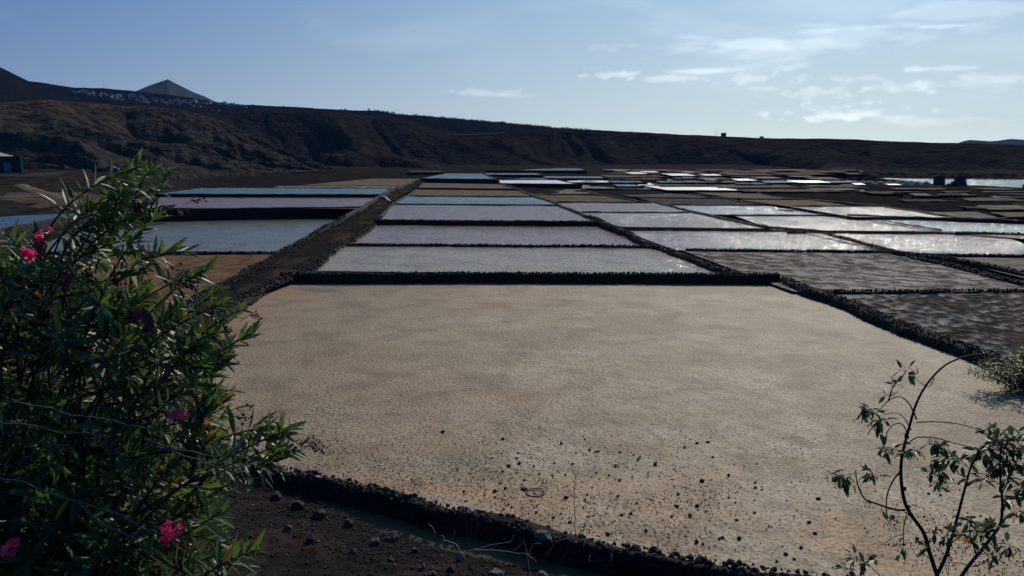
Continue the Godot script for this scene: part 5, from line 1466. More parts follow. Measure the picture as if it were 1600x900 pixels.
	mud_pan("dry_pan", "dried out: fifth-row tan pan in the third strip past the long berm", "tan_mud", 0.76, PackedVector2Array([Vector2(50.0, -184.2), Vector2(61.0, -180.0), Vector2(62.6, -211.5), Vector2(47.7, -213.4)]), 1.10)
	pond("salt_pond", "shallow brine: sixth-row glaring white pond in the third strip past the long berm", "salt_brine", 1.12, PackedVector2Array([Vector2(42.0, -218.3), Vector2(61.6, -217.0), Vector2(61.3, -248.8), Vector2(40.6, -250.4)]))
	pond("salt_pond", "shallow brine: seventh-row glaring white pond in the third strip past the long berm", "salt_brine", 1.12, PackedVector2Array([Vector2(39.4, -253.7), Vector2(59.0, -252.5), Vector2(59.0, -279.4), Vector2(43.7, -281.5)]))
	pond("salt_pond", "shallow brine: eighth-row blue pond in the third strip past the long berm", "blue_brine", 1.69, PackedVector2Array([Vector2(37.1, -287.9), Vector2(57.3, -287.9), Vector2(59.8, -314.1), Vector2(40.5, -314.1)]))
	mud_pan("dry_pan", "dried out: first-row orange brown pan on the yard side of the walkway", "orange_mud", 0.00, PackedVector2Array([Vector2(-19.4, -34.3), Vector2(-20.0, -44.9), Vector2(-24.1, -83.0), Vector2(-45.3, -81.9)]), 1.10)
	pond("salt_pond", "shallow brine: second-row slate grey pond on the yard side of the walkway", "slate_brine", 0.00, PackedVector2Array([Vector2(-51.8, -85.7), Vector2(-23.6, -85.1), Vector2(-25.1, -134.5), Vector2(-64.7, -123.9)]))
	pond("salt_pond", "shallow brine: third-row lilac pond on the yard side of the walkway", "lilac_brine", 1.65, PackedVector2Array([Vector2(-59.9, -133.8), Vector2(-25.0, -131.3), Vector2(-28.1, -167.3), Vector2(-74.0, -170.0)]))
	pond("salt_pond", "shallow brine: fourth-row turquoise pond on the yard side of the walkway", "jade_brine", 2.13, PackedVector2Array([Vector2(-76.4, -174.8), Vector2(-27.8, -171.8), Vector2(-30.0, -204.0), Vector2(-79.7, -208.3)]))
	mud_pan("dry_pan", "dried out: fifth-row salt white pan on the yard side of the walkway", "salt_mud", 2.13, PackedVector2Array([Vector2(-62.3, -209.7), Vector2(-29.5, -208.9), Vector2(-29.8, -217.3), Vector2(-63.2, -219.6)]), 1.10)
	mud_pan("dry_pan", "dried out: sixth-row tan pan on the yard side of the walkway", "tan_mud", 2.13, PackedVector2Array([Vector2(-59.6, -223.8), Vector2(-30.2, -223.8), Vector2(-34.0, -293.1), Vector2(-51.2, -297.5)]), 1.10)
	pond_outline("salt_pond", "deep blue pond by the yard, past the grey pond's stone edge", "blue_brine", 0.9, PackedVector2Array([Vector2(-65.2, -76.7), Vector2(-65.3, -102.4), Vector2(-70.3, -136.6), Vector2(-75.3, -145.2), Vector2(-122.2, -145.2)]))
	stone_wall("dark lava stone wall holding the second-row grey pond beside the earth walkway", PackedVector3Array([Vector3(-18.82, 0.80, -63.94), Vector3(21.07, 0.80, -63.29)]), -0.35, 0.55, 0.24)
	stone_wall("dark lava stone wall holding the third-row lilac pond beside the earth walkway", PackedVector3Array([Vector3(-17.98, 0.80, -85.65), Vector3(14.50, 0.80, -83.53)]), 0.23, 0.42, 0.17)
	stone_wall("dark lava stone wall holding the fourth-row lilac pond beside the earth walkway", PackedVector3Array([Vector3(-19.22, 1.25, -112.93), Vector3(12.04, 1.25, -110.32)]), 0.23, 0.55, 0.22)
	stone_wall("dark lava stone wall holding the fifth-row turquoise pond beside the earth walkway", PackedVector3Array([Vector3(-23.05, 1.25, -153.16), Vector3(8.69, 1.25, -149.16)]), 0.68, 0.42, 0.17)
	stone_wall("dark lava stone wall holding the sixth-row tan pan beside the earth walkway", PackedVector3Array([Vector3(-24.33, 1.25, -185.49), Vector3(5.12, 1.25, -181.09)]), 0.68, 0.42, 0.17)
	stone_wall("dark lava stone wall holding the seventh-row tan pan beside the earth walkway", PackedVector3Array([Vector3(-26.35, 1.53, -225.72), Vector3(1.43, 1.53, -217.16)]), 0.68, 0.42, 0.20)
	stone_wall("dark lava stone wall holding the eighth-row blue pond beside the earth walkway", PackedVector3Array([Vector3(-30.83, 2.82, -275.63), Vector3(-4.16, 2.82, -262.61)]), 0.96, 0.55, 0.32)
	stone_wall("dark lava stone wall holding the second-row cracked grey pan in the first strip past the long berm", PackedVector3Array([Vector3(21.55, 0.42, -57.35), Vector3(40.12, 0.42, -57.63)]), -0.15, 0.42, 0.17)
	stone_wall("dark lava stone wall holding the third-row pinkish pond in the first strip past the long berm", PackedVector3Array([Vector3(18.17, 0.42, -84.23), Vector3(39.65, 0.42, -81.99)]), -0.15, 0.42, 0.17)
	stone_wall("dark lava stone wall holding the fourth-row pinkish pond in the first strip past the long berm", PackedVector3Array([Vector3(13.26, 0.42, -108.73), Vector3(39.95, 0.42, -105.94)]), -0.15, 0.42, 0.17)
	stone_wall("dark lava stone wall holding the fifth-row lilac pond in the first strip past the long berm", PackedVector3Array([Vector3(11.49, 0.42, -143.27), Vector3(32.54, 0.42, -142.45)]), -0.15, 0.42, 0.17)
	stone_wall("dark lava stone wall holding the sixth-row brown stained pan in the first strip past the long berm", PackedVector3Array([Vector3(7.51, 0.42, -174.36), Vector3(30.94, 0.42, -173.15)]), -0.15, 0.42, 0.17)
	stone_wall("dark lava stone wall holding the seventh-row pale beige pan in the first strip past the long berm", PackedVector3Array([Vector3(5.30, 0.42, -213.03), Vector3(22.10, 0.42, -211.23)]), -0.15, 0.42, 0.17)
	stone_wall("dark lava stone wall holding the eighth-row glaring white pond in the first strip past the long berm", PackedVector3Array([Vector3(-4.11, 1.77, -256.74), Vector3(21.05, 1.77, -249.08)]), -0.15, 0.55, 0.33)
	stone_wall("dark lava stone wall holding the ninth-row pale beige pan in the first strip past the long berm", PackedVector3Array([Vector3(-5.78, 1.77, -297.70), Vector3(16.36, 1.77, -297.70)]), 1.20, 0.42, 0.17)
	stone_wall("dark lava stone wall holding the tenth-row blue pond in the first strip past the long berm", PackedVector3Array([Vector3(-10.21, 2.82, -329.37), Vector3(12.86, 2.82, -329.37)]), 1.20, 0.55, 0.29)
	stone_wall("dark lava stone wall holding the eleventh-row turquoise pond in the first strip past the long berm", PackedVector3Array([Vector3(-12.39, 3.77, -380.86), Vector3(34.45, 3.77, -373.37)]), 2.25, 0.55, 0.28)
	stone_wall("dark lava stone wall holding the second-row pinkish pond in the second strip past the long berm", PackedVector3Array([Vector3(39.44, 0.52, -78.53), Vector3(55.14, 0.52, -78.03)]), -0.05, 0.42, 0.17)
	stone_wall("dark lava stone wall holding the third-row pinkish pond in the second strip past the long berm", PackedVector3Array([Vector3(35.65, 0.52, -103.97), Vector3(61.63, 0.52, -101.39)]), -0.05, 0.42, 0.17)
	stone_wall("dark lava stone wall holding the fourth-row silvery pond in the second strip past the long berm", PackedVector3Array([Vector3(34.57, 0.52, -134.82), Vector3(56.74, 0.52, -132.64)]), -0.05, 0.42, 0.17)
	stone_wall("dark lava stone wall holding the fifth-row dark brown pan in the second strip past the long berm", PackedVector3Array([Vector3(31.48, 0.52, -163.44), Vector3(52.99, 0.52, -161.31)]), -0.05, 0.42, 0.17)
	stone_wall("dark lava stone wall holding the sixth-row grey pan in the second strip past the long berm", PackedVector3Array([Vector3(29.72, 0.52, -192.79), Vector3(49.54, 0.52, -188.38)]), -0.05, 0.42, 0.17)
	stone_wall("dark lava stone wall holding the seventh-row salt white pan in the second strip past the long berm", PackedVector3Array([Vector3(21.50, 0.92, -237.11), Vector3(45.48, 0.92, -228.37)]), -0.05, 0.55, 0.21)
	stone_wall("dark lava stone wall holding the eighth-row glaring white pond in the second strip past the long berm", PackedVector3Array([Vector3(20.48, 1.61, -271.55), Vector3(40.27, 1.61, -265.49)]), 0.35, 0.55, 0.25)
	stone_wall("dark lava stone wall holding the ninth-row blue pond in the second strip past the long berm", PackedVector3Array([Vector3(13.91, 2.19, -303.34), Vector3(38.61, 2.19, -299.23)]), 1.04, 0.55, 0.24)
	stone_wall("dark lava stone wall holding the second-row silvery pond in the third strip past the long berm", PackedVector3Array([Vector3(56.00, 0.62, -101.19), Vector3(69.43, 0.62, -98.71)]), 0.05, 0.42, 0.17)
	stone_wall("dark lava stone wall holding the third-row pinkish pond in the third strip past the long berm", PackedVector3Array([Vector3(53.56, 0.98, -128.50), Vector3(76.76, 0.98, -114.57)]), 0.05, 0.55, 0.21)
	stone_wall("dark lava stone wall holding the fourth-row tan pan in the third strip past the long berm", PackedVector3Array([Vector3(52.71, 0.98, -151.63), Vector3(69.75, 0.98, -151.63)]), 0.41, 0.42, 0.17)
	stone_wall("dark lava stone wall holding the fifth-row tan pan in the third strip past the long berm", PackedVector3Array([Vector3(50.30, 0.98, -176.69), Vector3(64.45, 0.98, -175.38)]), 0.41, 0.42, 0.17)
	stone_wall("dark lava stone wall holding the sixth-row glaring white pond in the third strip past the long berm", PackedVector3Array([Vector3(42.49, 1.34, -213.53), Vector3(62.56, 1.34, -211.61)]), 0.41, 0.55, 0.21)
	stone_wall("dark lava stone wall holding the seventh-row glaring white pond in the third strip past the long berm", PackedVector3Array([Vector3(39.95, 1.34, -250.54), Vector3(61.27, 1.34, -248.90)]), 0.77, 0.42, 0.17)
	stone_wall("dark lava stone wall holding the eighth-row blue pond in the third strip past the long berm", PackedVector3Array([Vector3(37.60, 1.91, -281.60), Vector3(59.03, 1.91, -279.52)]), 0.77, 0.55, 0.23)
	stone_wall("dark lava stone wall holding the second-row slate grey pond on the yard side of the walkway", PackedVector3Array([Vector3(-51.41, 0.22, -82.01), Vector3(-23.42, 0.22, -83.10)]), -0.35, 0.42, 0.17)
	stone_wall("dark lava stone wall holding the third-row lilac pond on the yard side of the walkway", PackedVector3Array([Vector3(-64.34, 1.87, -124.01), Vector3(-24.89, 1.87, -134.55)]), -0.35, 0.55, 0.36)
	stone_wall("dark lava stone wall holding the fourth-row turquoise pond on the yard side of the walkway", PackedVector3Array([Vector3(-75.96, 2.35, -170.08), Vector3(-27.67, 2.35, -167.41)]), 1.30, 0.55, 0.22)
	stone_wall("dark lava stone wall holding the fifth-row salt white pan on the yard side of the walkway", PackedVector3Array([Vector3(-79.30, 2.35, -208.36), Vector3(-29.37, 2.35, -204.13)]), 1.78, 0.42, 0.17)
	stone_wall("dark lava stone wall holding the sixth-row tan pan on the yard side of the walkway", PackedVector3Array([Vector3(-62.79, 2.35, -219.73), Vector3(-29.60, 2.35, -217.35)]), 1.78, 0.42, 0.17)
	stone_wall("broad black stone berm along the side of the large dry pan", PackedVector3Array([Vector3(23.50, 0.55, -30.05), Vector3(23.18, 0.55, -34.29), Vector3(22.97, 0.55, -39.04), Vector3(22.63, 0.55, -45.09), Vector3(22.16, 0.55, -53.24), Vector3(21.58, 0.55, -63.16)]), -0.50, 0.70, 0.40, "dark lava stone walls between the salt ponds", 60)
	stone_wall("long black stone berm from the large pan's corner to the hills", PackedVector3Array([Vector3(17.63, 0.90, -63.75), Vector3(14.80, 0.90, -83.08), Vector3(12.34, 1.35, -109.87), Vector3(8.72, 1.35, -148.71), Vector3(8.99, 1.35, -153.75), Vector3(5.42, 1.35, -180.64), Vector3(4.87, 1.35, -188.10), Vector3(1.73, 1.35, -216.71), Vector3(0.70, 1.63, -224.89), Vector3(-3.86, 1.63, -262.16), Vector3(-5.60, 2.92, -275.35), Vector3(-13.16, 2.92, -358.84)]), -0.40, 0.70, 0.30)
	stone_wall("stone berm between the first and second strips of far ponds", PackedVector3Array([Vector3(39.48, 0.45, -57.45), Vector3(39.30, 0.45, -81.54), Vector3(40.05, 0.45, -105.49), Vector3(35.52, 0.45, -111.23), Vector3(32.43, 0.45, -142.00), Vector3(31.04, 0.45, -172.70), Vector3(27.68, 0.45, -177.64), Vector3(22.20, 0.45, -210.78), Vector3(22.09, 0.45, -218.17), Vector3(21.15, 0.45, -248.63), Vector3(19.87, 1.80, -258.14), Vector3(16.46, 1.80, -297.25), Vector3(15.61, 1.80, -303.94), Vector3(12.96, 1.80, -328.92), Vector3(12.60, 2.85, -333.54), Vector3(10.79, 2.85, -372.92), Vector3(34.55, 3.80, -385.88), Vector3(38.21, 3.80, -456.04)]), -0.40, 0.55, 0.25)
	stone_wall("low crooked stone berm below the dry twiggy shrub", PackedVector3Array([Vector3(38.66, 0.60, -81.25), Vector3(40.06, 0.60, -78.08), Vector3(41.24, 0.60, -75.15), Vector3(42.20, 0.60, -69.08), Vector3(43.03, 0.60, -60.64)]), -0.40, 0.50, 0.25)
	stone_wall("stone berm between the second and third strips of far ponds", PackedVector3Array([Vector3(56.35, 0.55, -105.78), Vector3(56.84, 0.55, -132.19), Vector3(52.56, 0.55, -135.86), Vector3(53.09, 0.55, -160.86), Vector3(49.97, 0.55, -164.08), Vector3(49.64, 0.55, -187.93), Vector3(47.80, 0.55, -193.85), Vector3(45.58, 0.55, -227.92), Vector3(43.43, 0.95, -236.01), Vector3(39.25, 0.95, -265.04), Vector3(40.37, 1.64, -272.84), Vector3(38.71, 1.64, -298.78), Vector3(37.08, 2.22, -307.02), Vector3(37.50, 2.22, -335.05)]), -0.40, 0.55, 0.25)
	stone_wall("stone berm along the outer edge of the third strip", PackedVector3Array([Vector3(68.03, 0.60, -100.74), Vector3(76.86, 0.60, -114.12), Vector3(68.08, 0.96, -123.85), Vector3(69.85, 0.96, -151.18), Vector3(64.55, 0.96, -174.93), Vector3(61.08, 0.96, -180.31), Vector3(62.66, 0.96, -211.16), Vector3(61.72, 1.32, -217.39), Vector3(61.37, 1.32, -248.45), Vector3(59.06, 1.32, -252.89), Vector3(59.13, 1.32, -279.07), Vector3(57.39, 1.89, -288.24), Vector3(59.93, 1.89, -313.79)]), -0.40, 0.60, 0.25)
	stone_wall("stone edge where the grey pond meets the blue one by the yard", PackedVector3Array([Vector3(-58.97, 1.30, -85.79), Vector3(-61.30, 1.30, -96.05), Vector3(-65.26, 1.30, -112.31), Vector3(-67.36, 1.30, -130.41), Vector3(-62.48, 1.30, -141.80)]), -0.40, 0.60, 0.30)
	stone_wall("stone edge of the earth walkway on the yard side", PackedVector3Array([Vector3(-20.86, 0.55, -44.35), Vector3(-23.87, 0.30, -82.65), Vector3(-24.79, 1.95, -134.10), Vector3(-27.81, 1.95, -166.96), Vector3(-27.57, 2.43, -172.15), Vector3(-29.78, 2.43, -203.68), Vector3(-29.27, 2.43, -209.21), Vector3(-29.50, 2.43, -216.90), Vector3(-29.97, 2.43, -224.18), Vector3(-33.70, 2.43, -292.80)]), -0.40, 0.55, 0.30)
	stone_wall("stone edge of the earth walkway on the large ponds' side", PackedVector3Array([Vector3(-17.24, 0.50, -33.80), Vector3(-17.88, 0.55, -46.82), Vector3(-18.45, 0.60, -62.23), Vector3(-16.74, 0.83, -66.68), Vector3(-18.08, 0.83, -85.20), Vector3(-18.03, 0.83, -88.41), Vector3(-19.14, 0.83, -112.48), Vector3(-19.32, 1.28, -116.53), Vector3(-22.67, 1.28, -152.71), Vector3(-23.15, 1.28, -156.94), Vector3(-24.24, 1.28, -185.04), Vector3(-24.43, 1.28, -191.26), Vector3(-26.33, 1.28, -225.27), Vector3(-26.45, 1.56, -229.56), Vector3(-30.06, 1.56, -275.18), Vector3(-30.93, 2.85, -279.42), Vector3(-28.76, 2.85, -365.77)]), -0.40, 0.60, 0.30)
	walkway(PackedVector3Array([Vector3(-20.86, 0.32, -44.00), Vector3(-21.78, 0.31, -56.00), Vector3(-22.56, 0.38, -66.00), Vector3(-23.66, 0.36, -80.00), Vector3(-24.09, 0.54, -95.00), Vector3(-24.40, 0.82, -112.00), Vector3(-24.68, 1.30, -128.00), Vector3(-26.25, 1.39, -150.00), Vector3(-27.77, 1.64, -175.00), Vector3(-29.52, 1.64, -200.00), Vector3(-30.29, 1.78, -230.00), Vector3(-31.92, 1.78, -260.00), Vector3(-32.90, 2.21, -278.00)]), PackedVector3Array([Vector3(-17.74, 0.32, -44.00), Vector3(-18.22, 0.31, -56.00), Vector3(-17.00, 0.38, -66.00), Vector3(-17.71, 0.36, -80.00), Vector3(-18.33, 0.54, -95.00), Vector3(-19.11, 0.82, -112.00), Vector3(-20.38, 1.30, -128.00), Vector3(-22.42, 1.39, -150.00), Vector3(-23.85, 1.64, -175.00), Vector3(-24.92, 1.64, -200.00), Vector3(-26.49, 1.78, -230.00), Vector3(-28.86, 1.78, -260.00), Vector3(-30.64, 2.21, -278.00)]))
	mud_pan("far_plot", "narrow strip of salt white ground among the small far plots below the plateau", "salt_mud", 3.39, PackedVector2Array([Vector2(49.6, -382.8), Vector2(54.6, -382.8), Vector2(57.2, -418.7), Vector2(51.8, -418.7)]), 2.0)
	stone_wall("thin dark bank in front of one of the small far plots", PackedVector3Array([Vector3(48.64, 3.45, -382.12), Vector3(55.60, 3.45, -382.12)]), 2.29, 0.8, 0.3, "thin dark banks among the far plots")
	mud_pan("far_plot", "narrow strip of pale beige ground among the small far plots below the plateau", "pale_mud", 3.43, PackedVector2Array([Vector2(59.7, -391.1), Vector2(78.0, -391.1), Vector2(80.1, -422.5), Vector2(60.9, -422.5)]), 2.0)
	stone_wall("thin dark bank in front of one of the small far plots", PackedVector3Array([Vector3(58.73, 3.49, -390.44), Vector3(78.97, 3.49, -390.44)]), 2.33, 0.8, 0.3, "thin dark banks among the far plots")
	pond("far_pond", "narrow glaring white pond among the small far plots below the plateau", "salt_brine", 3.23, PackedVector2Array([Vector2(58.4, -356.7), Vector2(65.0, -356.7), Vector2(69.3, -399.4), Vector2(62.0, -399.4)]))
	stone_wall("thin dark bank in front of one of the small far plots", PackedVector3Array([Vector3(57.40, 3.29, -356.03), Vector3(65.95, 3.29, -356.03)]), 2.13, 0.8, 0.3, "thin dark banks among the far plots")
	mud_pan("far_plot", "narrow strip of salt white ground among the small far plots below the plateau", "salt_mud", 3.18, PackedVector2Array([Vector2(74.7, -350.8), Vector2(79.1, -350.8), Vector2(86.0, -391.7), Vector2(81.2, -391.7)]), 2.0)
	stone_wall("thin dark bank in front of one of the small far plots", PackedVector3Array([Vector3(73.74, 3.24, -350.14), Vector3(80.10, 3.24, -350.14)]), 2.08, 0.8, 0.3, "thin dark banks among the far plots")
	pond("far_pond", "narrow glaring white pond among the small far plots below the plateau", "salt_brine", 3.01, PackedVector2Array([Vector2(49.3, -332.9), Vector2(56.2, -332.9), Vector2(58.9, -370.0), Vector2(51.3, -370.0)]))
	stone_wall("thin dark bank in front of one of the small far plots", PackedVector3Array([Vector3(48.34, 3.07, -332.19), Vector3(57.17, 3.07, -332.19)]), 1.91, 0.8, 0.3, "thin dark banks among the far plots")
	pond("far_pond", "narrow glaring white pond among the small far plots below the plateau", "salt_brine", 2.82, PackedVector2Array([Vector2(61.5, -311.7), Vector2(70.8, -311.7), Vector2(75.8, -355.0), Vector2(65.2, -355.0)]))
	stone_wall("thin dark bank in front of one of the small far plots", PackedVector3Array([Vector3(60.55, 2.88, -311.02), Vector3(71.81, 2.88, -311.02)]), 1.72, 0.8, 0.3, "thin dark banks among the far plots")
	pond("far_pond", "narrow glaring white pond among the small far plots below the plateau", "salt_brine", 2.80, PackedVector2Array([Vector2(75.6, -316.8), Vector2(82.4, -316.8), Vector2(86.4, -345.2), Vector2(78.9, -345.2)]))
	stone_wall("thin dark bank in front of one of the small far plots", PackedVector3Array([Vector3(74.60, 2.86, -316.07), Vector3(83.45, 2.86, -316.07)]), 1.70, 0.8, 0.3, "thin dark banks among the far plots")
	pond("far_pond", "narrow blue pond among the small far plots below the plateau", "blue_brine", 2.44, PackedVector2Array([Vector2(62.0, -292.3), Vector2(66.0, -292.3), Vector2(68.7, -313.2), Vector2(64.5, -313.2)]))
	stone_wall("thin dark bank in front of one of the small far plots", PackedVector3Array([Vector3(61.03, 2.50, -291.64), Vector3(66.98, 2.50, -291.64)]), 1.34, 0.8, 0.3, "thin dark banks among the far plots")
	pond("far_pond", "narrow lilac pond among the small far plots below the plateau", "lilac_brine", 2.18, PackedVector2Array([Vector2(65.4, -272.8), Vector2(69.6, -272.8), Vector2(74.5, -300.7), Vector2(70.0, -300.7)]))
	stone_wall("thin dark bank in front of one of the small far plots", PackedVector3Array([Vector3(64.43, 2.24, -272.08), Vector3(70.56, 2.24, -272.08)]), 1.08, 0.8, 0.3, "thin dark banks among the far plots")
	pond("far_pond", "narrow glaring white pond among the small far plots below the plateau", "salt_brine", 2.12, PackedVector2Array([Vector2(75.7, -270.5), Vector2(82.0, -270.5), Vector2(86.5, -295.9), Vector2(79.6, -295.9)]))
	stone_wall("thin dark bank in front of one of the small far plots", PackedVector3Array([Vector3(74.71, 2.18, -269.78), Vector3(83.00, 2.18, -269.78)]), 1.02, 0.8, 0.3, "thin dark banks among the far plots")
	mud_pan("far_plot", "narrow strip of salt white ground among the small far plots below the plateau", "salt_mud", 2.41, PackedVector2Array([Vector2(89.0, -290.2), Vector2(97.1, -290.2), Vector2(100.0, -310.6), Vector2(91.4, -310.6)]), 2.0)
	stone_wall("thin dark bank in front of one of the small far plots", PackedVector3Array([Vector3(87.95, 2.47, -289.48), Vector3(98.09, 2.47, -289.48)]), 1.31, 0.8, 0.3, "thin dark banks among the far plots")
	pond("far_pond", "narrow blue pond among the small far plots below the plateau", "blue_brine", 1.83, PackedVector2Array([Vector2(81.9, -259.5), Vector2(92.2, -259.5), Vector2(95.0, -277.4), Vector2(84.1, -277.4)]))
	stone_wall("thin dark bank in front of one of the small far plots", PackedVector3Array([Vector3(80.87, 1.89, -258.77), Vector3(93.22, 1.89, -258.77)]), 0.73, 0.8, 0.3, "thin dark banks among the far plots")
	pond("far_pond", "narrow glaring white pond among the small far plots below the plateau", "salt_brine", 1.86, PackedVector2Array([Vector2(91.5, -257.1), Vector2(101.5, -257.1), Vector2(106.9, -283.8), Vector2(95.9, -283.8)]))
	stone_wall("thin dark bank in front of one of the small far plots", PackedVector3Array([Vector3(90.51, 1.92, -256.38), Vector3(102.53, 1.92, -256.38)]), 0.76, 0.8, 0.3, "thin dark banks among the far plots")
	mud_pan("far_plot", "narrow strip of pale beige ground among the small far plots below the plateau", "pale_mud", 1.84, PackedVector2Array([Vector2(56.5, -261.8), Vector2(66.6, -261.8), Vector2(67.9, -275.6), Vector2(57.5, -275.6)]), 2.0)
	stone_wall("thin dark bank in front of one of the small far plots", PackedVector3Array([Vector3(55.45, 1.90, -261.10), Vector3(67.58, 1.90, -261.10)]), 0.74, 0.8, 0.3, "thin dark banks among the far plots")
	mud_pan("far_plot", "narrow strip of grey ground among the small far plots below the plateau", "grey_mud", 1.25, PackedVector2Array([Vector2(60.2, -233.6), Vector2(83.1, -233.6), Vector2(86.8, -257.9), Vector2(62.4, -257.9)]), 2.0)
	stone_wall("thin dark bank in front of one of the small far plots", PackedVector3Array([Vector3(59.16, 1.31, -232.93), Vector3(84.12, 1.31, -232.93)]), 0.15, 0.8, 0.3, "thin dark banks among the far plots")
	mud_pan("far_plot", "narrow strip of pale beige ground among the small far plots below the plateau", "pale_mud", 1.64, PackedVector2Array([Vector2(70.7, -252.3), Vector2(79.7, -252.3), Vector2(81.8, -268.1), Vector2(72.4, -268.1)]), 2.0)
	stone_wall("thin dark bank in front of one of the small far plots", PackedVector3Array([Vector3(69.73, 1.70, -251.56), Vector3(80.72, 1.70, -251.56)]), 0.54, 0.8, 0.3, "thin dark banks among the far plots")
	mud_pan("far_plot", "narrow strip of brown stained ground among the small far plots below the plateau", "stained_mud", 1.25, PackedVector2Array([Vector2(59.9, -207.5), Vector2(85.4, -207.5), Vector2(88.0, -222.0), Vector2(61.4, -222.0)]), 2.0)
	stone_wall("thin dark bank in front of one of the small far plots", PackedVector3Array([Vector3(58.85, 1.31, -206.81), Vector3(86.37, 1.31, -206.81)]), 0.15, 0.8, 0.3, "thin dark banks among the far plots")
	mud_pan("far_plot", "narrow strip of grey ground among the small far plots below the plateau", "grey_mud", 1.25, PackedVector2Array([Vector2(85.2, -235.6), Vector2(102.1, -235.6), Vector2(105.3, -252.1), Vector2(87.7, -252.1)]), 2.0)
	stone_wall("thin dark bank in front of one of the small far plots", PackedVector3Array([Vector3(84.20, 1.31, -234.90), Vector3(103.07, 1.31, -234.90)]), 0.15, 0.8, 0.3, "thin dark banks among the far plots")
	mud_pan("far_plot", "narrow strip of pale beige ground among the small far plots below the plateau", "pale_mud", 1.25, PackedVector2Array([Vector2(81.1, -215.5), Vector2(92.9, -215.5), Vector2(95.5, -228.8), Vector2(83.2, -228.8)]), 2.0)
	stone_wall("thin dark bank in front of one of the small far plots", PackedVector3Array([Vector3(80.14, 1.31, -214.85), Vector3(93.92, 1.31, -214.85)]), 0.15, 0.8, 0.3, "thin dark banks among the far plots")
	mud_pan("far_plot", "narrow strip of grey ground among the small far plots below the plateau", "grey_mud", 3.19, PackedVector2Array([Vector2(100.8, -357.1), Vector2(112.6, -357.1), Vector2(116.8, -389.0), Vector2(104.2, -389.0)]), 2.0)
	stone_wall("thin dark bank in front of one of the small far plots", PackedVector3Array([Vector3(99.85, 3.25, -356.41), Vector3(113.59, 3.25, -356.41)]), 2.09, 0.8, 0.3, "thin dark banks among the far plots")
	mud_pan("far_plot", "narrow strip of brown stained ground among the small far plots below the plateau", "stained_mud", 2.89, PackedVector2Array([Vector2(86.8, -320.6), Vector2(104.9, -320.6), Vector2(110.2, -358.5), Vector2(90.4, -358.5)]), 2.0)
	stone_wall("thin dark bank in front of one of the small far plots", PackedVector3Array([Vector3(85.77, 2.95, -319.94), Vector3(105.94, 2.95, -319.94)]), 1.79, 0.8, 0.3, "thin dark banks among the far plots")
	mud_pan("far_plot", "narrow strip of grey ground among the small far plots below the plateau", "grey_mud", 2.95, PackedVector2Array([Vector2(109.6, -329.3), Vector2(122.0, -329.3), Vector2(127.9, -362.3), Vector2(114.2, -362.3)]), 2.0)
	stone_wall("thin dark bank in front of one of the small far plots", PackedVector3Array([Vector3(108.58, 3.01, -328.57), Vector3(123.03, 3.01, -328.57)]), 1.85, 0.8, 0.3, "thin dark banks among the far plots")
	mud_pan("far_plot", "narrow strip of salt white ground among the small far plots below the plateau", "salt_mud", 1.25, PackedVector2Array([Vector2(90.2, -209.1), Vector2(91.3, -209.1), Vector2(94.7, -218.1), Vector2(93.5, -218.1)]), 2.0)
	stone_wall("thin dark bank in front of one of the small far plots", PackedVector3Array([Vector3(89.17, 1.31, -208.37), Vector3(92.30, 1.31, -208.37)]), 0.15, 0.8, 0.3, "thin dark banks among the far plots")
	pond("far_pond", "narrow glaring white pond among the small far plots below the plateau", "salt_brine", 1.48, PackedVector2Array([Vector2(115.9, -248.3), Vector2(119.7, -248.3), Vector2(123.0, -259.0), Vector2(119.1, -259.0)]))
	stone_wall("thin dark bank in front of one of the small far plots", PackedVector3Array([Vector3(114.94, 1.54, -247.63), Vector3(120.70, 1.54, -247.63)]), 0.38, 0.8, 0.3, "thin dark banks among the far plots")
	pond("far_pond", "narrow glaring white pond among the small far plots below the plateau", "salt_brine", 1.53, PackedVector2Array([Vector2(105.8, -249.1), Vector2(109.0, -249.1), Vector2(113.3, -262.4), Vector2(109.9, -262.4)]))
	stone_wall("thin dark bank in front of one of the small far plots", PackedVector3Array([Vector3(104.80, 1.59, -248.38), Vector3(110.03, 1.59, -248.38)]), 0.43, 0.8, 0.3, "thin dark banks among the far plots")
	mud_pan("far_plot", "narrow strip of grey ground among the small far plots below the plateau", "grey_mud", 1.25, PackedVector2Array([Vector2(87.7, -196.5), Vector2(93.3, -196.5), Vector2(95.3, -205.6), Vector2(89.5, -205.6)]), 2.0)
	stone_wall("thin dark bank in front of one of the small far plots", PackedVector3Array([Vector3(86.69, 1.31, -195.82), Vector3(94.32, 1.31, -195.82)]), 0.15, 0.8, 0.3, "thin dark banks among the far plots")
	mud_pan("far_plot", "narrow strip of pale beige ground among the small far plots below the plateau", "pale_mud", 1.25, PackedVector2Array([Vector2(92.6, -185.1), Vector2(96.4, -185.1), Vector2(100.5, -196.5), Vector2(96.4, -196.5)]), 2.0)
	stone_wall("thin dark bank in front of one of the small far plots", PackedVector3Array([Vector3(91.61, 1.31, -184.36), Vector3(97.42, 1.31, -184.36)]), 0.15, 0.8, 0.3, "thin dark banks among the far plots")
	mud_pan("far_plot", "narrow strip of grey ground among the small far plots below the plateau", "grey_mud", 1.25, PackedVector2Array([Vector2(107.6, -200.0), Vector2(109.2, -200.0), Vector2(112.5, -207.5), Vector2(110.8, -207.5)]), 2.0)
	stone_wall("thin dark bank in front of one of the small far plots", PackedVector3Array([Vector3(106.61, 1.31, -199.35), Vector3(110.24, 1.31, -199.35)]), 0.15, 0.8, 0.3, "thin dark banks among the far plots")
	mud_pan("far_plot", "narrow strip of grey ground among the small far plots below the plateau", "grey_mud", 1.25, PackedVector2Array([Vector2(104.1, -186.6), Vector2(105.7, -186.6), Vector2(110.5, -196.5), Vector2(108.9, -196.5)]), 2.0)
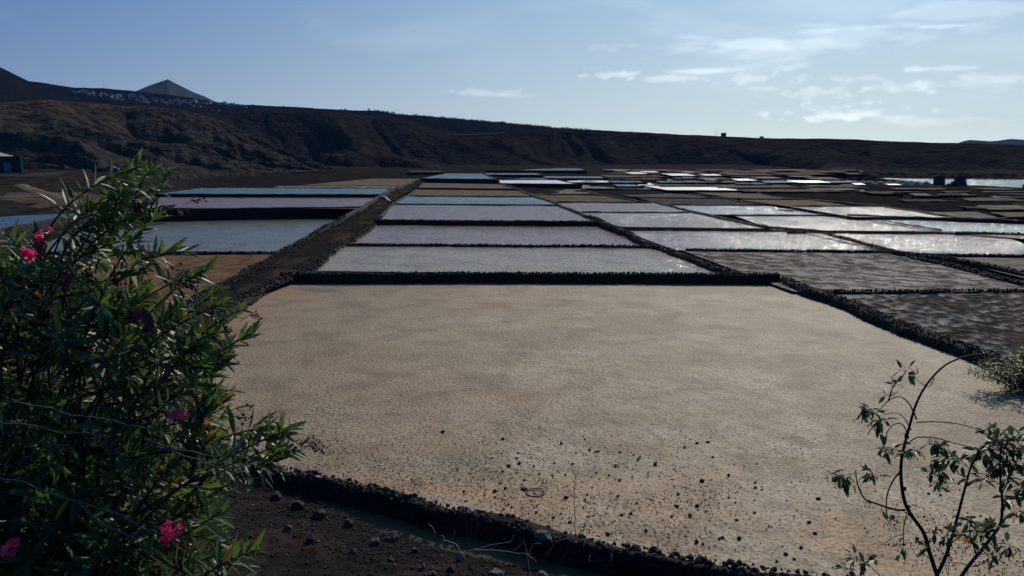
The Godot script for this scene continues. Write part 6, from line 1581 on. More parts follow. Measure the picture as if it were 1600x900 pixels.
	stone_wall("thin dark bank in front of one of the small far plots", PackedVector3Array([Vector3(103.13, 1.31, -185.92), Vector3(106.65, 1.31, -185.92)]), 0.15, 0.8, 0.3, "thin dark banks among the far plots")
	mud_pan("far_plot", "narrow strip of pale beige ground among the small far plots below the plateau", "pale_mud", 0.70, PackedVector2Array([Vector2(85.9, -144.7), Vector2(96.5, -144.7), Vector2(100.6, -157.3), Vector2(89.2, -157.3)]), 2.0)
	stone_wall("thin dark bank in front of one of the small far plots", PackedVector3Array([Vector3(84.87, 0.76, -144.03), Vector3(97.53, 0.76, -144.03)]), -0.40, 0.8, 0.3, "thin dark banks among the far plots")
	mud_pan("far_plot", "narrow strip of pale beige ground among the small far plots below the plateau", "pale_mud", 0.70, PackedVector2Array([Vector2(67.9, -124.7), Vector2(75.4, -124.7), Vector2(79.5, -137.9), Vector2(71.2, -137.9)]), 2.0)
	stone_wall("thin dark bank in front of one of the small far plots", PackedVector3Array([Vector3(66.91, 0.76, -124.01), Vector3(76.38, 0.76, -124.01)]), -0.40, 0.8, 0.3, "thin dark banks among the far plots")
	mud_pan("far_plot", "narrow strip of tan ground among the small far plots below the plateau", "tan_mud", 0.70, PackedVector2Array([Vector2(78.4, -127.4), Vector2(89.2, -127.4), Vector2(92.4, -137.1), Vector2(81.2, -137.1)]), 2.0)
	stone_wall("thin dark bank in front of one of the small far plots", PackedVector3Array([Vector3(77.44, 0.76, -126.73), Vector3(90.16, 0.76, -126.73)]), -0.40, 0.8, 0.3, "thin dark banks among the far plots")
	mud_pan("far_plot", "narrow strip of pale beige ground among the small far plots below the plateau", "pale_mud", 0.95, PackedVector2Array([Vector2(108.9, -182.3), Vector2(113.4, -182.3), Vector2(115.9, -189.8), Vector2(111.2, -189.8)]), 2.0)
	stone_wall("thin dark bank in front of one of the small far plots", PackedVector3Array([Vector3(107.91, 1.01, -181.60), Vector3(114.36, 1.01, -181.60)]), -0.15, 0.8, 0.3, "thin dark banks among the far plots")
	mud_pan("far_plot", "narrow strip of grey ground among the small far plots below the plateau", "grey_mud", 0.95, PackedVector2Array([Vector2(97.5, -170.1), Vector2(107.9, -170.1), Vector2(111.1, -180.9), Vector2(100.3, -180.9)]), 2.0)
	stone_wall("thin dark bank in front of one of the small far plots", PackedVector3Array([Vector3(96.49, 1.01, -169.43), Vector3(108.88, 1.01, -169.43)]), -0.15, 0.8, 0.3, "thin dark banks among the far plots")
	mud_pan("far_plot", "narrow strip of salt white ground among the small far plots below the plateau", "salt_mud", 0.70, PackedVector2Array([Vector2(74.0, -118.4), Vector2(74.6, -118.4), Vector2(75.9, -120.8), Vector2(75.3, -120.8)]), 2.0)
	stone_wall("thin dark bank in front of one of the small far plots", PackedVector3Array([Vector3(73.05, 0.76, -117.70), Vector3(75.63, 0.76, -117.70)]), -0.40, 0.8, 0.3, "thin dark banks among the far plots")
	mud_pan("far_plot", "narrow strip of dark brown ground among the small far plots below the plateau", "dark_mud", 3.26, PackedVector2Array([Vector2(-45.5, -361.1), Vector2(-31.3, -361.1), Vector2(-34.9, -403.2), Vector2(-50.8, -403.2)]), 2.0)
	stone_wall("thin dark bank in front of one of the small far plots", PackedVector3Array([Vector3(-46.53, 3.32, -360.36), Vector3(-30.30, 3.32, -360.36)]), 2.16, 0.8, 0.3, "thin dark banks among the far plots")
	pond("far_pond", "narrow grey pond among the small far plots below the plateau", "grey_brine", 3.41, PackedVector2Array([Vector2(17.4, -385.0), Vector2(31.9, -385.0), Vector2(32.0, -423.6), Vector2(16.7, -423.6)]))
	stone_wall("thin dark bank in front of one of the small far plots", PackedVector3Array([Vector3(16.45, 3.47, -384.33), Vector3(32.86, 3.47, -384.33)]), 2.31, 0.8, 0.3, "thin dark banks among the far plots")
	mud_pan("far_plot", "narrow strip of grey ground among the small far plots below the plateau", "grey_mud", 2.56, PackedVector2Array([Vector2(35.3, -298.6), Vector2(47.1, -298.6), Vector2(48.3, -324.0), Vector2(35.8, -324.0)]), 2.0)
	stone_wall("thin dark bank in front of one of the small far plots", PackedVector3Array([Vector3(34.29, 2.62, -297.91), Vector3(48.12, 2.62, -297.91)]), 1.46, 0.8, 0.3, "thin dark banks among the far plots")
	pond("far_pond", "narrow blue pond among the small far plots below the plateau", "blue_brine", 3.31, PackedVector2Array([Vector2(48.1, -407.2), Vector2(61.6, -407.2), Vector2(63.0, -439.3), Vector2(48.8, -439.3)]))
	stone_wall("thin dark bank in front of one of the small far plots", PackedVector3Array([Vector3(47.14, 3.37, -406.46), Vector3(62.62, 3.37, -406.46)]), 2.21, 0.8, 0.3, "thin dark banks among the far plots")
	mud_pan("far_plot", "narrow strip of brown stained ground among the small far plots below the plateau", "stained_mud", 3.29, PackedVector2Array([Vector2(66.8, -403.1), Vector2(87.7, -403.1), Vector2(90.4, -437.6), Vector2(68.4, -437.6)]), 2.0)
	stone_wall("thin dark bank in front of one of the small far plots", PackedVector3Array([Vector3(65.84, 3.35, -402.36), Vector3(88.74, 3.35, -402.36)]), 2.19, 0.8, 0.3, "thin dark banks among the far plots")
	mud_pan("far_plot", "narrow strip of brown stained ground among the small far plots below the plateau", "stained_mud", 3.29, PackedVector2Array([Vector2(95.4, -402.6), Vector2(114.9, -402.6), Vector2(118.9, -437.8), Vector2(98.3, -437.8)]), 2.0)
	stone_wall("thin dark bank in front of one of the small far plots", PackedVector3Array([Vector3(94.40, 3.35, -401.94), Vector3(115.89, 3.35, -401.94)]), 2.19, 0.8, 0.3, "thin dark banks among the far plots")
	mud_pan("far_plot", "narrow strip of pale beige ground among the small far plots below the plateau", "pale_mud", 3.29, PackedVector2Array([Vector2(123.8, -402.8), Vector2(150.1, -402.8), Vector2(155.7, -437.4), Vector2(127.9, -437.4)]), 2.0)
	stone_wall("thin dark bank in front of one of the small far plots", PackedVector3Array([Vector3(122.82, 3.35, -402.12), Vector3(151.08, 3.35, -402.12)]), 2.19, 0.8, 0.3, "thin dark banks among the far plots")
	mud_pan("far_plot", "narrow strip of brown stained ground among the small far plots below the plateau", "stained_mud", 3.30, PackedVector2Array([Vector2(160.3, -401.9), Vector2(172.6, -401.9), Vector2(183.5, -441.7), Vector2(170.0, -441.7)]), 2.0)
	stone_wall("thin dark bank in front of one of the small far plots", PackedVector3Array([Vector3(159.31, 3.36, -401.16), Vector3(173.59, 3.36, -401.16)]), 2.20, 0.8, 0.3, "thin dark banks among the far plots")
	mud_pan("far_plot", "narrow strip of salt white ground among the small far plots below the plateau", "salt_mud", 3.08, PackedVector2Array([Vector2(48.8, -372.2), Vector2(65.6, -372.2), Vector2(67.3, -403.3), Vector2(49.6, -403.3)]), 2.0)
	stone_wall("thin dark bank in front of one of the small far plots", PackedVector3Array([Vector3(47.83, 3.14, -371.55), Vector3(66.59, 3.14, -371.55)]), 1.98, 0.8, 0.3, "thin dark banks among the far plots")
	mud_pan("far_plot", "narrow strip of grey ground among the small far plots below the plateau", "grey_mud", 3.07, PackedVector2Array([Vector2(71.5, -370.9), Vector2(89.2, -370.9), Vector2(92.0, -401.9), Vector2(73.4, -401.9)]), 2.0)
	stone_wall("thin dark bank in front of one of the small far plots", PackedVector3Array([Vector3(70.55, 3.13, -370.16), Vector3(90.18, 3.13, -370.16)]), 1.97, 0.8, 0.3, "thin dark banks among the far plots")
	mud_pan("far_plot", "narrow strip of pale beige ground among the small far plots below the plateau", "pale_mud", 3.07, PackedVector2Array([Vector2(99.2, -372.1), Vector2(122.5, -372.1), Vector2(126.7, -401.9), Vector2(102.1, -401.9)]), 2.0)
	stone_wall("thin dark bank in front of one of the small far plots", PackedVector3Array([Vector3(98.18, 3.13, -371.42), Vector3(123.55, 3.13, -371.42)]), 1.97, 0.8, 0.3, "thin dark banks among the far plots")
	mud_pan("far_plot", "narrow strip of tan ground among the small far plots below the plateau", "tan_mud", 3.08, PackedVector2Array([Vector2(133.7, -371.5), Vector2(155.3, -371.5), Vector2(161.6, -405.0), Vector2(138.6, -405.0)]), 2.0)
	stone_wall("thin dark bank in front of one of the small far plots", PackedVector3Array([Vector3(132.74, 3.14, -370.81), Vector3(156.28, 3.14, -370.81)]), 1.98, 0.8, 0.3, "thin dark banks among the far plots")
	mud_pan("far_plot", "narrow strip of brown stained ground among the small far plots below the plateau", "stained_mud", 3.24, PackedVector2Array([Vector2(155.2, -361.8), Vector2(156.8, -361.8), Vector2(171.1, -396.8), Vector2(169.3, -396.8)]), 2.0)
	stone_wall("thin dark bank in front of one of the small far plots", PackedVector3Array([Vector3(154.16, 3.30, -361.06), Vector3(157.82, 3.30, -361.06)]), 2.14, 0.8, 0.3, "thin dark banks among the far plots")
	mud_pan("far_plot", "narrow strip of dark brown ground among the small far plots below the plateau", "dark_mud", 2.81, PackedVector2Array([Vector2(42.2, -340.0), Vector2(67.4, -340.0), Vector2(69.5, -371.3), Vector2(42.9, -371.3)]), 2.0)
	stone_wall("thin dark bank in front of one of the small far plots", PackedVector3Array([Vector3(41.21, 2.87, -339.35), Vector3(68.41, 2.87, -339.35)]), 1.71, 0.8, 0.3, "thin dark banks among the far plots")
	mud_pan("far_plot", "narrow strip of tan ground among the small far plots below the plateau", "tan_mud", 2.81, PackedVector2Array([Vector2(75.0, -338.8), Vector2(84.0, -338.8), Vector2(87.7, -371.9), Vector2(77.8, -371.9)]), 2.0)
	stone_wall("thin dark bank in front of one of the small far plots", PackedVector3Array([Vector3(74.04, 2.87, -338.06), Vector3(85.00, 2.87, -338.06)]), 1.71, 0.8, 0.3, "thin dark banks among the far plots")
	mud_pan("far_plot", "narrow strip of salt white ground among the small far plots below the plateau", "salt_mud", 2.81, PackedVector2Array([Vector2(91.4, -339.8), Vector2(105.5, -339.8), Vector2(109.6, -371.7), Vector2(94.5, -371.7)]), 2.0)
	stone_wall("thin dark bank in front of one of the small far plots", PackedVector3Array([Vector3(90.41, 2.87, -339.07), Vector3(106.51, 2.87, -339.07)]), 1.71, 0.8, 0.3, "thin dark banks among the far plots")
	mud_pan("far_plot", "narrow strip of tan ground among the small far plots below the plateau", "tan_mud", 2.81, PackedVector2Array([Vector2(114.2, -337.9), Vector2(133.0, -337.9), Vector2(139.2, -373.9), Vector2(119.0, -373.9)]), 2.0)
	stone_wall("thin dark bank in front of one of the small far plots", PackedVector3Array([Vector3(113.19, 2.87, -337.18), Vector3(133.97, 2.87, -337.18)]), 1.71, 0.8, 0.3, "thin dark banks among the far plots")
	mud_pan("far_plot", "narrow strip of grey ground among the small far plots below the plateau", "grey_mud", 2.82, PackedVector2Array([Vector2(141.2, -340.2), Vector2(147.5, -340.2), Vector2(158.6, -373.3), Vector2(151.7, -373.3)]), 2.0)
	stone_wall("thin dark bank in front of one of the small far plots", PackedVector3Array([Vector3(140.19, 2.88, -339.51), Vector3(148.54, 2.88, -339.51)]), 1.72, 0.8, 0.3, "thin dark banks among the far plots")
	mud_pan("far_plot", "narrow strip of brown stained ground among the small far plots below the plateau", "stained_mud", 2.49, PackedVector2Array([Vector2(36.3, -310.2), Vector2(58.7, -310.2), Vector2(60.6, -340.9), Vector2(36.9, -340.9)]), 2.0)
	stone_wall("thin dark bank in front of one of the small far plots", PackedVector3Array([Vector3(35.30, 2.55, -309.52), Vector3(59.72, 2.55, -309.52)]), 1.39, 0.8, 0.3, "thin dark banks among the far plots")
	mud_pan("far_plot", "narrow strip of grey ground among the small far plots below the plateau", "grey_mud", 2.50, PackedVector2Array([Vector2(64.2, -312.1), Vector2(75.9, -312.1), Vector2(78.5, -340.3), Vector2(66.1, -340.3)]), 2.0)
	stone_wall("thin dark bank in front of one of the small far plots", PackedVector3Array([Vector3(63.23, 2.56, -311.37), Vector3(76.94, 2.56, -311.37)]), 1.40, 0.8, 0.3, "thin dark banks among the far plots")
	mud_pan("far_plot", "narrow strip of grey ground among the small far plots below the plateau", "grey_mud", 2.51, PackedVector2Array([Vector2(84.9, -312.4), Vector2(100.6, -312.4), Vector2(104.6, -342.1), Vector2(87.9, -342.1)]), 2.0)
	stone_wall("thin dark bank in front of one of the small far plots", PackedVector3Array([Vector3(83.95, 2.57, -311.75), Vector3(101.57, 2.57, -311.75)]), 1.41, 0.8, 0.3, "thin dark banks among the far plots")
	pond("far_pond", "narrow blue pond among the small far plots below the plateau", "blue_brine", 2.51, PackedVector2Array([Vector2(107.6, -312.8), Vector2(116.6, -312.8), Vector2(122.5, -340.8), Vector2(112.7, -340.8)]))
	stone_wall("thin dark bank in front of one of the small far plots", PackedVector3Array([Vector3(106.61, 2.57, -312.08), Vector3(117.60, 2.57, -312.08)]), 1.41, 0.8, 0.3, "thin dark banks among the far plots")
	mud_pan("far_plot", "narrow strip of brown stained ground among the small far plots below the plateau", "stained_mud", 2.15, PackedVector2Array([Vector2(35.2, -287.1), Vector2(53.8, -287.1), Vector2(55.5, -314.6), Vector2(35.8, -314.6)]), 2.0)
	stone_wall("thin dark bank in front of one of the small far plots", PackedVector3Array([Vector3(34.20, 2.21, -286.45), Vector3(54.80, 2.21, -286.45)]), 1.05, 0.8, 0.3, "thin dark banks among the far plots")
	mud_pan("far_plot", "narrow strip of grey ground among the small far plots below the plateau", "grey_mud", 2.17, PackedVector2Array([Vector2(59.5, -287.8), Vector2(78.6, -287.8), Vector2(81.6, -316.0), Vector2(61.3, -316.0)]), 2.0)
	stone_wall("thin dark bank in front of one of the small far plots", PackedVector3Array([Vector3(58.47, 2.23, -287.14), Vector3(79.58, 2.23, -287.14)]), 1.07, 0.8, 0.3, "thin dark banks among the far plots")
	mud_pan("far_plot", "narrow strip of grey ground among the small far plots below the plateau", "grey_mud", 2.15, PackedVector2Array([Vector2(84.7, -286.9), Vector2(99.5, -286.9), Vector2(103.6, -314.6), Vector2(87.8, -314.6)]), 2.0)
	stone_wall("thin dark bank in front of one of the small far plots", PackedVector3Array([Vector3(83.74, 2.21, -286.19), Vector3(100.52, 2.21, -286.19)]), 1.05, 0.8, 0.3, "thin dark banks among the far plots")
	mud_pan("far_plot", "narrow strip of pale beige ground among the small far plots below the plateau", "pale_mud", 2.16, PackedVector2Array([Vector2(106.9, -286.6), Vector2(116.9, -286.6), Vector2(123.8, -316.1), Vector2(112.9, -316.1)]), 2.0)
	stone_wall("thin dark bank in front of one of the small far plots", PackedVector3Array([Vector3(105.95, 2.22, -285.92), Vector3(117.91, 2.22, -285.92)]), 1.06, 0.8, 0.3, "thin dark banks among the far plots")
	pond("far_pond", "narrow blue pond among the small far plots below the plateau", "blue_brine", 1.75, PackedVector2Array([Vector2(33.2, -264.7), Vector2(43.2, -264.7), Vector2(44.4, -291.0), Vector2(33.8, -291.0)]))
	stone_wall("thin dark bank in front of one of the small far plots", PackedVector3Array([Vector3(32.17, 1.81, -264.05), Vector3(44.17, 1.81, -264.05)]), 0.65, 0.8, 0.3, "thin dark banks among the far plots")
	pond("far_pond", "narrow blue pond among the small far plots below the plateau", "blue_brine", 1.74, PackedVector2Array([Vector2(48.5, -264.3), Vector2(63.0, -264.3), Vector2(65.3, -290.3), Vector2(49.9, -290.3)]))
	stone_wall("thin dark bank in front of one of the small far plots", PackedVector3Array([Vector3(47.54, 1.80, -263.65), Vector3(63.97, 1.80, -263.65)]), 0.64, 0.8, 0.3, "thin dark banks among the far plots")
	mud_pan("far_plot", "narrow strip of tan ground among the small far plots below the plateau", "tan_mud", 1.74, PackedVector2Array([Vector2(68.1, -263.6), Vector2(76.7, -263.6), Vector2(80.3, -291.3), Vector2(70.8, -291.3)]), 2.0)
	stone_wall("thin dark bank in front of one of the small far plots", PackedVector3Array([Vector3(67.08, 1.80, -262.91), Vector3(77.67, 1.80, -262.91)]), 0.64, 0.8, 0.3, "thin dark banks among the far plots")
	mud_pan("far_plot", "narrow strip of salt white ground among the small far plots below the plateau", "salt_mud", 1.74, PackedVector2Array([Vector2(82.8, -263.0), Vector2(91.4, -263.0), Vector2(97.2, -292.6), Vector2(87.6, -292.6)]), 2.0)
	stone_wall("thin dark bank in front of one of the small far plots", PackedVector3Array([Vector3(81.76, 1.80, -262.32), Vector3(92.40, 1.80, -262.32)]), 0.64, 0.8, 0.3, "thin dark banks among the far plots")
	pond("far_pond", "narrow blue pond among the small far plots below the plateau", "blue_brine", 1.73, PackedVector2Array([Vector2(99.7, -264.1), Vector2(114.7, -264.1), Vector2(119.8, -290.0), Vector2(103.7, -290.0)]))
	stone_wall("thin dark bank in front of one of the small far plots", PackedVector3Array([Vector3(98.67, 1.79, -263.40), Vector3(115.72, 1.79, -263.40)]), 0.63, 0.8, 0.3, "thin dark banks among the far plots")
	pond("far_pond", "narrow blue pond among the small far plots below the plateau", "blue_brine", 1.26, PackedVector2Array([Vector2(32.0, -242.7), Vector2(38.4, -242.7), Vector2(39.7, -270.7), Vector2(32.7, -270.7)]))
	stone_wall("thin dark bank in front of one of the small far plots", PackedVector3Array([Vector3(31.01, 1.32, -241.99), Vector3(39.43, 1.32, -241.99)]), 0.16, 0.8, 0.3, "thin dark banks among the far plots")
	mud_pan("far_plot", "narrow strip of grey ground among the small far plots below the plateau", "grey_mud", 1.24, PackedVector2Array([Vector2(44.8, -242.1), Vector2(60.4, -242.1), Vector2(63.1, -270.4), Vector2(46.3, -270.4)]), 2.0)
	stone_wall("thin dark bank in front of one of the small far plots", PackedVector3Array([Vector3(43.84, 1.30, -241.38), Vector3(61.43, 1.30, -241.38)]), 0.14, 0.8, 0.3, "thin dark banks among the far plots")
	pond("far_pond", "narrow blue pond among the small far plots below the plateau", "blue_brine", 1.24, PackedVector2Array([Vector2(67.9, -242.2), Vector2(79.4, -242.2), Vector2(83.3, -270.0), Vector2(70.7, -270.0)]))
	stone_wall("thin dark bank in front of one of the small far plots", PackedVector3Array([Vector3(66.85, 1.30, -241.48), Vector3(80.44, 1.30, -241.48)]), 0.14, 0.8, 0.3, "thin dark banks among the far plots")
	pond("far_pond", "narrow blue pond among the small far plots below the plateau", "blue_brine", 1.24, PackedVector2Array([Vector2(86.3, -243.3), Vector2(94.3, -243.3), Vector2(100.0, -268.8), Vector2(91.1, -268.8)]))
	stone_wall("thin dark bank in front of one of the small far plots", PackedVector3Array([Vector3(85.25, 1.30, -242.63), Vector3(95.30, 1.30, -242.63)]), 0.14, 0.8, 0.3, "thin dark banks among the far plots")
	mud_pan("far_plot", "narrow strip of tan ground among the small far plots below the plateau", "tan_mud", 1.25, PackedVector2Array([Vector2(99.5, -241.6), Vector2(105.0, -241.6), Vector2(115.0, -271.1), Vector2(108.8, -271.1)]), 2.0)
	stone_wall("thin dark bank in front of one of the small far plots", PackedVector3Array([Vector3(98.51, 1.31, -240.85), Vector3(106.01, 1.31, -240.85)]), 0.15, 0.8, 0.3, "thin dark banks among the far plots")
	mud_pan("far_plot", "narrow strip of brown stained ground among the small far plots below the plateau", "stained_mud", 1.25, PackedVector2Array([Vector2(105.5, -221.6), Vector2(119.6, -221.6), Vector2(121.9, -230.7), Vector2(107.4, -230.7)]), 2.0)
	stone_wall("thin dark bank in front of one of the small far plots", PackedVector3Array([Vector3(104.50, 1.31, -220.93), Vector3(120.61, 1.31, -220.93)]), 0.15, 0.8, 0.3, "thin dark banks among the far plots")
	mud_pan("far_plot", "narrow strip of grey ground among the small far plots below the plateau", "grey_mud", 1.25, PackedVector2Array([Vector2(128.2, -220.4), Vector2(137.4, -220.4), Vector2(140.9, -232.0), Vector2(131.4, -232.0)]), 2.0)
	stone_wall("thin dark bank in front of one of the small far plots", PackedVector3Array([Vector3(127.24, 1.31, -219.72), Vector3(138.42, 1.31, -219.72)]), 0.15, 0.8, 0.3, "thin dark banks among the far plots")
	mud_pan("far_plot", "narrow strip of dark brown ground among the small far plots below the plateau", "dark_mud", 1.25, PackedVector2Array([Vector2(148.2, -222.0), Vector2(156.1, -222.0), Vector2(158.9, -230.1), Vector2(150.8, -230.1)]), 2.0)
	stone_wall("thin dark bank in front of one of the small far plots", PackedVector3Array([Vector3(147.22, 1.31, -221.27), Vector3(157.13, 1.31, -221.27)]), 0.15, 0.8, 0.3, "thin dark banks among the far plots")
	mud_pan("far_plot", "narrow strip of dark brown ground among the small far plots below the plateau", "dark_mud", 1.25, PackedVector2Array([Vector2(87.7, -204.2), Vector2(101.7, -204.2), Vector2(102.8, -208.8), Vector2(88.6, -208.8)]), 2.0)
	stone_wall("thin dark bank in front of one of the small far plots", PackedVector3Array([Vector3(86.68, 1.31, -203.48), Vector3(102.75, 1.31, -203.48)]), 0.15, 0.8, 0.3, "thin dark banks among the far plots")
	mud_pan("far_plot", "narrow strip of dark brown ground among the small far plots below the plateau", "dark_mud", 1.25, PackedVector2Array([Vector2(109.4, -204.5), Vector2(114.6, -204.5), Vector2(116.1, -210.4), Vector2(110.9, -210.4)]), 2.0)
	stone_wall("thin dark bank in front of one of the small far plots", PackedVector3Array([Vector3(108.41, 1.31, -203.78), Vector3(115.59, 1.31, -203.78)]), 0.15, 0.8, 0.3, "thin dark banks among the far plots")
	mud_pan("far_plot", "narrow strip of grey ground among the small far plots below the plateau", "grey_mud", 1.25, PackedVector2Array([Vector2(119.6, -204.4), Vector2(134.7, -204.4), Vector2(136.1, -208.8), Vector2(120.8, -208.8)]), 2.0)
	stone_wall("thin dark bank in front of one of the small far plots", PackedVector3Array([Vector3(118.55, 1.31, -203.65), Vector3(135.69, 1.31, -203.65)]), 0.15, 0.8, 0.3, "thin dark banks among the far plots")
	mud_pan("far_plot", "narrow strip of dark brown ground among the small far plots below the plateau", "dark_mud", 1.25, PackedVector2Array([Vector2(100.1, -188.5), Vector2(106.9, -188.5), Vector2(108.8, -195.6), Vector2(101.8, -195.6)]), 2.0)
	stone_wall("thin dark bank in front of one of the small far plots", PackedVector3Array([Vector3(99.06, 1.31, -187.83), Vector3(107.88, 1.31, -187.83)]), 0.15, 0.8, 0.3, "thin dark banks among the far plots")
	mud_pan("far_plot", "narrow strip of dark brown ground among the small far plots below the plateau", "dark_mud", 1.25, PackedVector2Array([Vector2(115.5, -190.3), Vector2(130.7, -190.3), Vector2(132.3, -195.0), Vector2(116.8, -195.0)]), 2.0)
	stone_wall("thin dark bank in front of one of the small far plots", PackedVector3Array([Vector3(114.49, 1.31, -189.56), Vector3(131.73, 1.31, -189.56)]), 0.15, 0.8, 0.3, "thin dark banks among the far plots")
	mud_pan("far_plot", "narrow strip of dark brown ground among the small far plots below the plateau", "dark_mud", 0.95, PackedVector2Array([Vector2(113.6, -183.1), Vector2(123.1, -183.1), Vector2(125.0, -188.9), Vector2(115.3, -188.9)]), 2.0)
	stone_wall("thin dark bank in front of one of the small far plots", PackedVector3Array([Vector3(112.59, 1.01, -182.43), Vector3(124.14, 1.01, -182.43)]), -0.15, 0.8, 0.3, "thin dark banks among the far plots")
	mud_pan("far_plot", "narrow strip of dark brown ground among the small far plots below the plateau", "dark_mud", 0.95, PackedVector2Array([Vector2(82.1, -167.7), Vector2(90.9, -167.7), Vector2(92.7, -174.6), Vector2(83.6, -174.6)]), 2.0)
	stone_wall("thin dark bank in front of one of the small far plots", PackedVector3Array([Vector3(81.10, 1.01, -166.96), Vector3(91.91, 1.01, -166.96)]), -0.15, 0.8, 0.3, "thin dark banks among the far plots")
	mud_pan("far_plot", "narrow strip of grey ground among the small far plots below the plateau", "grey_mud", 0.95, PackedVector2Array([Vector2(96.0, -169.2), Vector2(106.6, -169.2), Vector2(108.4, -175.4), Vector2(97.6, -175.4)]), 2.0)
	stone_wall("thin dark bank in front of one of the small far plots", PackedVector3Array([Vector3(95.00, 1.01, -168.54), Vector3(107.55, 1.01, -168.54)]), -0.15, 0.8, 0.3, "thin dark banks among the far plots")
	mud_pan("far_plot", "narrow strip of pale beige ground among the small far plots below the plateau", "pale_mud", 0.95, PackedVector2Array([Vector2(113.2, -169.4), Vector2(117.4, -169.4), Vector2(119.6, -175.6), Vector2(115.3, -175.6)]), 2.0)
	stone_wall("thin dark bank in front of one of the small far plots", PackedVector3Array([Vector3(112.17, 1.01, -168.66), Vector3(118.40, 1.01, -168.66)]), -0.15, 0.8, 0.3, "thin dark banks among the far plots")
	mud_pan("far_plot", "narrow strip of dark brown ground among the small far plots below the plateau", "dark_mud", 0.70, PackedVector2Array([Vector2(100.3, -161.2), Vector2(112.7, -161.2), Vector2(114.9, -167.7), Vector2(102.2, -167.7)]), 2.0)
	stone_wall("thin dark bank in front of one of the small far plots", PackedVector3Array([Vector3(99.28, 0.76, -160.45), Vector3(113.69, 0.76, -160.45)]), -0.40, 0.8, 0.3, "thin dark banks among the far plots")
	mud_pan("far_plot", "narrow strip of dark brown ground among the small far plots below the plateau", "dark_mud", 0.70, PackedVector2Array([Vector2(84.0, -148.6), Vector2(91.2, -148.6), Vector2(93.0, -154.4), Vector2(85.6, -154.4)]), 2.0)
	stone_wall("thin dark bank in front of one of the small far plots", PackedVector3Array([Vector3(83.04, 0.76, -147.86), Vector3(92.25, 0.76, -147.86)]), -0.40, 0.8, 0.3, "thin dark banks among the far plots")
	mud_pan("far_plot", "narrow strip of dark brown ground among the small far plots below the plateau", "dark_mud", 0.70, PackedVector2Array([Vector2(95.2, -149.0), Vector2(99.0, -149.0), Vector2(100.9, -154.6), Vector2(97.0, -154.6)]), 2.0)
	stone_wall("thin dark bank in front of one of the small far plots", PackedVector3Array([Vector3(94.20, 0.76, -148.27), Vector3(99.98, 0.76, -148.27)]), -0.40, 0.8, 0.3, "thin dark banks among the far plots")
	build_foreground()
	build_yard()
	build_far_things(ridge, near_hill, plateau)
	drape_hill("hill_road", "pale road cut into the bench below the skyline", plateau, [Vector2(-5.72, 1.45), Vector2(-4.92, 1.48), Vector2(-3.58, 1.46), Vector2(-2.46, 1.48), Vector2(-1.34, 1.57), Vector2(-0.45, 1.61)], 2.2)
	oleander()
	sapling()
	low_shrub("green_shrub", "low green shrub growing on the stone berm beside the large pan", Vector3(22.2, 0.1, -33.6), Vector3(2.9, 1.65, 1.1), 5200, 200, 0.2, ["leaf", "leaf", "broad_leaf", "dull_leaf"], 34)
	low_shrub("dry_shrub", "small bare twiggy shrub on the crooked berm among the ponds", Vector3(40.8, 0.5, -75.3), Vector3(0.9, 1.0, 0.5), 90, 30, 0.10, ["dull_leaf"], 16)
	weed("tall thin dark dead stalk rising in front of the large dry pan", [[Vector3(0.613, 3.364, -11.500), Vector3(0.669, 3.704, -11.500), Vector3(0.833, 4.031, -11.500), Vector3(0.977, 4.282, -11.500), Vector3(0.952, 4.676, -11.500), Vector3(0.939, 4.985, -11.500), Vector3(0.955, 5.239, -11.500), Vector3(0.895, 5.392, -11.500), Vector3(0.846, 5.493, -11.500)], [Vector3(0.977, 4.282, -11.500), Vector3(1.092, 4.407, -11.500), Vector3(1.120, 4.521, -11.500), Vector3(1.128, 4.614, -11.500)]], M.dead, 0.0080)
	weed("straw coloured dry weed spreading low across the channel", [[Vector3(-1.104, 1.323, -16.600), Vector3(-0.778, 1.445, -16.600), Vector3(-0.495, 1.535, -16.600), Vector3(-0.028, 1.611, -16.600)], [Vector3(-1.104, 1.323, -16.600), Vector3(-0.919, 1.430, -16.600), Vector3(-0.424, 1.430, -16.600), Vector3(0.000, 1.369, -16.600), Vector3(0.425, 1.323, -16.600)], [Vector3(-1.104, 1.323, -16.600), Vector3(-1.243, 1.566, -16.600), Vector3(-1.412, 1.641, -16.600), Vector3(-1.524, 1.656, -16.600)], [Vector3(-0.028, 1.611, -16.600), Vector3(0.028, 1.746, -16.600), Vector3(0.042, 1.807, -16.600)], [Vector3(0.000, 1.369, -16.600), Vector3(0.170, 1.535, -16.600), Vector3(0.240, 1.596, -16.600)]], M.straw, 0.0080)
	weed("reddish upright dry stems rooted by the channel edge", [[Vector3(-0.929, 1.464, -16.800), Vector3(-0.713, 1.677, -16.800), Vector3(-0.541, 1.890, -16.800)], [Vector3(-1.029, 1.464, -16.800), Vector3(-0.998, 1.769, -16.800), Vector3(-1.009, 2.102, -16.800)], [Vector3(-0.958, 1.494, -16.800), Vector3(-0.912, 1.769, -16.800), Vector3(-0.925, 1.996, -16.800)], [Vector3(-0.857, 1.540, -16.800), Vector3(-0.784, 1.799, -16.800), Vector3(-0.754, 2.042, -16.800)]], M.dead, 0.0070)
	weed("pale dry stalk with forked top standing beyond the straw weed", [[Vector3(0.688, 1.870, -15.500), Vector3(0.897, 2.167, -15.500), Vector3(0.841, 2.546, -15.500), Vector3(0.787, 2.741, -15.500)], [Vector3(0.897, 2.167, -15.500), Vector3(1.028, 2.223, -15.500), Vector3(1.172, 2.265, -15.500)]], M.straw, 0.0070)
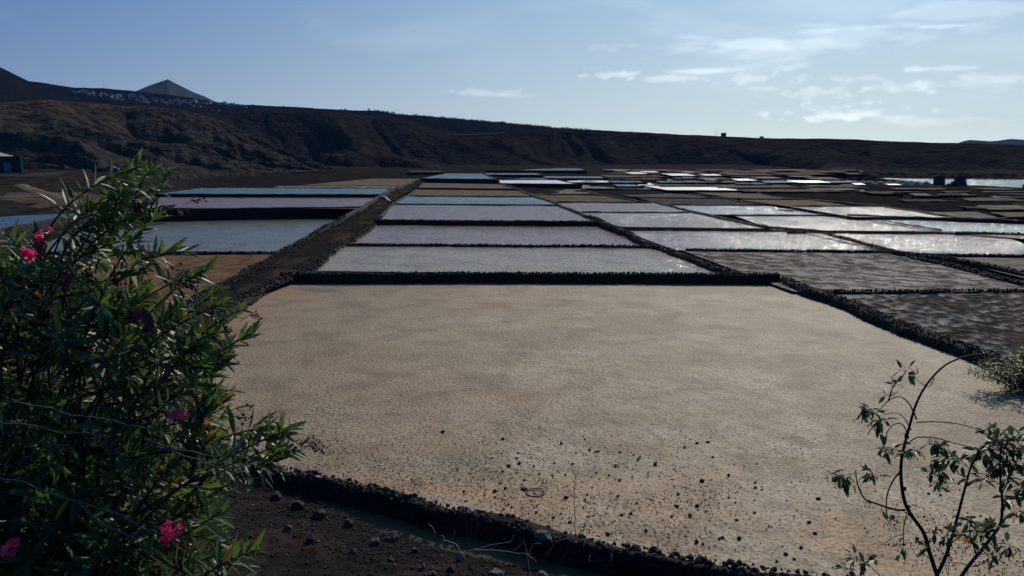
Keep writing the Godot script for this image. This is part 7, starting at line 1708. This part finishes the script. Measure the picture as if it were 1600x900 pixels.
	weed("thin pale bent stalk hanging over the channel water", [[Vector3(0.399, 1.343, -15.500), Vector3(0.344, 1.700, -15.500), Vector3(0.304, 1.955, -15.500), Vector3(0.250, 2.223, -15.500)], [Vector3(0.304, 1.898, -15.500), Vector3(0.423, 1.813, -15.500), Vector3(0.503, 1.728, -15.500)], [Vector3(0.344, 1.898, -15.500), Vector3(0.435, 2.124, -15.500), Vector3(0.607, 2.153, -15.500)]], M.straw, 0.0060)
	weed("short white dry stem on the rubble wall's water side", [[Vector3(1.784, 0.714, -17.400), Vector3(1.811, 0.842, -17.400), Vector3(1.796, 0.905, -17.400)]], M.straw, 0.0100)
	weed("small pale dry stem farther along the rubble wall", [[Vector3(2.262, 0.853, -17.200), Vector3(2.289, 0.978, -17.200), Vector3(2.273, 1.057, -17.200)]], M.straw, 0.0100)
	weed("wispy dark dry grass on the pan side of the rubble wall", [[Vector3(-0.642, 0.233, -20.500), Vector3(-0.659, 0.418, -20.500), Vector3(-0.744, 0.657, -20.500)], [Vector3(-0.208, 0.289, -20.500), Vector3(-0.173, 0.694, -20.500), Vector3(-0.242, 1.059, -20.500)], [Vector3(-0.208, 0.289, -20.500), Vector3(-0.329, 0.583, -20.500), Vector3(-0.294, 0.730, -20.500)], [Vector3(0.052, 0.384, -20.300), Vector3(0.086, 0.693, -20.300), Vector3(0.103, 0.875, -20.300)], [Vector3(-0.086, 0.384, -20.300), Vector3(-0.051, 0.602, -20.300), Vector3(0.017, 0.784, -20.300)]], M.dead, 0.0060)
	weed("pale hooked dry stem leaning over the channel near the bank stones", [[Vector3(-1.783, 1.362, -17.500), Vector3(-1.825, 1.505, -17.500), Vector3(-1.942, 1.615, -17.500)], [Vector3(-1.577, 1.188, -17.500), Vector3(-1.606, 1.299, -17.500), Vector3(-1.635, 1.331, -17.500)], [Vector3(-1.353, 1.331, -17.500), Vector3(-1.322, 1.426, -17.500), Vector3(-1.307, 1.457, -17.500)]], M.straw, 0.0080)

func drape_hill(called: String, label: String, hill: Dictionary, pts: Array, width: float) -> void:
	var p := PackedVector3Array()
	var col := PackedColorArray()
	var line := []
	for i in pts.size() - 1:
		for k in 8:
			line.append(pts[i].lerp(pts[i + 1], k / 8.0))
	for q in line:
		var c := on_hill(hill, q.x, q.y)
		var rr := Vector2(c.x, c.z).length()
		for k in 3:
			var e := rr + (k - 1) * width
			p.append(polar(q.x, e, hill_height(hill, q.x, e) + 0.6))
			col.append(Color(0.075, 0.066, 0.058))
	struct(called, grid(3, line.size(), p, col), M.ground, label)
